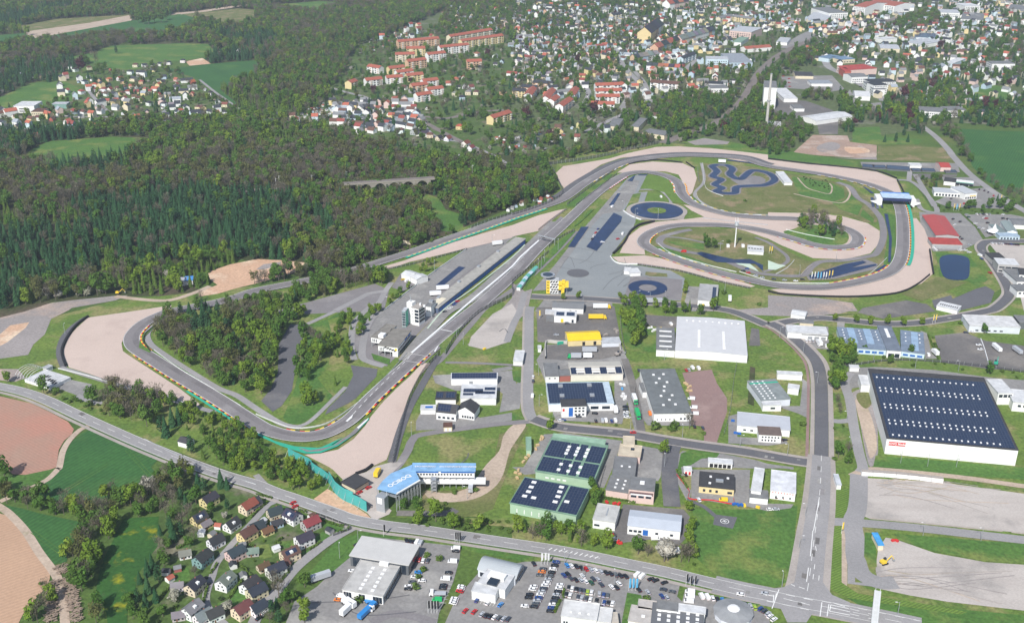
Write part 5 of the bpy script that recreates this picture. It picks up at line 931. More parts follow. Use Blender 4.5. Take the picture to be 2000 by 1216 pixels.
# ================================================================ CIRCUIT BUILDINGS AND FURNITURE
def floating(s,zb):
    """walls that start at zb above an open ground floor"""
    w=[c for c in s.root.children if c.name.startswith('wall')][0]; me=w.data
    for v in me.vertices:
        if v.co.z<0: v.co.z=zb
def pillars(s,pts,h,r=.25,mt='steel',name='pillar'):
    key=('pil',h,r,mt)
    if key not in FK: FK[key]=MB().box(-r,r,-r,r,-.3,h).mesh(name,M[mt])
    for u,v in pts: o=link(name,FK[key],s.root); o.location=(u*s.W,v*s.D,0)
s=bld('race_office','white race office on stilts with flat grey roof at the pit lane end','office','99:738.4,674.7','99:776.6,679','99:814.3,647.8',7.2,'w',(.24,.225,.20),over=.3); floating(s,3.3); pillars(s,[(.02,.01),(.33,.01),(.62,.01),(.02,.3),(.33,.3),(.02,.6)],3.4)
b=MB(); b.box(.72*s.W,s.W-.1,.02,s.D*.9,0,3.3); b.build('ground_floor',M['paint'],s.root,WC['w']); win(s,'r',10,3.8,5.4,.03,.97,.9); win(s,'r',8,.6,2.8,.1,.9,.8); win(s,'f',3,3.8,6,.06,.3,.45)
for i in range(14): o=link('pattern_panel',FK.setdefault('pp',MB().box(-.55,.55,-.07,.02,-.3,.3).mesh('pattern_panel',M['black'])),s.root); o.location=((.32+.042*i)*s.W,0,6.3-.16*i+(i%3)*.5-.3); o.rotation_euler=(0,R(25),0)
win(s,'f',1,4.6,6.2,.84,.97,.9,'yellow','sign_panel'); win(s,'r',2,5.6,6.9,.5,.95,.8,'bluepaint','banner')
s=bld('race_office_wing','white rear wing of the race office with a small roof box and narrow windows','office','99:724.8,658.7','99:745.2,662.2','99:774,637',7.2,'w',(.24,.225,.20),over=.3); floating(s,3.3); pillars(s,[(.03,.02),(.03,.5),(.9,.02)],3.4); win(s,'f',3,4,6.2,.08,.6,.5); roofbox(s,'roof_box',.9,.12,4,4.5,2.4,'white')
s=bld('control_tower','white race control tower with dark glass floors beside the pit lane','tower','99:803.2,600.7','99:817.6,603.8','99:828.2,595.8',13.5,'w',(.40,.37,.34)); [win(s,'f',1,z,z+1.9,.42,.97,.95) for z in (2.6,5.2,7.8,10.4)]; [win(s,'r',1,z,z+2.0,.03,.97,1) for z in (2.4,5.1,7.8,10.5)]; [win(s,'f',2,z,z+.5,.08,.28,.5) for z in (3,5.6,8.2,10.8)]
b=MB(); b.box(-4.5,.2,1,6,-.3,16.5); b.build('lift_shaft',M['paint'],s.root,WC['w']); b=MB(); b.cyl(-2.6,3.5,16.5,22,.35,.15,6); b.bar((-2.6,3.5,19),(-1.6,3.5,20),.15); b.build('antenna_mast',M['steel'],s.root)
b=MB(); b.cyl(4,6,13.7,15.5,.7,.7,8).cyl(8,5,13.7,15,.9,.9,8); b.build('roof_antenna',M['white'],s.root)
t=bld('glass_stair_tower','teal glass stair tower in a steel frame joined to the control tower','tower','99:785,608','99:791.5,608.6','99:802.5,602.6',12.6,(.35,.52,.52),'s'); win(t,'f',2,.4,12,.04,.96,.85); win(t,'r',4,.4,12,.02,.98,.8,'teal','glass_panel')
b=MB(); [b.box(-.1,t.W+.1,-.16,-.08,z,z+.2) for z in range(1,13,2)]; b.build('steel_frame',M['white'],t.root)
s=bld('tower_annex','white block with a grey domed roof directly behind the control tower','building','99:831.5,598.4','99:842,599.5','99:853.7,588.6',8,'w','g'); win(s,'f',2,4,5.2,.1,.8,.3); roofbox(s,'roof_plant',.4,.7,3,3,1.6,'steel')
s=bld('pit_building','very long flat roofed pit building with dark garage doors along the pit lane','pit building','11:1425,1192','12:106,652','12:40,629',4.3,(.10,.13,.2),(.40,.385,.35),over=.35)
win(s,'f',40,.3,3.4,.01,.99,.82,'bluepaint','garage_door',.05); [roofbox(s,'roof_vent',u,.85,3,2.4,1.2,'steel') for u in (.10,.31,.53,.76)]; b=MB(); b.box(.03*s.W,.11*s.W,.25*s.D,.85*s.D,4.6,4.8); b.build('terrace_deck',M['paint'],s.root,(.68,.62,.48)); win(s,'r',1,.4,3.6,.1,.9,.9)
b=MB(); [b.bar((x,.1,4.7),(x,.1,5.7),.05) for x in range(0,int(s.W),6)]; b.bar((0,.1,5.7),(s.W,.1,5.7),.06); b.build('railing',M['steel'],s.root)
# pit wall and barriers
BAR=[]
def wall(name,label,spec,h=1.,t=.3,mt='white',n=6,post=0,cat='barrier',mesh=False,z=0):
    P=path(spec,n); o=P[0].copy(); e=empty(name,(o.x,o.y,GZ+z),0,label,cat); N=normals(P); m=MB()
    Q=[p-o for p in P]; lo=.12 if mesh else 0
    for i in range(len(Q)-1):
        a,b,na,nb=Q[i],Q[i+1],N[i]*t/2,N[i+1]*t/2; L,H_=Vector((0,0,lo-.0)),Vector((0,0,h))
        m.quad(a-na+L,b-nb+L,b-nb+H_,a-na+H_); m.quad(b+nb+L,a+na+L,a+na+H_,b+nb+H_); m.quad(a-na+H_,b-nb+H_,b+nb+H_,a+na+H_)
    m.build('fence_panel' if mesh else 'barrier_wall',M[mt],e)
    if post:
        R_=resample(P,post); R_=R_[:95]; pm=FK.setdefault(('post',h),MB().box(-.09,.09,-.09,.09,-.2,h+.35).mesh('post',M['steel']))
        for p in R_: q=link('post',pm,e); q.location=p-o
    return e
# open wire mesh
m_,n,b=base('wire_mesh',.5); tr=nod(n,'ShaderNodeBsdfTransparent'); mx=nod(n,'ShaderNodeMixShader'); mx.inputs[0].default_value=.42; n.links.new(tr.outputs[0],mx.inputs[1]); n.links.new(b.outputs[0],mx.inputs[2]); n.links.new(mx.outputs[0],n.nodes['Material Output'].inputs[0]); b.inputs['Base Color'].default_value=(.09,.09,.10,1); M['mesh']=m_
wall('pit_wall','broad white pit wall between the pit lane and the start straight','21:1215,335 1450,128 11:1750,1085 2000,875 12:60,805 210,670',1.1,1.6,'white',2)
W=[('tyre_barrier','dark curved tyre barrier at the left end of the big gravel trap','20:690,45 600,112 535,195 490,285 485,350 515,432',1.6,1.2,'black'),
('tyre_barrier','dark tyre barrier along the front of the gravel loop beside the training pad','12:790,772 830,735 880,680 925,600 1000,545 1115,519',1.8,1.4,'black'),
('tyre_barrier','dark barrier round the top of the upper gravel bend','12:910,72 1000,50 1150,38 1330,58',1.2,.8,'black'),('tyre_barrier','short dark barrier right of the upper gravel bend','12:1360,55 1390,75 1428,102',1.2,.8,'black'),
('tyre_barrier','long dark barrier above the top gravel strip','13:0,28 300,65 600,95 850,125 1005,182',1.5,.8,'black'),('tyre_barrier','dark barrier running down towards the blue footbridge','13:1010,195 1050,270 1085,350 1125,415',1.5,.9,'black'),
('tyre_barrier','black barrier along the lower edge of the wide right gravel trap','13:0,1062 100,1085 400,1103 700,1106 1000,1080 1150,1020 1262,935',1.4,.7,'black'),('tyre_barrier','dark tyre stack line right of the gravel, beside the pond','13:1262,740 1275,830 1292,932',1.6,1.2,'black'),
('tyre_barrier','dark barrier inside the hairpin','20:1215,115 1140,180 1125,250 1180,318',1.1,.6,'black'),
('tyre_barrier','short tyre barrier in front of the black roofed shelter','31:780,60 860,30 910,-10',1.5,1.2,'black'),
('concrete_barrier','thin white barrier below the big gravel trap','20:455,450 700,510 1000,600 1300,668 1470,735',.8,.25,'barrier'),('concrete_barrier','white barrier along the inner grass of the hairpin exit','20:1205,305 1400,450 1600,570 1880,742',.8,.25,'barrier'),
('concrete_barrier','white barrier following the inside of the first turn','21:0,805 150,870 300,915 500,895 640,830 820,700',.8,.25,'barrier'),('concrete_barrier','white barrier along the pit exit grass','21:830,690 1000,530 1120,400 1180,330',.9,.35,'steel'),
('concrete_barrier','white retaining wall along the paddock edge','11:1000,1212 1270,1000 1420,890 1640,738',1.0,.35,'barrier'),('concrete_barrier','white barrier of the lower infield handling course','12:1140,690 1250,770 1500,850 1752,912',.8,.25,'barrier'),
('concrete_barrier','long pale barrier along the lower infield road','12:1775,908 1900,950 2000,980 13:100,995 400,1000 600,985 780,935 930,800',.7,.25,'barrier'),('concrete_barrier','white barrier across the wooded infield island','13:140,580 300,620 520,658',.8,.25,'barrier'),
('concrete_barrier','white curved barrier under the gravel loop beside the training pad','12:768,792 800,830 860,850 980,852',1.1,.6,'white'),('concrete_barrier','white barrier between the two middle gravel bands','12:1490,490 1750,520 2000,545',.8,.4,'steel'),
('concrete_barrier','white barrier round the infield mound road','12:1440,300 1470,360 1570,420 1750,462 1950,465',.7,.22,'barrier'),('concrete_barrier','low white kart track barrier','12:1490,60 1500,200 1530,270 1650,320',.7,.25,'barrier'),('concrete_barrier','white curved wall at the small handling loop','13:60,930 150,880 205,820',.8,.3,'barrier'),
('concrete_barrier','white wall beside the car control area','13:255,945 290,900 345,860',1.0,.5,'walk'),('concrete_barrier','pale wall joining the large wet circle apron','12:870,435 930,475 1010,505',1.0,.8,'white'),
('concrete_barrier','pale wall behind the red hall and gravel','13:1270,690 1290,720 1325,752',1.2,.8,'white'),('guard_rail','steel guard rail along the country road above the gardens','20:1130,1000 1250,1060 1400,1132 30:1700,35 2000,138',.7,.2,'steel'),
('kerb_wall','low white wall between the gravel lot and its road','33:800,400 1000,420 1300,450 1830,503',.5,.5,'walk'),('kerb_wall','low white wall at the right end of the gravel lot','33:1900,510 2300,560',.5,.5,'walk'),
('lot_wall','thin white wall dividing the tarmac lots','23:1660,220 1690,300 1730,445',1.0,.4,'white'),('yard_wall','pale concrete wall on the left of the recycling yard','22:262,375 265,255 350,252 430,255',2.4,.6,'conc'),('yard_wall','pale concrete wall on the right of the recycling yard','22:835,255 850,330',2.4,.8,'conc'),
('red_fence','low red fence curving round the rescue station','32:1285,60 1340,130 1385,190 1385,250 1560,262 1720,290 1730,245',.7,.1,'red'),('stand_wall','low white wall by the stand forecourt','31:780,225 850,275 905,320',1.0,.4,'walk')]
for nm,lb,sp,h,t,mt in W: wall(nm,lb,sp,h,t,mt,n=4 if sp.count(' ')>2 else 2)
FN=[('dark catch fence along the right of the start straight','21:1480,340 1570,190 1750,10 11:2000,1100 12:0,1000 150,880 290,760',3.2,5),('dark catch fence beside the first turn gravel','21:1440,335 1330,450 1240,600 1160,800 1070,1190',3.2,5),
('dark spectator fence above the upper left gravel','12:290,72 500,45 760,0 02:880,1180 1020,1155 1150,1122',3.5,5),('dark fence curving round the allotments at the bend','12:0,472 200,410 350,345 395,290 340,160 300,85',3.5,5),('dark fence above the left straight','11:1680,575 1760,540 1900,495 2000,462',3,5),
('wire fence between the two straights','12:430,390 560,290 700,190 800,120',2.8,4),('wire fence between straight and pit garden','12:500,395 640,290 820,150',2.2,4),('wire fence right of the pits start straight end','12:285,720 370,650 490,590',2.4,4),('wire fence along the left gravel strip','12:205,590 300,515 425,425',2.2,4),
('wire fence below the left gravel strip','11:1030,892 1250,845 1480,782 1650,735',1.8,4),('wire fence along the wide gravel edge','12:980,855 1300,905 1600,985 1860,1040',1.8,4),('fence along the kart infield left side','12:1450,100 1455,180 1465,210',2,4),('yard fence left of the storage hall','22:1000,860 960,700 960,600',1.8,4),
('green yard fence between haulage yard and meadow','22:845,0 850,120 870,260 890,330',1.8,4),('fence left of the white hall meadow','22:1755,410 1730,560 1700,800 1650,980',1.6,4),('fence along the wooded strip above the distribution hall','23:580,440 1000,385 1500,415 2000,480',2,5),('fence beside the track to the green halls','32:730,0 700,100 680,180',1.6,4),('garden fence at the village street mouth','31:600,540 700,505 730,470 470,370',1.4,4)]
for lb,sp,h,ps in FN: wall('wire_fence',lb,sp,h,.08,'mesh',3,ps,'fence',True)
# teal noise wall
e=empty('teal_noise_wall',(0,0,GZ),0,'stepped teal noise wall on steel props above the first turn','noise wall')
P=resample(path('21:255,1125 330,1165 430,1215 31:440,30 560,110 620,205 690,262 780,300 870,352',3),2.6); N=normals(P); e.location=P[0]+Vector((0,0,GZ)); o0=P[0]
for i in range(min(95,len(P)-1)):
    h=(5 if i<8 else 5.5 if i<16 else 8.0 if i<26 else 6.5 if i<34 else 5.2) - (i%3)*.08; a,b_=P[i]-o0,P[i+1]-o0; n_=N[i]*.12
    m=MB(); z0=-.3 if i<30 else .8; A0,A1=Vector((0,0,z0)),Vector((0,0,h)); m.quad(a-n_+A0,b_-n_+A0,b_-n_+A1,a-n_+A1); m.quad(b_+n_+A0,a+n_+A0,a+n_+A1,b_+n_+A1); m.quad(a-n_+A1,b_-n_+A1,b_+n_+A1,a+n_+A1)
    m.build('wall_panel',M['tealwall'] if 'tealwall' in M else M.setdefault('tealwall',plain('teal_wall_panel',(.06,.36,.34))),e)
    if i%2==0: m=MB(); m.bar(a+A0,a+A1,.14); m.bar(a-N[i]*2.6+A0*0,a+Vector((0,0,h*.7)),.1); m.build('prop',M['steel'],e)
# stand with blue roofs
def slab(name,spx,z,th,mt,parent,o,col=None):
    pts=[G(p,z)-o for p in T(spx)]; m=MB(); top=[(p.x,p.y,z) for p in pts]; lo=[(p.x,p.y,z-th) for p in pts]; m.face(top); m.face(lo[::-1])
    for i in range(len(pts)): j=(i+1)%len(pts); m.quad(lo[i],lo[j],top[j],top[i])
    ob=m.build(name,M[mt],parent,col); return pts
BLU=(.24,.44,.68)
s=bld('covered_grandstand','long covered grandstand with light blue roof and white rear facade, right part','grandstand','99:805.2,919','99:926.5,919.8','99:931.6,906.9',11,'w',BLU,over=.6,rm='flat'); floating(s,6.8)
win(s,'f',20,8.2,9.2,.02,.97,.55); win(s,'f',1,9.9,11.2,0,.42,1,'bluepaint','fascia_board',.3); win(s,'f',1,9.9,11.2,.46,1,1,'bluepaint','fascia_board',.3); pillars(s,[(u/10,.05) for u in range(11)]+[(u/10,.6) for u in range(11)],6.9,.16)
b=MB(); b.box(0,s.W+6,-1.5,3,3.6,5.2); b.build('balcony',M['paint'],s.root,WC['w']); b=MB(); 
for i in range(7): b.box(0,s.W,3+i*1.6,4.6+i*1.6,6.8-i*.8,7.2-i*.8)
b.build('seating_tiers',M['steel'],s.root); 
def stairs(parent,x,y,z,label=None):
    b=MB()
    for k in range(4):
        b.box(x-1.4,x+1.4,y-3.6,y-.1,1.6+k*2.2,1.75+k*2.2); b.bar((x-1.4,y-3.4,k*2.2),(x+1.4,y-.4,1.6+k*2.2),.18)
    for dx,dy in ((-1.4,-3.6),(1.4,-3.6),(-1.4,-.1),(1.4,-.1)): b.bar((x+dx,y+dy,-.3),(x+dx,y+dy,z),.14)
    b.build('stair_tower',M['steel'],parent)
stairs(s.root,.35*s.W,-1.6,10)
TXS=[]
TXS.append((s,'SACHSENRING',1.7,(.2*s.W,.5*s.D,11.6)));TXS.append((s,'SACHSENRING',1.7,(.6*s.W,.5*s.D,11.6)));TXS.append((s,'SACHSENRING',1.7,(.86*s.W,.5*s.D,11.6)))
g0=G((790,985)); e=empty('covered_grandstand',(g0.x,g0.y,GZ),0,'angled grandstand with big blue roof with white roof letters, left part','grandstand')
pts=slab('roof','99:736.4,954 773.2,963.8 820.4,938 805.5,907 763,924.4 746,940',11,.35,'flat',e,g0,BLU)
slab('seating_deck','99:742,962 773,971 818,946 805,925 770,935',7.0,.4,'steel',e,g0)
f0,f1,r0,b0=pts[0],pts[1],pts[2],pts[3]
for t in range(9):
    p=f1.lerp(r0,t/8); q=f1.lerp(r0,min(1,(t+1)/8)); m=MB(); m.bar((p.x,p.y,-.3),(p.x,p.y,10.6),.2)
    if t<8: m.bar((p.x,p.y,.5),(q.x,q.y,10.2),.11); m.bar((q.x,q.y,.5),(p.x,p.y,10.2),.11)
    m.build('steel_column',M['steel'],e)
for p in (f0,f0.lerp(f1,.5),b0,f0.lerp(b0,.5)): m=MB(); m.bar((p.x,p.y,-.3),(p.x,p.y,10.6),.2); m.build('steel_column',M['steel'],e)
m=MB(); a_=f1+Vector((.4,-.4,0)); m.bar((f1.x+.5,f1.y-.5,11.2),(r0.x,r0.y-.3,11.2),.5); m.build('roof_edge_light',M['white'],e)
q=f0.lerp(f1,.35); e2=link('stair_block',MB().box(-2.6,2.6,-4,0,-.3,9).mesh('stair_block',M['steel']),e); e2.location=(q.x,q.y,0); e2.rotation_euler=(0,0,math.atan2((f1-f0).y,(f1-f0).x)); e3=link('banner',MB().box(-1.6,1.2,-4.1,-3.98,5,8.6).mesh('banner',M['white']),e2)
d_=(r0-f1); ang=math.atan2(d_.y,d_.x); c_=(f0+b0)/2*.45+(f1+r0)/2*.55
TXS.append((None,'OCIBOQ',3.9,(c_.x-1.5,c_.y+1.2,11.1),ang,e))
# bridge
s=bld('footbridge','blue and white covered bridge spanning the circuit on white ramps','bridge','99:1724,386','99:1780.5,388.6','99:1781.5,380',8,(.02,.03,.10),(.48,.62,.78),over=.3); floating(s,5)
b=MB(); b.box(0,s.W,s.D+.1,s.D+.4,7.9,9.3); b.build('rear_parapet',M['bluepaint'],s.root); 
for x0,x1,x2 in ((-5.5,0,-11),(s.W,s.W+4.5,s.W+9)):
    m=MB(); m.box(min(x0,x1),max(x0,x1),-.5,s.D+.3,3,7); m.build('landing',M['white'],s.root); m=MB(); xa=x1 if x0<0 else x0; m.face([(xa,-.6,-.3),(xa,-.6,6),(x2,-.6,4.6),(x2,-.6,4)] if x2<0 else [(x2,-.6,4),(x2,-.6,4.6),(xa,-.6,6),(xa,-.6,-.3)]); m.box(min(xa,x2*.4+xa*.6),max(xa,x2*.4+xa*.6),-.4,s.D,-.3,4.5); m.build('ramp_wall',M['white'],s.root)
TXS.append((s,'SACHSENRING',2.2,(.5*s.W,.5*s.D,8.5)))
# checked training tower
s=bld('checked_training_tower','yellow tower with black and white checked front and stacked yellow balconies','tower','99:1067.2,547.6','99:1091,548','99:1093,543.5',11,'w','s')
win(s,'f',1,0,11,0,.29,1,'yellow','yellow_bay',.08); [win(s,'f',2,z,z+1,.05,.25,.6,'black','window',.16) for z in (1.5,4,6.4,8.8)]
for i in range(5):
    for j in range(3): 
        o=link('checker_panel',FK.setdefault('ck',MB().face([(-1.3,-.1,-.6),(.5,-.1,-.6),(1.3,-.1,.6),(-.5,-.1,.6)]) or None) if 0 else FK.setdefault('ck',(lambda b:(b.quad((-1.3,-.1,-.6),(.5,-.1,-.6),(1.3,-.1,.6),(-.5,-.1,.6)),b.mesh('checker_panel',M['black']))[1])(MB())),s.root); o.location=(s.W*(.40+.22*j)+(.9 if i%2 else 0),0,1.3+i*2.1); o.rotation_euler=(0,R(20 if i%2 else -25),0)
for x,z,w_,h in ((0,7.4,3,2.6),(2.6,8.6,2.6,2.4),(4.8,5.6,3,4.4),(0,3.6,3,3),(2.6,5,2.6,3),(2.2,-.3,2.4,5)): m=MB(); m.box(s.W+x,s.W+x+w_,-1.2,2,z,z+h); m.build('yellow_balcony',M['yellow'],s.root)
m=MB(); m.bar((s.W+6.5,0,-.3),(s.W+6.5,0,5.6),.2); m.build('column',M['steel'],s.root)
m=MB(); m.cyl(1,4,-.3,13,.7,.7,10).cyl(1,4,12,13.6,2.8,5.2,24).cyl(1,4,13.6,14.3,5.6,5.6,24); m.build('viewing_platform',M['steel'],s.root); m=MB(); m.cyl(1,4,14.32,14.4,4,4,24); m.build('platform_glass',M['glass'],s.root)
# light mast
g=G((1435,482.8)); e=empty('radio_mast',(g.x,g.y,GZ),0,'tall slim white mast with a round antenna head in the middle of the infield','mast'); MB().cyl(0,0,-.3,19,.65,.45,12).build('pole',M['white'],e); MB().cyl(0,0,19,20,1.2,2.2,12).cyl(0,0,20,22.5,2.2,1.6,12).build('platform',M['steel'],e)
for i in range(6): a=i*math.pi/3; MB().cyl(1.6*math.cos(a),1.6*math.sin(a),20.5,27 if i%2 else 24.5,.18,.12,6).build('antenna',M['white'],e)
for x in (-6,7): MB().box(x-1.2,x+1.2,-1.5,1.5,-.2,2.4).build('cabinet',M['white'],e)
g=G((1496.5,250)); e=empty('factory_chimney',(g.x,g.y,GZ),0,'very tall pale chimney rising in front of the white tower building','chimney'); b=MB().cyl(0,0,-.5,66,1.9,1.25,14); b.build('shaft',M['conc'],e); MB().cyl(0,0,33,34.4,2.3,2.3,14).build('walkway',M['steel'],e); MB().cyl(0,0,66,66.8,1.45,1.45,14).build('rim',M['steel'],e)
# gantry over start straight
A,B=G(T('12:205,668')[0]),G(T('12:335,700')[0]); e=empty('start_gantry',(A.x,A.y,GZ),math.atan2((B-A).y,(B-A).x),'steel gantry across the start straight','gantry'); L=(B-A).length; MB().box(0,L,-.4,.4,5,5.8).build('beam',M['steel'],e); [MB().box(x-.2,x+.2,-.2,.2,-.3,5).build('post',M['steel'],e) for x in (.2,L-.2)]; MB().box(L*.2,L*.4,-.6,.6,4.2,4.95).build('signal_box',M['black'],e)
# tents, shelters, containers
s=bld('black_roofed_shelter','small shelter with black roof behind the teal noise wall','shelter','99:667.6,942','99:693.2,954.8','99:717.2,938',3.8,'c','k',over=.6); floating(s,1.4); pillars(s,[(.02,.02),(.5,.02),(.98,.02)],3.9,.15)
s=bld('framed_tent','long low white frame tent with black sections beside the country road','tent','99:48,741.5','99:98,757.5','99:137,737',1.8,'w','w',over=.1,slab=.1)
for u,v,n_ in ((.28,.4,2),(.42,.62,3),(.6,.45,3),(.75,.45,3),(.88,.35,3)): roofbox(s,'dark_section',u,v,3.4,3,.14,'black')
for i in range(14):
    b=MB(); x=-9+i*(s.W+9)/13; pr=None
    for k in range(9):
        a=math.pi*k/8; p=(x,s.D/2-math.cos(a)*s.D/2,1.8+math.sin(a)*(4.5 if i<6 else 2.2))
        if pr: b.bar(pr,p,.13)
        pr=p
    b.build('arch_frame',M['white'],s.root)
c=G(T('13:1762,612')[0]); e=empty('pagoda_tent',(c.x,c.y,GZ),.3,'white pagoda tent with a pointed roof','tent'); MB().cyl(0,0,2.6,3.4,6.4,4.6,8).cyl(0,0,3.4,5,4.6,2,8).cyl(0,0,5,9.5,2,.15,8).build('roof',M['white'],e); [MB().bar((6.2*math.cos(i*math.pi/4),6.2*math.sin(i*math.pi/4),-.2),(6.2*math.cos(i*math.pi/4),6.2*math.sin(i*math.pi/4),2.7),.15).build('pole',M['steel'],e) for i in range(8)]
s=bld('kart_grandstand','small white tiered stand roof beside the kart track','grandstand','13:128,212','13:190,212','13:142,128',3,'w','w',over=.3); 
s=bld('training_hut','white entrance pavilion between the wet circles','pavilion','12:925,920','12:1005,915','12:1000,880',3,'w','w'); bld('training_hut','smaller white pavilion block joined on the left','pavilion','12:875,905','12:925,908','12:925,878',2.6,'w','w')
s=bld('infield_office','white two level office with dark ribbon windows on the infield','office','12:1840,748','12:1965,757','12:1972,712',2.6,'w','w'); [roofbox(s,'roof_window',.1+.18*i,.5,1.6,1.6,.2,'black') for i in range(5)]
s=bld('white_service_hut','little white hut beside the dark tyre barrier','hut','20:335,440','20:365,450','20:400,425',2.4,'w','s'); bld('kiosk','small white kiosk by the north yard gate','hut','22:203,295','22:228,295','22:228,270',2.4,'w','w'); bld('entrance_kiosk','blue roofed ticket kiosk with cream front on the gravel lot','kiosk','33:862,612','33:903,612','33:900,518',2.8,'c',(.08,.36,.70))
bld('bus_shelter_hut','white narrow hut on the verge beside the main street','hut','33:538,140','33:572,142','33:576,62',2.8,'w',(.55,.58,.62)); bld('toilet_container','white container standing at the end of the north access road','container','23:640,440','23:712,444','23:712,425',2.8,'w','w')
bld('haulage_tent','low white tent beside the lorry park','tent','23:180,22','23:290,40','23:350,10',3,'w','w',kind='gable',rh=1.2); bld('office_container','long white office container on the solar farm strip','container','13:1110,78','13:1200,80','13:1205,62',3,'w','w')
for i,(a,b_,c_) in enumerate((('13:735,90','13:830,98','13:830,75'),('13:830,98','13:930,100','13:930,78'),('13:930,105','13:1110,118','13:1115,90'),('13:1130,120','13:1200,122','13:1200,103'),('13:1205,120','13:1310,125','13:1310,105'),('13:1390,130','13:1480,132','13:1480,115'))):
    s=bld('solar_rack','ground mounted dark solar rack above the circuit corner, '+('leftmost','second','third','fourth','fifth','rightmost')[i]+' of the line','solar rack',a,b_,c_,1.4,'k','k',over=.05); solar(s,0,1,0,1)
# white container row along gravel lot
P=path('33:770,62 900,70 1050,82 1200,98 1370,118',4); Q=resample(P,6.2); N=normals(Q); CB=[]
cm=MB().box(-3,3,-1.25,1.25,0,2.6).mesh('hull',M['white']); cdoor=MB().box(2.96,3.04,-1.1,1.1,.1,2.5).mesh('door',M['steel']); clid=MB().box(-3.02,3.02,-1.27,1.27,2.5,2.66).mesh('roof',M['walk'])
for i,p in enumerate(Q): e=empty('white_container',(p.x,p.y,GZ+.1),math.atan2(-N[i].x,N[i].y)); link('hull',cm,e); link('door',cdoor,e); link('roof',clid,e); CB.append((e,'white container','in the line behind the big gravel lot'))
label_all(CB,None,'container','white containers behind the gravel lot')
# viaduct
A,B=G((703,356),0),G((830,347),0); zt=15
M['stone']=plain('old_stone',(.27,.25,.21),.9)
a,b_=G((700,358),zt),G((838,349),zt); u=(b_-a).normalized(); L=(b_-a).length; e=empty('railway_viaduct',(a.x,a.y,GZ),math.atan2(u.y,u.x),'old stone railway viaduct with round arches half hidden by trees','viaduct')
m=MB(); m.box(-14,L+6,0,7,zt-1.6,zt); m.build('deck',M['stone'],e); MB().box(-14,L+6,.5,6.5,zt,zt+.12).build('track_bed',M['rail'],e)
n_=5; sp=L/n_
for i in range(n_+1): MB().box(i*sp-1.6,i*sp+1.6,0.2,6.8,-.5,zt-1.6).build('pier',M['stone'],e)
for i in range(n_):
    m=MB(); c0=i*sp+sp/2; r=sp/2-1.6
    for k in range(10):
        a0,a1=math.pi*k/10,math.pi*(k+1)/10; x0,x1=c0-r*math.cos(a0),c0-r*math.cos(a1); z0,z1=zt-1.6-r-.2+r*math.sin(a0),zt-1.6-r-.2+r*math.sin(a1)
        for y in (.2,6.8): m.quad((x0,y,z0),(x1,y,z1),(x1,y,zt-1.5),(x0,y,zt-1.5))
        m.quad((x0,6.8,z0),(x1,6.8,z1),(x1,.2,z1),(x0,.2,z0))
    m.build('arch',M['stone'],e)
# overhead sign gantry at lower right, footbridge
A,B=G(T('33:845,1040')[0]),G(T('33:825,1230')[0]); e=empty('white_footbridge',(A.x,A.y,GZ),math.atan2((B-A).y,(B-A).x),'white truss footbridge crossing the road at the lower right','bridge'); L=(B-A).length+12
MB().box(0,L,-1.5,1.5,5.0,5.6).build('deck',M['barrier'],e)
for y in (-1,1): m=MB(); m.bar((0,y,6.7),(L,y,6.7),.12); [m.bar((x,y,5.4),(x+2,y,6.7),.08) for x in range(0,int(L)-1,2)]; m.build('railing',M['white'],e)
for x in (2,L-3): MB().box(x-.3,x+.3,-.8,.8,-.3,5.2).build('pier',M['white'],e)
# street lamps and masts
pm=MB().cyl(0,0,-.2,8,.16,.1,6).mesh('pole',M['steel']); am=MB().bar((0,0,7.9),(1.6,0,8.1),.07).mesh('arm',M['steel']); hm_=MB().box(1.1,2,-.17,.17,7.98,8.14).mesh('lamp_head',M['white']); LP=[]
def lamp(p,place,sc=1,yaw=0):
    g=G(p); e=empty('street_lamp',(g.x,g.y,GZ),R(yaw)); e.scale=(sc,)*3; link('pole',pm,e); link('arm',am,e); link('lamp_head',hm_,e); LP.append((e,'grey street lamp',place))
for sp,pl in (('33:1210,535 1662,578','on the road between the gravel lots'),('33:290,385 240,640 108,935 1010,1165','beside the main street'),('23:90,205 275,320 385,560 612,870 630,1085 150,1130 820,400 1148,445 1485,470','in the northern business park'),('32:408,760 553,870 800,920','on the packed car lot'),('31:1650,250 800,600 655,710','beside the glass showroom'),('22:208,500 212,740 320,860 925,930 1330,985 1190,380 1780,1060','along the business park street'),('22:1190,1216','at the cul de sac'),('11:1005,1195 1210,1040 1395,910 1845,700','along the paddock edge'),('12:228,880 205,900 255,830 360,740 1140,500 960,490 962,530 875,430 1625,750 1660,1080','round the training pad'),('23:1035,1185 1245,1210 1470,1215','in front of the distribution hall'),('21:1215,970 1570,210 1620,260','beside the first turn'),('13:245,935 530,830','on the infield'),('20:510,180','beside the dark tyre barrier'),('12:980,1130 1078,1140 1195,1140 555,1170','along the training centre street')):
    for p in T(sp): lamp(p,pl,1.2 if 'training pad' in pl or 'paddock' in pl else 1,random.choice([0,90,180]))
label_all(LP,None,'street lamp',lambda p:'lamps '+p)
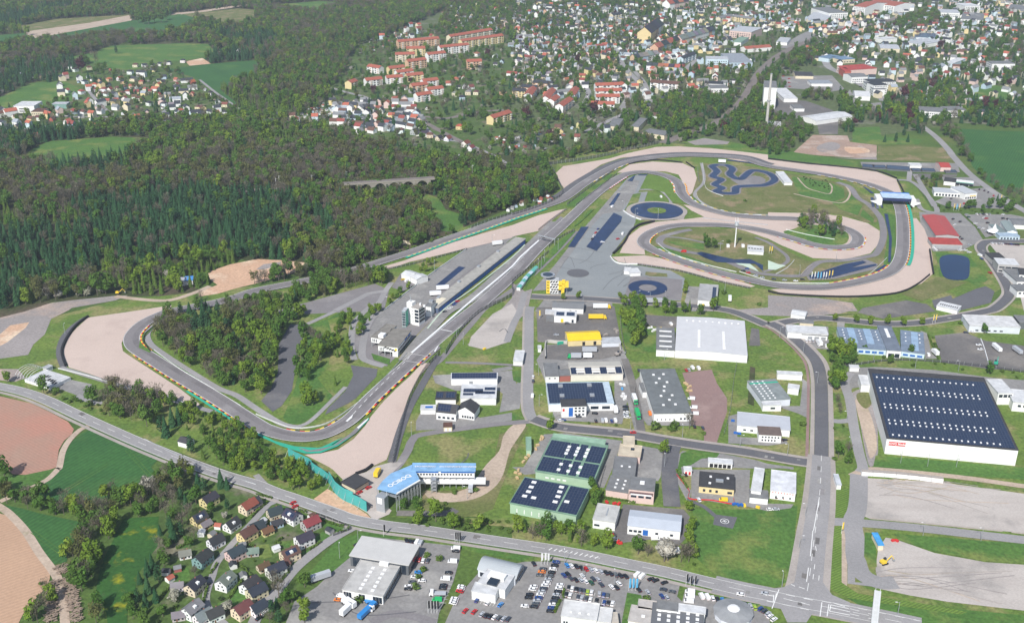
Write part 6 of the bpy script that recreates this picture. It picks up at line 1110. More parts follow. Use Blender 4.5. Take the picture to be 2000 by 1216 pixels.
# flags
fp=MB().cyl(0,0,-.2,7,.09,.06,6).mesh('pole',M['white']); fm={c:MB().box(.05,.95,-.03,.03,2.6,6.8).mesh('flag',M[c]) for c in ('white','yellow','red','bluepaint','black','bluel' if 'bluel' in M else 'white')}
M['cyan']=plain('cyan_cloth',(.10,.42,.68)); fm['cyan']=MB().box(.05,1.1,-.03,.03,1.6,6.8).mesh('flag',M['cyan']); FL=[]
for sp,c,pl,sc in (('32:228,765 255,762 278,765','white','beside the curved roof showroom',1),('32:912,965 938,965 965,965','cyan','on the car lot',1),('32:1358,930 1390,945 1422,945','black','at the car lot road side',1),('31:998,540 1556,600 1572,600 1588,600','black','by the country road',1),('13:336,970 360,970','white','beside the car control area',1),('13:382,970 405,972','cyan','beside the car control area',1),('13:428,972 448,972','white','beside the car control area',1),('13:472,960 496,958','yellow','beside the car control area',1),('13:8,768 25,768','yellow','on the infield bank',1),('13:1448,430 1490,430','yellow','by the eastern car dealer',1),('13:1468,432','cyan','by the eastern car dealer',1),('13:1815,360','yellow','beside the country road junction',1),('23:1285,95 1305,92','yellow','beside the planted roundabout arm',1),('31:1345,1140 1370,1140 1392,1140 1415,1140','black','at the truck park corner',1),('33:572,520','yellow','at the gravel lot entrance',1),('22:212,60','yellow','beside the northern yard',1)):
    for p in T(sp): g=G(p); e=empty('flag_pole',(g.x,g.y,GZ),R(20)); link('pole',fp,e); link('flag',fm[c],e); FL.append((e,{'bluepaint':'blue','cyan':'light blue'}.get(c,c)+' banner flag on a pole',pl))
label_all(FL,None,'flag',lambda p:'flags '+p)
# pit lane spectator tent row along grass
P=resample(path('12:50,1055 90,1000 110,970 150,930 195,885',1),6); SH=[]
for i in range(len(P)-1):
    a,b_=P[i],P[i+1]; d=b_-a; e=empty('sales_tent',(a.x,a.y,GZ),math.atan2(d.y,d.x)); MB().box(0,5.6,-1.5,1.5,0,2.5).build('body',M['paint'],e,random.choice([(.7,.72,.7),(.2,.5,.45),(.1,.4,.35)])); m=MB(); m.quad((-.2,-1.8,2.4),(5.8,-1.8,2.4),(5.8,0,3.4),(-.2,0,3.4)); m.quad((5.8,1.8,2.4),(-.2,1.8,2.4),(-.2,0,3.4),(5.8,0,3.4)); m.build('roof',M['paint'],e,(.12,.42,.36) if i%2==0 or i>6 else (.5,.6,.7)); SH.append((e,'teal and white sales tent','in the row beside the start straight'))
label_all(SH,None,'tent','sales tents beside the start straight')
# rail catenary masts
for k,p in enumerate(T('11:160,265 185,245 438,240 708,210 1690,160')): g=G(p); e=empty('catenary_mast',(g.x,g.y,GZ),0,'thin pale mast beside the wooded railway line, '+('leftmost','second','third','fourth','rightmost')[k]+' from the left','mast'); MB().cyl(0,0,-.2,12,.2,.14,6).build('pole',M['white'],e); MB().bar((0,0,11),(1.8,0,11.6),.1).build('arm',M['white'],e)
# log piles
g=G(T('30:470,770')[0])
for spec,lb in (('30:465,780 470,800 490,830','neat log stack at the head of the forest track'),('30:530,880 560,980 580,1080 600,1216','long tangled heap of cut logs right of the track'),('30:420,900 400,1000 410,1100 400,1216','grey heap of brushwood and logs left of the track')):
    P=path(spec,4); o=P[0]; m=MB()
    for p,n_ in zip(resample(P,1.2),normals(resample(P,1.2))):
        for k in range(9): q=p-o+n_*random.uniform(-2.4,2.4)+Vector((0,0,random.uniform(.2,1.6))); d=n_.lerp(Vector((random.uniform(-1,1),random.uniform(-1,1),.1)),.45)*random.uniform(1.2,2.2); m.bar(q-d,q+d,random.uniform(.14,.26))
    ob=m.build('log_pile',M['wood_']); ob.location=(o.x,o.y,GZ); tag(ob,lb,'log pile')
# text -> real meshes
def solid_text(s,txt,size,loc,ang=0,parent=None):
    o=text(s,txt,size,loc,(0,0,ang),'white','roof_lettering',parent)
for t in TXS: solid_text(t[0],t[1],t[2],t[3],*(t[4:] if len(t)>4 else ()))
bpy.context.view_layer.update()
dg=bpy.context.evaluated_depsgraph_get()
for o in [o for o in COL.objects if o.type=='FONT']:
    me=bpy.data.meshes.new_from_object(o.evaluated_get(dg)); me.name=o.name; n=link('tmp',me,o.parent); n.location=o.location; n.rotation_euler=o.rotation_euler; n.scale=o.scale; nm=o.name; bpy.data.objects.remove(o); n.name=nm
# ================================================================ VEGETATION
def leafmat(name,c1,c2,tr=.25):
    m=bpy.data.materials.new(name); m.use_nodes=True; n=m.node_tree; n.nodes.clear(); out=nod(n,'ShaderNodeOutputMaterial'); d=nod(n,'ShaderNodeBsdfDiffuse'); t=nod(n,'ShaderNodeBsdfTranslucent'); x=nod(n,'ShaderNodeMixShader'); x.inputs[0].default_value=tr
    oi=nod(n,'ShaderNodeObjectInfo'); at=nod(n,'ShaderNodeAttribute'); at.attribute_name='tone'
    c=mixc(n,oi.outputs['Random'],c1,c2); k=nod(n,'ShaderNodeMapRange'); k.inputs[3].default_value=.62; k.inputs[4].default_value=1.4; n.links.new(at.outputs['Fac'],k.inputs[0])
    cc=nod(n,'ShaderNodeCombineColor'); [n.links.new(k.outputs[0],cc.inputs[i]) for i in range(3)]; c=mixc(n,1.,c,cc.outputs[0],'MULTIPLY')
    n.links.new(c,d.inputs[0]); n.links.new(c,t.inputs[0]); n.links.new(d.outputs[0],x.inputs[1]); n.links.new(t.outputs[0],x.inputs[2]); n.links.new(x.outputs[0],out.inputs[0]); return m
BARK=plain('bark',(.13,.11,.09),.9)
KIND=dict(
 leafy=('leafy_tree','leafy_foliage',(.068,.145,.026),(.095,.165,.034)),
 bright=('spring_green_tree','spring_foliage',(.13,.215,.028),(.17,.24,.035)),
 conifer=('conifer_tree','needle_foliage',(.026,.075,.032),(.040,.092,.038)),
 larch=('young_larch','larch_foliage',(.085,.15,.03),(.11,.165,.036)),
 bare=('bare_tree','twig_crown',(.135,.12,.09),(.165,.15,.11)),
 olive=('budding_tree','budding_foliage',(.105,.12,.042),(.135,.14,.05)),
 blossom=('blossom_tree','blossom',(.40,.38,.33),(.30,.30,.22)),
 beech=('copper_beech','copper_foliage',(.075,.03,.036),(.10,.04,.045)),
 bush=('bush','bush_foliage',(.085,.15,.028),(.11,.17,.04)),
 dbush=('dark_bush','dark_bush_foliage',(.04,.075,.025),(.06,.09,.03)))
LM={k:leafmat(v[1],v[2],v[3],.12 if k in('conifer','bare') else .25) for k,v in KIND.items()}
def cloud(seed,n,lobes,size,stretch=1.,thin=False):
    rnd=random.Random(seed); v=[];f=[];tone=[]
    for i in range(n):
        L=rnd.choices(lobes,weights=[l[3]**2 for l in lobes])[0]
        while True:
            p=Vector((rnd.uniform(-1,1),rnd.uniform(-1,1),rnd.uniform(-1,1)))
            if p.length<1: break
        p=p.normalized()*(p.length**.35); nrm=(p+Vector((rnd.uniform(-.7,.7),rnd.uniform(-.7,.7),rnd.uniform(-.2,.9)))).normalized()
        q=Vector((L[0]+p.x*L[3],L[1]+p.y*L[3],L[2]+p.z*L[3]*stretch)); a=nrm.orthogonal().normalized(); b_=nrm.cross(a); r=rnd.uniform(0,6.28); a,b_=a*math.cos(r)+b_*math.sin(r),b_*math.cos(r)-a*math.sin(r)
        s=size*rnd.uniform(.6,1.3); k=len(v); w_=s*(.16 if thin else .62)
        if thin: a=(a+Vector((p.x,p.y,1.6))).normalized()
        v+=[q-a*s*.5-b_*w_*.5,q+b_*w_*.35-a*s*.1,q+a*s*.6,q-b_*w_*.6+a*s*.15]; f.append((k,k+1,k+2,k+3)); t=.5+.5*noise.noise(q*.45+Vector((seed,0,0)))+rnd.uniform(-.22,.22); tone+=[max(0,min(1,t))]*4
    return v,f,tone
def cmesh(name,v,f,tone,mats,mi=None):
    me=bpy.data.meshes.new(name); me.from_pydata(v,[],f); a=me.attributes.new('tone','FLOAT','POINT'); a.data.foreach_set('value',tone)
    for m in mats: me.materials.append(m)
    if mi: me.polygons.foreach_set('material_index',mi)
    me.update(); return me
def tube(v,f,tone,a,b_,r0,r1):
    a,b_=Vector(a),Vector(b_); d=(b_-a).normalized(); u=d.orthogonal().normalized(); w_=d.cross(u); k=len(v)
    for P,r in ((a,r0),(b_,r1)):
        for i in range(5): t=i*2*math.pi/5; v.append(P+u*math.cos(t)*r+w_*math.sin(t)*r); tone.append(.5)
    for i in range(5): j=(i+1)%5; f.append((k+i,k+j,k+5+j,k+5+i))
def trunk(h,seed,limbs,r=.3,top=None):
    rnd=random.Random(seed); v=[];f=[];t=[]; tube(v,f,t,(0,0,-.4),(0,0,h*.55),r,r*.6); tube(v,f,t,(0,0,h*.55),(.3,.1,h*.85),r*.6,r*.15)
    for i in range(limbs):
        z=h*rnd.uniform(.28,.6); a=rnd.uniform(0,6.28); L=h*rnd.uniform(.2,.36); e=(math.cos(a)*L*.8,math.sin(a)*L*.8,z+L*.8); tube(v,f,t,(0,0,z),e,r*.4,r*.1)
        for k in range(2): aa=a+rnd.uniform(-.9,.9); tube(v,f,t,e,(e[0]+math.cos(aa)*L*.5,e[1]+math.sin(aa)*L*.5,e[2]+L*.5),r*.12,r*.04)
    return v,f,t
def lobes(seed,R_,H0,H1,n):
    rnd=random.Random(seed); o=[(0,0,(H0+H1)/2,R_*.72)]
    for i in range(n): a=i*2.4+rnd.uniform(-.4,.4); rr=R_*rnd.uniform(.35,.6); z=rnd.uniform(H0+R_*.35,H1-R_*.3); o.append((math.cos(a)*rr,math.sin(a)*rr,z,R_*rnd.uniform(.36,.52)))
    return o
PRO={}
def conif(seed,H,Rr,n_=11,m=9):
    rnd=random.Random(seed); v=[];f=[];t=[]
    for i in range(n_):
        u=i/(n_-1); z=H*(.10+.84*u); r=Rr*(1-u)**.8+.25
        for j in range(m):
            a=j*2*math.pi/m+i*.7+rnd.uniform(-.2,.2); rr=r*rnd.uniform(.75,1.15); w_=r*.42+.15; c,s=math.cos(a),math.sin(a); k=len(v); dz=r*.45
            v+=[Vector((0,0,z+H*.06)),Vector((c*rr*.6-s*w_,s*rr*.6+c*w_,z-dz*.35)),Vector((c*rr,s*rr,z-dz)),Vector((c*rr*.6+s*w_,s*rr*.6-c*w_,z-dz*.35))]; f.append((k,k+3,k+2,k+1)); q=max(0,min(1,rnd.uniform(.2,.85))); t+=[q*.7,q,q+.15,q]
    k=len(v); v+=[Vector((0,.15,H*.9)),Vector((.13,-.1,H*.9)),Vector((-.13,-.1,H*.9)),Vector((0,0,H))]; f+=[(k,k+1,k+3),(k+1,k+2,k+3),(k+2,k,k+3)]; t+=[.6]*4
    return v,f,t
def pro(kind,i):
    key=(kind,i)
    if key in PRO: return PRO[key]
    s=hash(kind)%1 if 0 else sum(map(ord,kind))+i*17
    if kind in('leafy','bright','beech','blossom'):
        H,Rr=((13,4.6),(16,5.0),(11,4.4))[i%3]
        if kind=='blossom': H,Rr=7.5,3.2
        c=cloud(s,430,lobes(s,Rr,H*.2,H,7),1.6*Rr/4.6); tr=trunk(H,s,5)
    elif kind=='conifer':
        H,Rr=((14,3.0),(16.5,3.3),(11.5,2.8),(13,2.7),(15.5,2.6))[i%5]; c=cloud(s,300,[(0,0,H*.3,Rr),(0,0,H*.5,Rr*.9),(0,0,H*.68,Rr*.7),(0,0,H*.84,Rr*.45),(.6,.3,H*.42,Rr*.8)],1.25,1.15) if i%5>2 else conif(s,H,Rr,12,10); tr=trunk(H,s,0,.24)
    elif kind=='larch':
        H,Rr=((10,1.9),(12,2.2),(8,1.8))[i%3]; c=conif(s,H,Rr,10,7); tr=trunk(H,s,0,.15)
    elif kind in('bare','olive'):
        H,Rr=((14,4.4),(16,4.8),(12,3.8))[i%3]; c=cloud(s,300 if kind=='bare' else 270,lobes(s,Rr,H*.2,H,6),1.7 if kind=='bare' else 1.3,1,kind=='bare'); tr=trunk(H,s,8,.26)
    else:
        H,Rr=((2.8,2.2),(2.2,1.8),(3.4,2.4))[i%3]; c=cloud(s,110,lobes(s,Rr,.1,H,4),1.05,.75); tr=None
    v,f,t=c; nm=KIND[kind]
    cm_=cmesh('crown',v,f,t,[LM[kind]]); tm=None; both=cm_
    if tr:
        tm=cmesh('trunk',tr[0],tr[1],tr[2],[BARK]); k=len(v)
        both=cmesh(nm[0]+'_mass',v+tr[0],f+[tuple(x+k for x in q) for q in tr[1]],t+tr[2],[LM[kind],BARK],[0]*len(f)+[1]*len(tr[1]))
    PRO[key]=(cm_,tm,both,H); return PRO[key]
GWP=[(G(p),l) for p,l in (((370,545),'by the blue roofed lodge'),((500,500),'above the sandy pit'),((40,470),'at the left frame edge'),((700,430),'below the viaduct'),((760,330),'above the viaduct'),((200,290),'below the left village'),((300,430),'in its dark middle'),((120,580),'behind the rubble bank'),((620,520),'beside the left straight'),((500,330),'above the railway'),((950,330),'near the allotments'),((150,520),'near its lower corner'),((480,430),'right of its middle'))]
TREES=[] # kind, x, y, scale, place, fixed
def pip(p,pts):
    c=False; j=len(pts)-1
    for i in range(len(pts)):
        a,b_=pts[i],pts[j]
        if (a[1]>p[1])!=(b_[1]>p[1]) and p[0]<(b_[0]-a[0])*(p[1]-a[1])/(b_[1]-a[1])+a[0]: c=not c
        j=i
    return c
# ground that must stay free of trees, read back from the meshes laid above
import numpy as np
CELL=3.; X0,Y0,NX,NY=-1400,340,934,800
MASK=np.zeros((NX,NY),bool)
FREE=('forest_floor','garden_ground','town_ground','verge','grass_belt','wooded_bank','park_grass','ground','grassland','dry_grassland','pit_garden','infield_grass','dry_field','infield_island','bright_verge','dark_verge','waterside_grass','yard_free')
def raster(o):
    me=o.data; vs=np.empty(len(me.vertices)*3,'f'); me.vertices.foreach_get('co',vs); vs=vs.reshape(-1,3)[:,:2]
    for p in me.polygons:
        P=vs[list(p.vertices)]
        for k in range(1,len(P)-1):
            t=P[[0,k,k+1]]; lo=((t.min(0)-(X0,Y0))/CELL).astype(int); hi=((t.max(0)-(X0,Y0))/CELL).astype(int)+1
            lo=np.clip(lo,0,(NX-1,NY-1)); hi=np.clip(hi,0,(NX,NY))
            if (hi<=lo).any(): continue
            gx,gy=np.meshgrid(np.arange(lo[0],hi[0]),np.arange(lo[1],hi[1]),indexing='ij'); px,py=X0+(gx+.5)*CELL,Y0+(gy+.5)*CELL
            e=[(t[(i+1)%3][0]-t[i][0])*(py-t[i][1])-(t[(i+1)%3][1]-t[i][1])*(px-t[i][0]) for i in range(3)]
            ins=((e[0]>=-4)&(e[1]>=-4)&(e[2]>=-4))|((e[0]<=4)&(e[1]<=4)&(e[2]<=4)); MASK[lo[0]:hi[0],lo[1]:hi[1]]|=ins
for o in list(COL.objects):
    if o.get('kind')=='structure' and o.type=='MESH' and o.name.split('.')[0] not in FREE: raster(o)
def blocked(x,y):
    i,j=int((x-X0)/CELL),int((y-Y0)/CELL)
    return 0<=i<NX and 0<=j<NY and MASK[i,j]
bpy.context.view_layer.update()
HB=defaultdict(list)
for e in COL.objects:
    if e.type=='EMPTY' and e.parent is None and e.children:
        w_=[c for c in e.children if c.name.startswith('wall')]
        if not w_: continue
        bb=[e.matrix_basis@Vector(c) for c in w_[0].bound_box]; xs=[p.x for p in bb]; ys=[p.y for p in bb]; r=(min(xs)-1.5,max(xs)+1.5,min(ys)-1.5,max(ys)+1.5)
        if r[1]-r[0]>160: continue
        for i in range(int(r[0]//40),int(r[1]//40)+1):
            for j in range(int(r[2]//40),int(r[3]//40)+1): HB[(i,j)].append(r)
def inb(x,y): return any(r[0]<x<r[1] and r[2]<y<r[3] for r in HB.get((int(x//40),int(y//40)),()))
for cell,L in TOWNGRID.items():
    for q,d in L:
        if d<20: HB[(int(q[0]//40),int(q[1]//40))].append((q[0]-4.5,q[0]+4.5,q[1]-4.5,q[1]+4.5))
OCC={}
def spaced(x,y,d):
    kx,ky=int(x//6),int(y//6)
    for i in(-1,0,1):
        for j in(-1,0,1):
            for a,b_ in OCC.get((kx+i,ky+j),()):
                if (a-x)**2+(b_-y)**2<d*d: return False
    OCC.setdefault((kx,ky),[]).append((x,y)); return True
def scatter(spec,per,mix,place,sc=(.8,1.15),seeds=None,free=False,mind=None):
    pts=T(spec) if isinstance(spec,str) else spec; W_=[G((max(-60,min(2060,p[0])),max(-14,min(1260,p[1])))) for p in pts]; W2=[(p.x,p.y) for p in W_]
    xs=[p[0] for p in W2]; ys=[p[1] for p in W2]; A=(max(xs)-min(xs))*(max(ys)-min(ys)); n=int(A/per); ks=list(mix); ws=[mix[k] for k in ks]; md=mind or math.sqrt(per)*.62
    for _ in range(n):
        x,y=random.uniform(min(xs),max(xs)),random.uniform(min(ys),max(ys))
        if not pip((x,y),W2) or (not free and blocked(x,y)) or inb(x,y) or not spaced(x,y,min(md,5.9)): continue
        kk,ww=ks,ws
        if seeds:
            jx,jy=x+noise.noise((x/60,y/60,3))*45,y+noise.noise((x/60,y/60,9))*60
            s=min(seeds,key=lambda s:(s[0]-jx)**2+((s[1]-jy)*.6)**2); kk,ww=list(s[2]),list(s[2].values())
        pl=place
        if 'great wood' in place: pl='in the great wood '+min(GWP,key=lambda q:(q[0].x-x)**2+(q[0].y-y)**2)[1]
        TREES.append((random.choices(kk,ww)[0],x,y,random.uniform(*sc),pl))
CON=dict(conifer=14,bare=.8,leafy=.8); BRN=dict(bare=5,olive=4,leafy=3,bright=.3,conifer=.5); OLV=dict(olive=8,bare=3,leafy=2); YNG=dict(larch=9,bright=1,leafy=2,bare=1); LFY=dict(leafy=8,bright=2,bare=2,olive=3,conifer=1); MIX=dict(leafy=7,bare=2,olive=3,bright=2,conifer=1.6); BRT=dict(bright=5,leafy=4,larch=2)
SD=[]
for m_,s in ((CON,'60,480 150,460 250,430 350,420 440,430 520,410 590,425 100,540 50,560 190,520 300,500 400,480 490,490 540,470 130,335 190,345 250,355 60,275 20,300 30,500 330,380 420,400 560,440 230,470 10,450'),(BRN,'40,350 110,375 60,330 290,358 200,372 340,352 640,470 690,430 700,480 620,520 560,350 640,330 720,340 760,370 600,300 680,290 740,300 90,395 380,310 130,575 170,560 660,400 440,345 520,360 800,420 780,470'),(OLV,'20,340 250,345 380,350 300,345 470,300 540,300 420,340 400,330'),
 (YNG,'250,545 230,525 350,560 300,540 420,505 470,510 370,520 60,415 20,430 480,240 560,250 520,270 60,600 390,575 440,300 340,300'),(MIX,'440,290 480,320 600,260 340,285 560,290 640,360 820,330 850,300 880,330 950,340 1000,330 1040,350 870,380 900,360 740,400 830,400 300,290 640,280 500,330'),(LFY,'820,290 890,290 960,290 600,480 700,540 650,540 250,290 110,600 180,590')):
    for p in T('99:'+s): g=G(p); SD.append((g.x,g.y,m_))
scatter('99:-60,255 60,262 330,240 460,225 640,262 760,298 860,318 960,325 1060,335 1085,380 1000,402 860,462 700,512 600,548 500,560 450,540 380,570 230,580 100,588 0,606 -60,610',27,MIX,'in the great wood left of the circuit',(.75,1.12),SD,mind=3.5)
SE=[]
for m_,s in ((MIX,'30,20 130,30 220,25 330,20 450,10 30,90 100,95 380,60 410,80 600,90 540,60 470,70 430,90'),(LFY,'560,40 620,60 700,60 740,40 660,110 600,120 660,150 700,110 820,40 780,20 700,90 560,130 640,60 580,150'),(BRN,'140,90 200,80 250,85 290,70 550,110 520,130 600,60 380,100 420,30 30,120 590,30 560,190 700,10'),(CON,'440,75 480,80 420,120 460,125 20,140 60,30 30,190'),(YNG,'520,170 540,200 480,180 450,170 600,170 500,200 15,75 520,150')):
    for p in T('99:'+s): g=G(p); SE.append((g.x,g.y,m_))
scatter('99:-60,-14 640,-14 900,-14 870,20 770,65 700,90 640,200 560,240 470,225 430,180 400,115 250,90 120,150 60,200 -60,210',46,MIX,'in the woods at the far left',(.75,1.1),SE,mind=4.4)
GM=dict(leafy=5,bare=3,olive=2,bright=1,conifer=2,blossom=1.2,bush=6,dbush=3)
scatter('00:-100,480 640,700 700,560 1050,480 1350,520 1450,600 1900,880 2000,930 2000,1060 1250,1060 900,1060 400,1090 -100,1120',150,GM,'among the left village houses',(.5,.85),mind=5)
scatter('01: 0,760 600,660 700,540 900,300 1300,250 2000,150 2000,1216 1100,1216 800,1150 0,1080',150,GM,'on the wooded town edge',(.55,.95),mind=5)
scatter('01:1500,0 2000,-40 2000,300 1400,300',90,MIX,'on the wooded town edge',(.6,1),mind=5)
scatter('02:0,-40 1000,-40 1300,300 1400,560 2000,560 2000,1100 1500,1080 1100,1160 300,1200 0,1216',78,dict(leafy=6,conifer=3,bare=2,olive=2,bright=1,beech=.12,blossom=.8,bush=6,dbush=2),'between the town houses',(.55,.95),mind=5)
scatter('02:1000,-40 2000,-40 2000,560 1400,560',170,dict(leafy=6,conifer=2,bare=2,bush=4),'in the far town',(.5,.8))
scatter('03:0,-40 2010,-40 2010,700 1500,640 800,500 400,500 0,800',130,dict(leafy=6,conifer=2,bare=2,bush=4,beech=.1),'in the far town',(.5,.85))
scatter('02:1040,1000 1200,760 1500,740 1750,800 1850,700 2000,560 2000,1160 1700,1070 1300,1060',48,dict(leafy=7,conifer=3,bright=1,bare=2),'in the wood beside the railway',(.65,1),mind=4)
scatter('03:0,600 100,560 200,420 420,400 500,380 500,450 340,480 100,560 60,640 0,660',40,LFY,'in the wood beside the railway',(.7,1))
scatter('03:480,300 900,250 1050,120 1300,100 1350,180 1200,230 980,240 700,300 560,360 420,420',50,LFY,'beside the station yard',(.7,1))
scatter('03:560,700 650,820 900,800 1100,700 1300,620 1560,700 1600,900 1300,1000 1200,1050 1000,980 700,960 660,1050 560,1030 540,860',50,dict(leafy=6,bright=2,conifer=3,bare=2,beech=1,blossom=.6),'on the slope right of the white halls',(.65,1),mind=4.5)
scatter('03:1560,800 2000,780 2010,1010 1500,980',50,dict(conifer=6,leafy=3,beech=.7,blossom=.5),'above the right hand green field',(.7,1),mind=4.5)
scatter('03:1500,500 2010,250 2010,700 1600,640',70,dict(leafy=6,conifer=3,bare=3),'on the far right hill',(.7,1))
scatter('03:0,900 240,960 300,1000 340,1050 200,1170 100,1216 0,1216 02:1900,1180 1750,1100 1850,960',45,dict(leafy=5,bare=4,bright=1,conifer=1),'in the wood behind the top corner',(.6,.95),mind=4)
scatter('03:240,740 500,740 520,790 300,800',60,LFY,'beside the white halls',(.6,.9))
scatter('03:1320,1020 1430,1010 1520,1090 1590,1216 13:1600,60 1500,10 03:1480,1140',45,dict(bare=6,leafy=2),'along the country road on the right',(.7,1))
scatter('13:1540,20 1700,90 1830,200 2010,330 2010,420 1900,370 1720,230 1600,110',60,dict(bare=6,leafy=3),'along the country road on the right',(.6,.9))
scatter('10:1350,1190 1560,1135 1700,1180 2000,1150 11:200,1130 600,960 850,920 1000,930 1050,970 870,1090 500,1210 21:260,100 190,220 170,430 120,600 20,670 21:-20,640 20:1950,690 1700,600 1500,470 1360,370 1240,240 1220,60',22,MIX,'in the wood inside the hairpin',(.65,1.0),[(G(p).x,G(p).y,m_) for p,m_ in (((370,640),CON),((390,630),CON),((350,650),BRN),((420,660),MIX),((450,640),CON),((480,620),BRN),((430,700),BRN),((470,690),LFY),((500,700),BRT),((510,740),BRT),((450,730),LFY),((520,650),LFY),((560,620),BRT),((600,590),BRN),((660,560),BRN),((700,545),BRN),((740,535),BRT),((560,580),LFY),((620,560),MIX))],mind=3.6)
scatter('21:520,230 740,30 760,60 750,330 730,390 640,600 590,650 570,600 700,420 680,320 600,400 560,380',38,BRT,'on the bank beside the paddock road',(.45,.7),mind=3.2,free=True)
scatter('21:820,80 860,20 960,-20 980,0 880,90 870,180 830,240 800,220',30,BRT,'on the bank beside the paddock road',(.4,.6),mind=3,free=True)
scatter('11:1010,1216 1290,1000 1420,880 1480,830 1560,770 1500,780 1300,880 1250,960 1060,1120 960,1216',30,BRT,'on the bank below the paddock wall',(.4,.6),mind=3)
scatter('21:380,120 450,150 470,230 560,300 500,420 460,480 420,540 330,560 310,460 350,260',30,dict(leafy=4,bare=3,bright=3),'on the grass island inside the first turn',(.6,.9),free=True,mind=4)
scatter('20:180,570 420,640 760,725 840,830 740,815 560,725 400,675 200,605',14,dict(bush=6,leafy=1),'along the country road below the tent',(.6,1),free=True,mind=2.6)
scatter('20:1090,660 1250,690 1480,760 1700,830 2000,1010 21:0,1060 200,1190 31:400,70 540,190 490,225 350,220 150,140 0,100 30:1850,50 1620,-20 20:1560,1150 1560,1060 1640,990 1480,950 1300,760',15,BRT,'between country road and first turn',(.42,.7),mind=2.9)
scatter('20:820,620 1200,690 1280,740 1100,860 800,820',14,dict(bare=6,olive=2,leafy=1.5),'in the bare grove by the country road',(.75,1.),mind=2.8)
scatter('30:1180,160 1262,100 1400,40 1500,60 1480,160 1380,250 1270,260 1240,385 950,410 920,480 860,580 790,680 750,780 740,880 750,1000 830,1130 850,1260 640,1260 600,1050 560,870 520,760 540,620 650,480 640,425 500,395 360,365 180,315 200,215 400,255 580,310 620,350 760,310 850,230 960,270',19,dict(bare=4,leafy=5,bright=2,olive=3),'in the tree belt between the fields',(.6,.92),free=True,mind=3.)
scatter('30:-60,170 120,200 160,250 100,300 -60,280',20,dict(olive=3,leafy=1),'by the field track at the left edge',(.6,.9),free=True,mind=4)
scatter('30:1250,400 1290,300 1480,170 1560,290 1540,380 1500,420 1420,560 1350,690 1320,760 1260,800 1290,880 1300,1000 1200,1100 1180,1260 990,1260 1000,1080 1070,1050 1060,850 1180,760 1230,640',20,dict(conifer=6,bare=3,leafy=4),'between the meadow and the lower village',(.5,.8),mind=3.6)
scatter('30:1500,100 1640,60 1870,150 1860,200 1700,170 1620,250 1500,250',24,dict(conifer=9,leafy=1),'behind the yellow house by the road',(.65,.9),mind=3.6)
scatter('30:1400,300 2000,250 31:700,470 600,560 200,900 0,1100 30:1700,1250 1200,1250 1300,800',42,dict(leafy=5,conifer=2,bare=2,bright=1,bush=12,dbush=8,blossom=1),'in the lower village gardens',(.35,.65),mind=3.2)
scatter('31:0,960 200,900 280,960 460,900 440,980 300,1060 200,1250 60,1250 100,1100',28,dict(leafy=5,conifer=4,bare=2),'along the street below the glass showroom',(.5,.8))
scatter('31:1020,390 1200,375 1900,430 1980,410 2000,540 1600,500 1040,430',12,dict(bush=8,bright=1,leafy=1),'in the hedge along the country road',(.5,.95),mind=2.6,free=True)
scatter('32:0,420 130,430 500,400 600,200 690,170 700,240 640,480 600,600 0,560',22,BRT,'beside the green halls',(.5,.8),mind=3.4)
scatter('32:1300,640 1420,560 1520,690 1900,850 1870,920 1400,800',30,dict(bare=4,leafy=2,bush=5,bright=1),'on the bank near the crossroads',(.45,.75),mind=3.4)
scatter('11:700,905 1240,765 1640,600 1660,570 1560,540 1450,570 1200,690 900,800 650,850',14,dict(bush=8,bright=1,leafy=1),'in the hedge behind the left straight',(.6,1),mind=2.8)
scatter('11:540,480 700,330 800,230 1100,230 1300,250 1330,300 1290,400 1350,480 1390,570 1250,660 1150,720 900,800 650,860 480,860 540,640',36,dict(bare=5,leafy=4,olive=2,bright=1),'in the valley below the viaduct',(.7,1),mind=4,free=True)
scatter('11:1340,240 2000,160 12:240,90 330,220 330,300 200,400 0,450 11:1640,440 1460,380',90,GM,'in the allotments below the viaduct',(.5,.85),mind=4)
scatter('11:1250,40 1500,-20 2000,-20 12:250,60 11:2000,110 1500,90',80,GM,'above the viaduct line',(.5,.85),mind=4)
scatter('12:60,60 240,60 290,110 340,200 330,300 220,290 200,200 60,150',34,dict(conifer=5,leafy=4),'beside the spectator fence',(.7,1),mind=4)
scatter('02:290,1216 500,1150 1100,1060 1200,1100 1000,1150 600,1216 12:300,60',26,LFY,'in the hedge behind the spectator fence',(.5,.75),mind=3.6)
scatter('13:1130,200 1200,160 1340,150 1350,230 1280,320 1180,270',22,LFY,'between the circuit and the car dealer',(.4,.65),mind=3.4)
scatter('13:1330,395 1500,400 1880,400 1960,440 1780,460 1340,430',26,dict(bush=5,leafy=3),'in the hedge below the car dealer',(.45,.8),mind=3.4,free=True)
scatter('13:220,460 380,460 560,560 590,640 420,640 240,570',11,dict(bare=3,bush=8,bright=1,conifer=.6),'on the wooded infield island',(.5,.95),free=True,mind=2.8)
scatter('22:845,60 1000,0 1020,160 1000,250 960,300 920,200 860,120',24,dict(leafy=6,bright=3),'in the grove beside the white hall',(.75,1.05),free=True,mind=4)
scatter('12:780,1180 1000,1130 1250,1190 1620,1216 22:1650,60 1500,40 1300,30 1000,10 22:840,0',40,BRT,'in the belt along the training centre street',(.45,.75),free=True,mind=3.8)
scatter('23:470,400 500,300 680,300 690,380 640,440 600,520 590,640 480,640',26,dict(bright=3,leafy=4),'left of the grey blue centre',(.6,.95),free=True,mind=3.8)
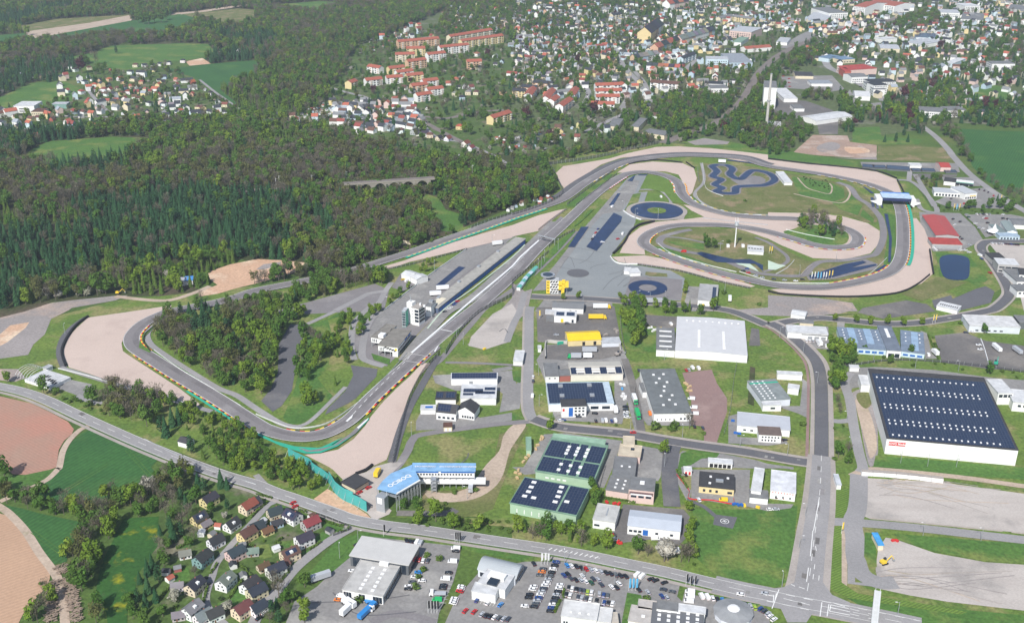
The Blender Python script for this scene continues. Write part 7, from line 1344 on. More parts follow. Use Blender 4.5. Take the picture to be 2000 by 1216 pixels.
scatter('23:490,640 590,640 590,820 500,820',50,dict(bush=3,bare=2),'beside the north street',(.4,.7)); scatter('23:500,880 600,880 660,1080 650,1216 500,1216',45,dict(bush=3,bare=3,leafy=1),'on the verge left of the distribution hall',(.4,.7))
scatter('23:700,340 1230,370 1500,440 2000,490 2000,530 1300,440 700,420',45,dict(bush=6,bare=2,leafy=1),'in the wooded strip above the distribution hall',(.5,.8)); scatter('23:1250,200 1290,190 1350,400 1290,390',14,dict(bush=1),'in the hedge beside the lorry park',(.6,.9),free=True)
scatter('22:130,860 400,880 960,920 960,880 300,850',26,dict(bush=3),'along the business park street',(.4,.7)); scatter('22:1040,890 1500,900 1500,990 1060,930',40,dict(bush=4,bare=2),'in front of the storage hall',(.6,.9))
scatter('30:280,880 400,850 420,1000 380,1250 180,1250 260,1100',30,dict(bare=3,bush=4,bright=1),'beside the log heaps',(.5,.8),free=True)
scatter('13:270,170 470,200 500,280 320,230',18,dict(dbush=1),'in rows on the infield mound',(.35,.55),free=True)
scatter('99:780,925 930,925 960,990 800,985',90,dict(bush=1),'by the grandstand meadow',(.6,.9))
scatter('99:600,560 640,570 700,540 660,520',30,LFY,'beside the hairpin wood',(.7,1))
# single trees one can name
def one(kind,spec,place,sc=1.,h=None):
    for p in T(spec): g=G(p); TREES.append((kind,g.x,g.y,sc*random.uniform(.93,1.07),place)); OCC.setdefault((int(g.x//6),int(g.y//6)),[]).append((g.x,g.y))
one('bright','21:400,735','standing alone on the grass inside the first turn',1.0); one('bright','21:455,720','on the grass inside the first turn',.85)
one('bright','22:295,930','at the business park street corner',.6); one('bright','22:1185,1120','beside the shop car park',.75); one('bright','23:520,80 688,95 797,105 930,105 1055,120 1200,110','along the training centre street bend',.55); one('leafy','23:1688,178','in front of the silver warehouse',.5)
one('bright','32:740,640','in front of the small white workshop',.95); one('bright','32:645,620','beside the country road hedge',.7); one('leafy','32:985,680','in front of the silver roofed hall',.85); one('blossom','32:1190,735 1215,730','in front of the silver roofed hall',1.5); one('bare','32:540,620 230,560 160,560 1060,700 1320,745 1380,740','beside the country road',.8)
one('bright','32:1380,345 1395,515 1380,625','in a row left of the helipad meadow',.6); one('bright','31:380,1216 385,1150','on the truck yard island',.6); one('bush','31:1335,700 1310,812 1270,868 1250,955 1435,730','clipped round in the showroom car park',1.0); one('bush','31:1550,205 1715,190','clipped on the grandstand meadow',1.0); one('bush','31:805,1055','beside the workshop wing',1.2)
one('leafy','31:1250,340','behind the grandstand stairs',.55); one('leafy','31:1155,330','behind the grandstand stairs',.45); one('leafy','12:1520,725 1580,728','beside the radio mast',.85); one('bush','12:1690,680 1820,360 1655,1080 1930,1170','on the infield grass',1.1); one('bush','32:1050,1040','beside the dealer car park',1.1)
one('conifer','20:1495,1110 1300,980 1260,940','beside the little black roofed hut',.85); one('leafy','20:1150,900 1200,860 1230,800','by the country road lay-by',.9); one('conifer','20:1350,900 1400,880','by the country road lay-by',.8); one('bright','20:60,555','at the left end of the tent',.7)
one('bush','20:440,640 700,740','below the tent',1.4); one('larch','20:1080,640','beside the bare grove',1.1); one('beech','00:640,575','among the left village houses',1.6); one('leafy','00:1160,190 1120,190 1210,180 1260,180 1080,180 1300,160','in the copse on the far field',1.4); one('conifer','00:540,480 910,420','on the left meadow',1.); one('bare','00:750,510','on the left meadow',1.5)
one('beech','02:510,500 290,1100 110,930 640,900','in the near town',1.2); one('beech','01:920,735 700,230 350,290 800,140 1210,660 1810,450','on the wooded town edge',1.); one('beech','03:1260,210 1340,410 1060,780 1690,870 1110,960','in the right part of the town',1.2)
one('conifer','02:1510,900 1570,930 1610,920 1220,1080 1000,860','in the wood beside the railway',1.1); one('conifer','03:910,1110 995,1110 1090,1110 1060,1060 850,960','on the green beside the top corner',.8); one('leafy','02:1620,280 1560,240 550,880 250,920 340,940','in the near town',1.1); one('leafy','03:900,140 1050,200','beside the station yard',1.2)
one('blossom','10:1320,960 680,1100 620,1100 460,1120 790,1080 380,1110 01:1660,900','at the wood edge',1.1); one('bright','10:440,300 1400,930 1180,950 1640,10','in the great wood left of the circuit',.9); one('blossom','30:1160,210','in the tree belt between the fields',1.4); one('blossom','30:1780,1130 1370,1050','in the lower village gardens',1.0); one('leafy','30:40,90','at the left edge by the red field',1.0)
one('bright','30:830,260 260,1200 700,820','in the tree belt between the fields',.8); one('bare','31:180,1020','beside the village street',1.0); one('bright','12:400,1130 520,1120 845,1125 1005,1145 1205,1170 1360,1030 1350,1080','along the training centre street',.45); one('conifer','13:1790,355','beside the car dealer yard',.6); one('conifer','12:0,0','beside the spectator fence',.01)
one('bush','23:520,1160 270,895 1500,100','on the verges of the business park',1.1); one('bright','23:590,400 640,360 560,360','left of the grey blue centre',1.1); one('leafy','23:750,320 1110,350','in front of the grey blue centre',.55); one('bush','22:1250,930 1120,920 1270,900','in front of the storage hall',1.6)
# build: the ones that show largest as individuals, the rest of each kind as one mass
LBL=dict(leafy='green leafy tree',bright='bright spring green tree',conifer='dark green conifer',larch='slim light green tree',bare='bare grey brown tree',olive='olive brown budding tree',blossom='pale blossoming tree',beech='dark purple copper beech',bush='green bush',dbush='dark green bush')
CAT=dict(leafy='tree',bright='tree',conifer='conifer',larch='tree',bare='tree',olive='tree',blossom='tree',beech='tree',bush='bush',dbush='bush')
byk=defaultdict(list)
for t in TREES:
    x,y=t[1],t[2]; zc=y*math.cos(CT)+CH*math.sin(CT); sx=abs(CF*x/zc)
    if sx>1030 or y>2560: continue
    byk[t[0]].append(t)
LIM=dict(leafy=300,bright=300,conifer=300,larch=160,bare=300,olive=200,blossom=120,beech=80,bush=300,dbush=150)
TI=[]
def gn_mass(name,pts,kind,label):
    if not pts: return
    me=bpy.data.meshes.new(name); me.from_pydata([(p[1],p[2],GZ-.2) for p in pts],[],[])
    for nm,tp,vals in (('rot','FLOAT',[random.uniform(0,6.28) for _ in pts]),('scl','FLOAT',[p[3]*(1 if p[2]<1100 else 1.1) for p in pts]),('idx','INT',[random.randrange(5) for _ in pts])):
        a=me.attributes.new(nm,tp,'POINT'); a.data.foreach_set('value',vals)
    o=link(name,me); ng=bpy.data.node_groups.new(name+'_nodes','GeometryNodeTree'); ng.interface.new_socket('Geometry',in_out='INPUT',socket_type='NodeSocketGeometry'); ng.interface.new_socket('Geometry',in_out='OUTPUT',socket_type='NodeSocketGeometry')
    N=ng.nodes; L=ng.links; gi=N.new('NodeGroupInput'); go=N.new('NodeGroupOutput'); col=bpy.data.collections.new(name+'_shapes')
    for i in range(5): q=bpy.data.objects.new(f'{name}_shape',pro(kind,i)[2]); col.objects.link(q)
    ci=N.new('GeometryNodeCollectionInfo'); ci.inputs['Collection'].default_value=col; ci.inputs['Separate Children'].default_value=True; ci.inputs['Reset Children'].default_value=True
    ip=N.new('GeometryNodeInstanceOnPoints'); ip.inputs['Pick Instance'].default_value=True
    def att(nm,tp): a=N.new('GeometryNodeInputNamedAttribute'); a.data_type=tp; a.inputs['Name'].default_value=nm; return a.outputs['Attribute']
    cx=N.new('ShaderNodeCombineXYZ'); L.new(att('rot','FLOAT'),cx.inputs[2]); L.new(cx.outputs[0],ip.inputs['Rotation']); L.new(att('scl','FLOAT'),ip.inputs['Scale']); L.new(att('idx','INT'),ip.inputs['Instance Index'])
    L.new(gi.outputs[0],ip.inputs['Points']); L.new(ci.outputs[0],ip.inputs['Instance']); L.new(ip.outputs[0],go.inputs[0])
    md=o.modifiers.new('trees','NODES'); md.node_group=ng; tag(o,label,'trees',kind='stuff')
for kind,L in byk.items():
    L.sort(key=lambda t:t[2]*math.cos(CT)+CH*math.sin(CT)-(60 if t[4].startswith('standing') else 0)); n=LIM[kind]
    for t in L[:n]:
        i=random.randrange(5); cm_,tm,bo,H=pro(kind,i)
        if tm is None:
            o=link(KIND[kind][0],cm_); o.location=(t[1],t[2],GZ); o.rotation_euler=(0,0,random.uniform(0,6.28)); o.scale=(t[3],t[3],t[3]*random.uniform(.85,1.1)); TI.append((o,LBL[kind],t[4],CAT[kind])); continue
        e=empty(KIND[kind][0],(t[1],t[2],GZ),random.uniform(0,6.28)); e.scale=(t[3],t[3],t[3]*random.uniform(.9,1.12)); link('crown',cm_,e); link('trunk',tm,e); TI.append((e,LBL[kind],t[4],CAT[kind]))
    gn_mass('far_'+KIND[kind][0]+'s',L[n:],kind,f'far off mass of {LBL[kind]}s in woods and gardens'); print(kind,len(L))
for cat in ('tree','conifer','bush'): label_all([(o,l,p) for o,l,p,c in TI if c==cat],None,cat,lambda p:'trees '+p if cat!='bush' else 'bushes '+p)
# grass tufts on the large meadows would be below one pixel; the ground materials carry them
# ================================================================ VEHICLES
def prof(name,pts,w_,mt,top_in=0.):
    """side profile (x,z) extruded across w_"""
    m=MB(); n=len(pts); zt=max(p[1] for p in pts); y=lambda z:w_/2-(top_in if z>zt*.7 else 0)
    L=[(p[0],y(p[1]),p[1]) for p in pts]; R_=[(p[0],-y(p[1]),p[1]) for p in pts]
    m.face(R_); m.face(L[::-1])
    for i in range(n): j=(i+1)%n; m.quad(L[i],L[j],R_[j],R_[i])
    return m.mesh(name,M[mt])
def wheel(r,w_=.22):
    m=MB(); n=10
    for i in range(n):
        a,b=2*math.pi*i/n,2*math.pi*(i+1)/n; p=lambda t,y:(r*math.cos(t),y,r+r*math.sin(t))
        m.quad(p(a,-w_/2),p(b,-w_/2),p(b,w_/2),p(a,w_/2))
    m.face([(r*math.cos(2*math.pi*i/n),-w_/2,r+r*math.sin(2*math.pi*i/n)) for i in range(n)]); m.face([(r*math.cos(2*math.pi*i/n),w_/2,r+r*math.sin(2*math.pi*i/n)) for i in range(n)][::-1])
    return m.mesh('wheel',M['black'])
WH=wheel(.33); WB=wheel(.5,.3)
LIT=MB().box(-.03,.03,-.2,.2,-.08,.08).mesh('headlight',M['white']); LRED=MB().box(-.03,.03,-.18,.18,-.08,.08).mesh('tail_light',M['red'])
VM=dict(
 car=(prof('body',[(-2.1,.3),(-2.15,.8),(-2.0,.95),(1.05,.98),(2.05,.82),(2.15,.35)],1.78,'car'),prof('windows',[(-1.85,.95),(-1.45,1.32),(-.2,1.38),(.35,1.36),(1.1,.97)],1.66,'glass',.14),MB().box(-1.42,.32,-.66,.66,1.33,1.43).mesh('roof',M['car']),1.35,1.4),
 van=(prof('body',[(-2.6,.35),(-2.65,2.0),(-2.5,2.15),(1.3,2.15),(1.9,1.35),(2.55,1.1),(2.6,.4)],1.95,'car'),prof('windows',[(1.25,1.4),(1.25,2.05),(1.38,2.1),(1.92,1.38)],1.99,'glass'),None,1.7,2.1))
CC=dict(w=(.78,.78,.78),s=(.42,.44,.47),k=(.015,.016,.02),d=(.05,.06,.08),b=(.02,.06,.22),l=(.03,.22,.55),r=(.50,.02,.02),g=(.10,.11,.12),n=(.02,.09,.04),e=(.35,.50,.05),o=(.70,.20,.03),y=(.80,.55,.03),t=(.02,.40,.12))
CNM=dict(w='white',s='silver',k='black',d='dark blue grey',b='dark blue',l='bright blue',r='red',g='dark grey',n='dark green',e='lime green',o='orange',y='yellow',t='green')
VL=[]; PV={}
def vehicle(p,yaw,c='w',kind='car',place=''):
    g=G(p); key=(kind,)
    if key not in PV:
        bd,wn,rf,ax,hl=VM[kind]; e=empty('parked_'+kind,(0,0,0)); link('body',bd,e,CC[c]); link('windows',wn,e)
        if rf: link('roof',rf,e,CC[c])
        for x in (-ax,ax):
            for y in (-.8,.8): o=link('wheel',WH,e); o.location=(x,y,0)
        for y in (-.62,.62): o=link('headlight',LIT,e); o.location=(2.12 if kind=='car' else 2.6,y,.7); o=link('tail_light',LRED,e); o.location=(-2.15 if kind=='car' else -2.66,y,.8)
        PV[key]=e; bpy.context.view_layer.update()
    else: e=copy_tree(PV[key])
    for ch in e.children:
        if ch.name.split('.')[0] in('body','roof'): ch.color=(*CC[c],1)
    e.location=(g.x,g.y,GZ+.12); e.rotation_euler=(0,0,R(yaw)); e.scale=(.88,)*3; VL.append((e,f'{CNM[c]} {"car" if kind=="car" else "van"}',place)); return e
RC_='kkddgbwsgkdbw'
def row(spec,yaw,place,cols=None,kind='car'):
    for i,p in enumerate(T(spec)): c=cols[i%len(cols)] if cols else random.choice(RC_); vehicle(p,yaw+random.uniform(-3,3),c,kind,place)
def line(a,b,n,yaw,place,cols=None):
    a,b=T(a)[0],T(b)[0]; row('99:'+' '.join(f'{a[0]+(b[0]-a[0])*i/(n-1):.1f},{a[1]+(b[1]-a[1])*i/(n-1):.1f}' for i in range(n)),yaw,place,cols)
L1='on the packed car lot'
row('32:430,775 465,780 503,783 542,795 578,802 617,810 655,815 695,825 735,832 771,840 810,848 848,855 889,860',112,'in the roadside row of the car lot','lwkkrswskkgkk')
line('32:345,748','32:272,912',7,170,'in the left diagonal stack of the car lot','bkwkgswkddk'); line('32:258,932','32:172,1098',8,170,'in the middle diagonal stack of the car lot','wdswbsgkkdbw'); line('32:378,928','32:298,1132',9,170,'in the right diagonal stack of the car lot','wwkskdwbkddksd')
row('32:170,940 160,962 138,1002 128,1027 100,1092',175,'beside the diagonal stacks','wwkkw'); row('32:243,803 232,825 216,850',172,'behind the diagonal stacks','dog'); row('32:170,762',110,'beside the curved roof showroom','k')
row('32:405,852 436,842 459,877 498,887 538,892 551,858 575,900 618,910 634,880 673,887 697,925 778,943 816,948 836,917',118,'scattered in the middle of the car lot','bkdkswwndsdwkw')
row('32:443,950 470,957 502,963 532,969 563,975 590,985 621,987',80,'in the upper row before the white garage hall','kwkddew'); row('32:423,1003 453,1010 515,1024 545,1030 580,1036 612,1042 660,1052 720,1067 752,1070 785,1073',75,'in the lower row before the white garage hall','kwdsdwkbkw'); row('32:683,998 715,1007 747,1012',80,'between the two rows by the hall','sbg')
row('32:980,850 1018,862',50,'at the car lot corner by the road','w','van'); row('32:1085,882 1122,892 1190,910',30,'at the roadside end of the car lot','kkk'); row('32:1183,963 1250,980',160,'at the right end of the car lot','dg'); row('32:1170,1015 1208,1025 990,965 1060,985',110,'at the right end of the car lot','bsks')
row('32:1390,982 1388,1018 1380,1058',170,'beside the dealer hall','www','van'); row('32:1480,1017 1523,1022',105,'in the dealer forecourt row','ww','van'); row('32:1568,1032 1605,1040 1645,1047 1683,1056 1719,1063 1754,1071 1790,1077 1826,1082 1863,1093 1896,1104',95,'in the dealer forecourt row','wklbrkwkse'); row('32:1938,1113 1970,1130 1998,1152',45,'in the dealer forecourt row','bds'); row('33:15,1172 45,1197',40,'at the octagonal showroom corner','ww')
row('32:1785,1000 1975,993',165,'driving on the main road','ws')
L2='in the glass showroom car park'
row('31:790,612',50,'behind the glass showroom','k'); row('31:1175,582 1204,587 1232,591',105,'behind the glass showroom','kkk'); row('31:1260,595 1288,602',75,'behind the glass showroom','ws','van'); row('31:1275,729 1305,738 1343,739',80,L2,'rwd'); row('31:1268,828 1238,864 1297,894 1220,905 1190,938 1188,958 750,818',178,L2,'lwwgwkw'); row('31:1560,645',175,L2,'w','van'); row('31:1560,663 1505,832 1465,930 1458,952',175,L2,'kkkk'); row('31:1535,747 1480,882',175,L2,'ww','van'); row('31:1415,1046',178,L2,'t','van')
row('31:665,1018',160,'at the truck park','w','van'); row('31:640,1043',175,'at the truck park','o')
row('31:1605,940 1602,957 1592,977',160,'left of the box shaped office','wwr'); row('31:1553,1035 1547,1052 1540,1070',160,'left of the box shaped office','www'); row('31:1728,1047 1812,1067 1910,1082',60,'in front of the box shaped office','bwl')
row('31:1765,1157 1800,1167 1830,1173 1865,1179 1897,1186 1935,1192 1970,1195 1635,1130 1705,1137',60,'in the bottom row of the box office lot','skkwgsdrr')
row('31:60,1140 25,1187',55,'parked on the village street','wk'); row('31:292,286 307,314',50,'behind the village gardens','rr'); row('31:880,168 810,205',45,'on the grandstand forecourt','rr'); row('30:1600,880 1625,925',70,'parked on the village lane','kk')
row('22:945,952',175,'driving on the business park street','r'); row('22:165,517 165,552',85,'parked on the concrete street','wd'); row('22:160,668',85,'parked on the concrete street','w','van'); row('22:647,803',165,'in front of the three storey office','k'); row('22:520,827 430,98 345,190',5,'in the northern business park','dgs')
row('22:655,863 778,863',95,'in the solar workshop car park','kb'); row('22:705,862 732,860 805,860 808,785',95,'in the solar workshop car park','sww','van'); row('22:885,750 887,772 893,795 890,815 896,833',175,'beside the solar workshop','kdwsw'); row('22:380,858 400,856',10,'by the street corner','wb')
row('22:1408,448 1455,452 1240,108',100,'behind the storage hall','www','van'); row('22:1382,462 1360,465 990,468 1018,468',95,'behind the storage hall','srdk'); row('22:1400,690 1418,760 1428,808',175,'on the red paved yard','www','van'); row('22:1425,907 1490,917',95,'at the red yard gate','kd'); row('22:1075,805',95,'left of the storage hall','o','van')
row('32:790,575 1120,567',0,'beside the silver roofed hall','sw','van'); row('32:1265,663 1292,660',95,'under the trees by the silver hall','ww','van'); row('32:1460,262 1355,65',100,'beside the rescue station','wk'); row('32:1650,265',175,'in front of the rescue station','y','van')
row('33:60,237 120,243',95,'in front of the discount hall','kr'); row('33:15,337 60,335',0,'below the discount hall','ws'); row('23:130,1010',20,'by the brown roofed office','k'); row('23:1645,268 1657,303',175,'on the dark lorry park','ww'); row('23:1250,348 455,280',80,'beside the business park sheds','ww','van'); row('23:1545,170 1600,167',0,'by the silver warehouse gate','dw'); row('23:300,236 325,236 350,238 395,270',90,'in front of the grey garages','wwsw')
row('12:672,578 655,606 640,632 628,655',60,'on the long wet strip','brwk'); row('12:705,680',0,'on the long wet strip','w'); row('12:785,405',60,'above the long wet strip','w','van'); row('12:865,617',70,'on the training pad','w','van'); row('12:827,655',40,'on the training pad','r'); row('12:1163,328',100,'by the large wet circle','w','van'); row('12:1340,755',170,'on the infield road','r','van'); row('12:1805,905 1835,888 1845,920 1905,942 1955,958',165,'on the lower infield road','kbrss'); row('13:45,970 128,978 215,984 268,972',0,'on the lower infield road','dswk')
row('11:1575,1143 1558,1158 1548,1172 1520,1192 1503,1203 21:1475,10',30,'in the pit lane','rbbwwk'); row('11:1180,985',60,'by the maintenance hall','w','van'); row('11:1150,972',30,'by the maintenance hall','y')
row('13:1775,238 1862,335 1927,380',130,'driving on the right country road','kkk'); row('13:1667,810',105,'on the eastern road bend','b'); row('13:1733,920',110,'on the eastern road bend','r'); row('13:1652,785',105,'on the eastern road bend','w','van')
row('13:1500,520 1460,545 1495,640 1515,655 1430,340 1445,500',40,'beside the big red hall','kwkkgk'); row('13:1650,268 1690,278 1720,290 1530,378 1550,376 1762,318',60,'in the car dealer yard','kkdrrr')
line('13:1840,692','13:1950,700',7,95,'in the dark row right of the bend','dkkbdkk'); line('13:1630,462','13:1730,462',5,90,'in the eastern yard, upper row','wsdws'); row('13:1690,492 1705,495 1715,530 1745,562 1650,570 1680,575 1700,600 1620,535 1780,625 1835,465 1835,495 1875,500 1550,465 1565,485',20,'scattered in the eastern yard','wrkwswswwwkksn'); line('13:1750,690','13:1830,695',4,95,'along the northern bend row','wwsw'); row('13:1850,930 1850,945 1570,705 1540,745 1570,760 1500,745',0,'at the eastern offices','ksswww')
line('02:880,700','02:885,800',5,90,'beside the white apartment rows'); line('02:925,705','02:905,800',5,90,'beside the white apartment rows'); line('02:595,760','02:560,680',6,60,'on the street by the apartment rows'); row('01:1245,885 1225,905',60,'near the wooded railway','lw'); row('11:1590,0 02:240,1190 255,1175 265,1165',50,'by the spectator fence','wwks'); row('03:600,625 640,640 680,655 720,680',130,'on the town street','kwsk'); row('03:120,600 165,620 165,650 170,680 130,560 150,575',10,'in the builders yard by the chimney','rrrrww')
label_all([v for v in VL if 'van' in v[1]],None,'van',lambda p:'vans '+p); label_all([v for v in VL if 'van' not in v[1]],None,'car',lambda p:'cars '+p); print('vehicles',len(VL))
# lorries and buses
def lorry(p,yaw,label,cab,box,L=8,cat='lorry',boxh=2.7,flatbed=False,cabon=True):
    g=G(T(p)[0]); e=empty('parked_lorry' if cabon else 'lorry_trailer',(g.x,g.y,GZ+.12),R(yaw),label,cat)
    m=MB(); m.box(-L/2,L/2,-1.2,1.2,.95,.95+(.5 if flatbed else boxh)); m.build('cargo_box',M['car'],e,CC[box]); MB().box(-L/2,L/2+(2 if cabon else 0),-.5,.5,.55,.94).build('chassis',M['black'],e)
    if cabon: link('cab',prof('cab',[(0,.5),(0,2.8),(1.5,2.9),(2.0,1.8),(2.1,.5)],2.3,'car'),e,CC[cab]).location=(L/2+.25,0,0); link('windscreen',prof('windscreen',[(1.52,1.85),(1.35,2.75),(1.62,2.75),(2.06,1.8)],2.2,'glass'),e).location=(L/2+.25,0,0)
    for x in ([-L/2+1,-L/2+2.2]+([L/2+1.4] if cabon else [])):
        for y in (-1.05,1.05): o=link('wheel',WB,e); o.location=(x,y,0)
lorry('22:655,62',0,'yellow lorry with white load roof in the northern yard','y','y',11); lorry('12:690,1195',0,'yellow articulated lorry with pale cover beside the haulage hall','y','w',11)
lorry('22:605,320',0,'long silver tipper trailer on the recycling yard','s','s',10,cabon=False,cat='trailer'); lorry('22:500,368',180,'green tipper lorry on the recycling yard','t','s',7); lorry('22:590,366',0,'white tipper trailer behind the green lorry','s','w',6,cabon=False,cat='trailer')
lorry('22:955,700',275,'green and white lorry on the narrow lane, upper one','t','w',7); lorry('22:978,815',275,'green and white lorry on the narrow lane, lower one','t','t',7); lorry('22:808,790',95,'white box lorry in the solar workshop yard','w','w',5); lorry('11:1458,1050',10,'white trailer on the paddock beside the pit roof','w','w',10,cabon=False,cat='trailer'); lorry('11:1402,1095',10,'white trailer on the paddock nearest the control tower','w','w',9,cabon=False,cat='trailer'); lorry('12:1110,1152',0,'long pale lorry on the training centre street','w','s',12)
lorry('31:1438,1002',180,'white flatbed lorry with red front in the showroom car park','w','s',5.5,flatbed=True); lorry('31:705,1140',60,'white box lorry at the truck park','w','w',7); lorry('31:740,1090',140,'white lorry with open rear beside the truck park','w','w',6); lorry('31:930,1100',240,'small white tractor unit at the truck park','w','k',2.4,flatbed=True); lorry('31:860,1150',60,'bright blue articulated tanker at the truck park','l','l',10,boxh=1.9); lorry('31:890,1057',30,'bright blue tipper lorry beside the workshop wing','l','l',4.5,flatbed=True)
lorry('31:1680,175',88,'silver coach parked at the grandstand','s','s',9,cabon=False,cat='coach'); lorry('23:1785,302',275,'white coach with yellow front on the lorry park','y','w',10,cat='coach',boxh=2.3,cabon=False); lorry('23:1945,322',280,'grey bus on the lorry park','g','s',9,cat='bus',boxh=2.3,cabon=False); lorry('23:1308,342',95,'white box lorry at the blue centre','w','w',5.5); lorry('31:945,72',80,'yellow recovery lorry on the grandstand forecourt','y','y',5); lorry('11:1885,700',20,'white hospitality trailer on the upper paddock','w','w',9,cabon=False,cat='trailer'); lorry('23:403,268',95,'white box lorry in front of the grey garages','w','w',5); lorry('12:1700,1135',80,'green and white lorry on the gravel north of the roundabout','t','w',6); lorry('12:1640,58',170,'white hospitality trailer beside the kart track','w','w',8,cabon=False,cat='trailer')
lorry('31:505,880',30,'long grey container trailer on the showroom verge','s','s',10,cabon=False,cat='trailer')
# digger
for sp,y,lb in (('33:905,755',20,'yellow excavator on the gravel lot'),('10:925,1080',10,'yellow and orange digger on the rubble bank'),('23:1780,415',60,'turquoise telescopic crane on the lorry park'),('22:825,345',20,'pale excavator at the recycling yard corner')):
    g=G(T(sp)[0]); e=empty('excavator',(g.x,g.y,GZ+.1),R(y),lb,'excavator'); c='teal' if 'turq' in lb else 'yellow' if 'yel' in lb else 'walk'
    MB().box(-1.7,1.7,-1.3,-.7,0,.8).build('crawler_track',M['black'],e); MB().box(-1.7,1.7,.7,1.3,0,.8).build('crawler_track',M['black'],e); MB().box(-1.8,.6,-1.2,1.2,.85,2).build('body',M[c],e); MB().box(.1,1.3,.1,1.1,1.4,2.9).build('cab',M['glass'],e); MB().bar((1,-.4,1.6),(3.6,-.4,4.2),.22).bar((3.6,-.4,4.2),(5.3,-.4,1.6),.18).build('boom',M[c],e); MB().box(4.9,5.7,-.9,.1,.8,1.6).build('bucket',M['steel'],e)
# stacks of timber and material heaps
def stack(sp,n,label,mt,grp,s=(2.2,1.2,1.1)):
    pts=T(sp); S=[]
    for i,p in enumerate(pts): g=G(p); m=MB(); [m.box(-s[0]/2+.05*k,s[0]/2-.05*k,-s[1]/2,s[1]/2,k*s[2]/3,(k+1)*s[2]/3-.06) for k in range(3)]; o=m.build(n,M[mt] if isinstance(mt,str) else mt,None); o.location=(g.x,g.y,GZ+.1); o.rotation_euler=(0,0,random.uniform(0,3)); S.append((o,label,grp))
    label_all(S,None,n.replace('_',' '),label+'s '+grp)
WD=plain('pale_timber',(.55,.40,.22)); BLD=plain('blue_cover',(.08,.32,.60))
stack('22:1365,575 1380,600 1395,625 1370,625 1350,565 1390,590','timber_stack','pale timber stack','x' if 0 else WD,'beside the storage hall'); stack('22:235,985 225,1005 200,1050 185,1080 240,1000 110,1150 130,1130 90,1180 32:50,30 60,60 40,90 30,50','timber_stack','brown timber stack',WD,'left of the green halls'); stack('22:870,650 885,670 860,670 880,690 850,575 875,580','material_stack','white wrapped stack','white','beside the solar workshop'); stack('22:860,610','material_stack','blue covered stack',BLD,'beside the solar workshop'); stack('22:1090,130 1110,150 1130,145 1150,155 1100,160 1070,135','material_stack','white bagged heap','white','beside the white hall wing'); stack('22:1160,138','material_stack','orange heap','yellow','beside the white hall wing')
stack('22:805,145 820,155 815,170 740,185 725,190','material_stack','pale heap','walk','beside the yellow hall'); stack('32:780,535 795,570 830,590 845,600 740,280 800,290 835,292','garden_machine','small red machine','red','around the small white workshop'); stack('22:1745,955 1775,960 1725,860 32:1735,295 1765,300 1795,302','waste_skip','blue skip','bluepaint','at the business yards'); stack('21:1785,298 32:1920,320 1815,305','waste_skip','orange skip','yellow','at the yards'); stack('33:975,578 1005,580','red_cart','small red and black cart','red','on the gravel lot',(1.2,1.8,1))
stack('22:380,257 440,250 500,250 620,245 640,240','conveyor','green conveyor','teal','behind the recycling yard wall',(5,1,2)); 
# sheds of garden colonies
SHM=prof('wall',[(-1.6,-.2),(-1.6,2),(0,3),(1.6,2),(1.6,-.2)],3.4,'paint'); SHR=(lambda m:(m.quad((-1.9,-1.9,1.9),(0,-1.9,3.1),(0,1.9,3.1),(-1.9,1.9,1.9)),m.quad((0,-1.9,3.1),(1.9,-1.9,1.9),(1.9,1.9,1.9),(0,1.9,3.1)),m.mesh('roof',M['roof']))[2])(MB()); SG=[]
def sheds(spec,n,place):
    pts=T(spec); xs=[p[0] for p in pts]; ys=[p[1] for p in pts]; k=0
    for _ in range(n*8):
        p=(random.uniform(min(xs),max(xs)),random.uniform(min(ys),max(ys))); g=G(p)
        if not pip(p,pts) or blocked(g.x,g.y) or inb(g.x,g.y) or not spaced(g.x,g.y,5): continue
        e=empty('garden_shed',(g.x,g.y,GZ),random.uniform(0,3)); w_=random.choice('wwcgbn'); r=random.choice('dgrbgw'); link('wall',SHM,e,WC[w_]); link('roof',SHR,e,RC[r]); SG.append((e,f'{CN[w_]} shed with {RN[r]}',place)); k+=1
        if k>=n: break
sheds('11:1600,440 2000,330 12:0,330 300,400 350,330 200,330 0,440 11:1640,460',45,'in the allotments at the bend'); sheds('02:0,960 500,1000 400,1100 200,1150 0,1200 01:1850,1100',30,'in the allotments below the near town'); sheds('01:180,800 700,810 950,880 700,920 200,920',60,'in the allotments at the town edge'); sheds('30:1250,700 1500,600 1700,400 2000,250 31:650,470 600,560 200,850 30:1900,1200 1300,1200',60,'in the lower left village'); sheds('11:1040,0 1250,0 1200,140 1100,130',10,'in the forest allotments'); sheds('03:1150,720 1600,680 1600,780 1200,790',20,'in the right hand allotments'); sheds('02:1750,600 1900,600 1700,800 1300,700',20,'in the railway allotments'); sheds('01:850,280 1300,250 1000,400 800,440',30,'in the hillside allotments'); sheds('00:400,480 1000,560 2000,900 1200,1040 100,1040 0,900',26,'in the left village')
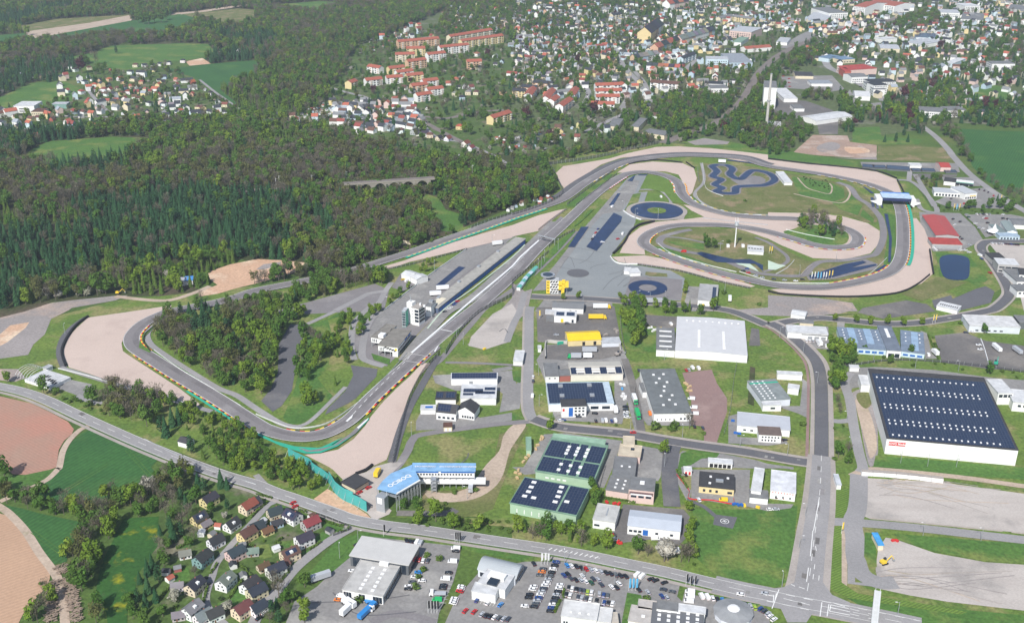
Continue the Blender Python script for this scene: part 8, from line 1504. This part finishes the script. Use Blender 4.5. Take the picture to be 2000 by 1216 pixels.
label_all(SG,None,'shed',lambda p:'garden sheds '+p)
# garden hedges of the lower village
HG=[]
for spec in ('31:90,280 30,330 -40,400','31:150,600 215,555','31:330,340 400,360','30:1790,1030 1900,880','30:1590,1060 1620,940','31:640,510 705,500 725,475','31:480,400 620,455 690,465','30:1960,850 1880,770','31:260,680 300,640','30:1870,610 1990,620','31:0,215 130,250','30:1380,640 1500,590','30:1700,760 1640,840','31:420,650 510,590','31:190,900 260,820','30:1330,930 1230,1060','32:720,250 900,270 960,290','32:1285,30 1370,170','23:1250,190 1330,380','32:410,960 395,1030','32:330,1140 380,1045'):
    P=path(spec,3); o0=P[0]; v=[];f=[];t=[]; rnd=random.Random(len(HG))
    for p,n_ in zip(resample(P,.45),normals(resample(P,.45))):
        for k in range(5):
            q=p-o0+n_*rnd.uniform(-.55,.55)+Vector((0,0,rnd.uniform(.15,1.5))); a=Vector((rnd.uniform(-1,1),rnd.uniform(-1,1),rnd.uniform(-.4,.9))).normalized()*.42; b=a.orthogonal().normalized()*.36; i=len(v); v+=[q-a,q+b,q+a,q-b]; f.append((i,i+1,i+2,i+3)); c=rnd.uniform(.1,.9); t+=[c]*4
    o=link('hedge',cmesh('hedge',v,f,t,[LM['bush']])); o.location=(o0.x,o0.y,GZ); HG.append((o,'clipped green hedge','in the village and yards'))
label_all(HG,None,'hedge','garden hedges')
# ---------------------------------------------------------------- the air
mb=MB().box(-2200,2200,-300,3400,-1.2,CH+12); hz=mb.mesh('haze',[]); me=hz; o=bpy.data.objects.new('haze',me); COL.objects.link(o); tag(o,'thin bluish summer haze over the valley','haze',kind='stuff')
m=bpy.data.materials.new('haze'); m.use_nodes=True; n=m.node_tree; n.nodes.clear(); out=n.nodes.new('ShaderNodeOutputMaterial'); pv=n.nodes.new('ShaderNodeVolumePrincipled'); pv.inputs['Density'].default_value=.000095; pv.inputs['Color'].default_value=(.80,.89,1,1); pv.inputs['Anisotropy'].default_value=.2; n.links.new(pv.outputs[0],out.inputs['Volume']); me.materials.append(m)
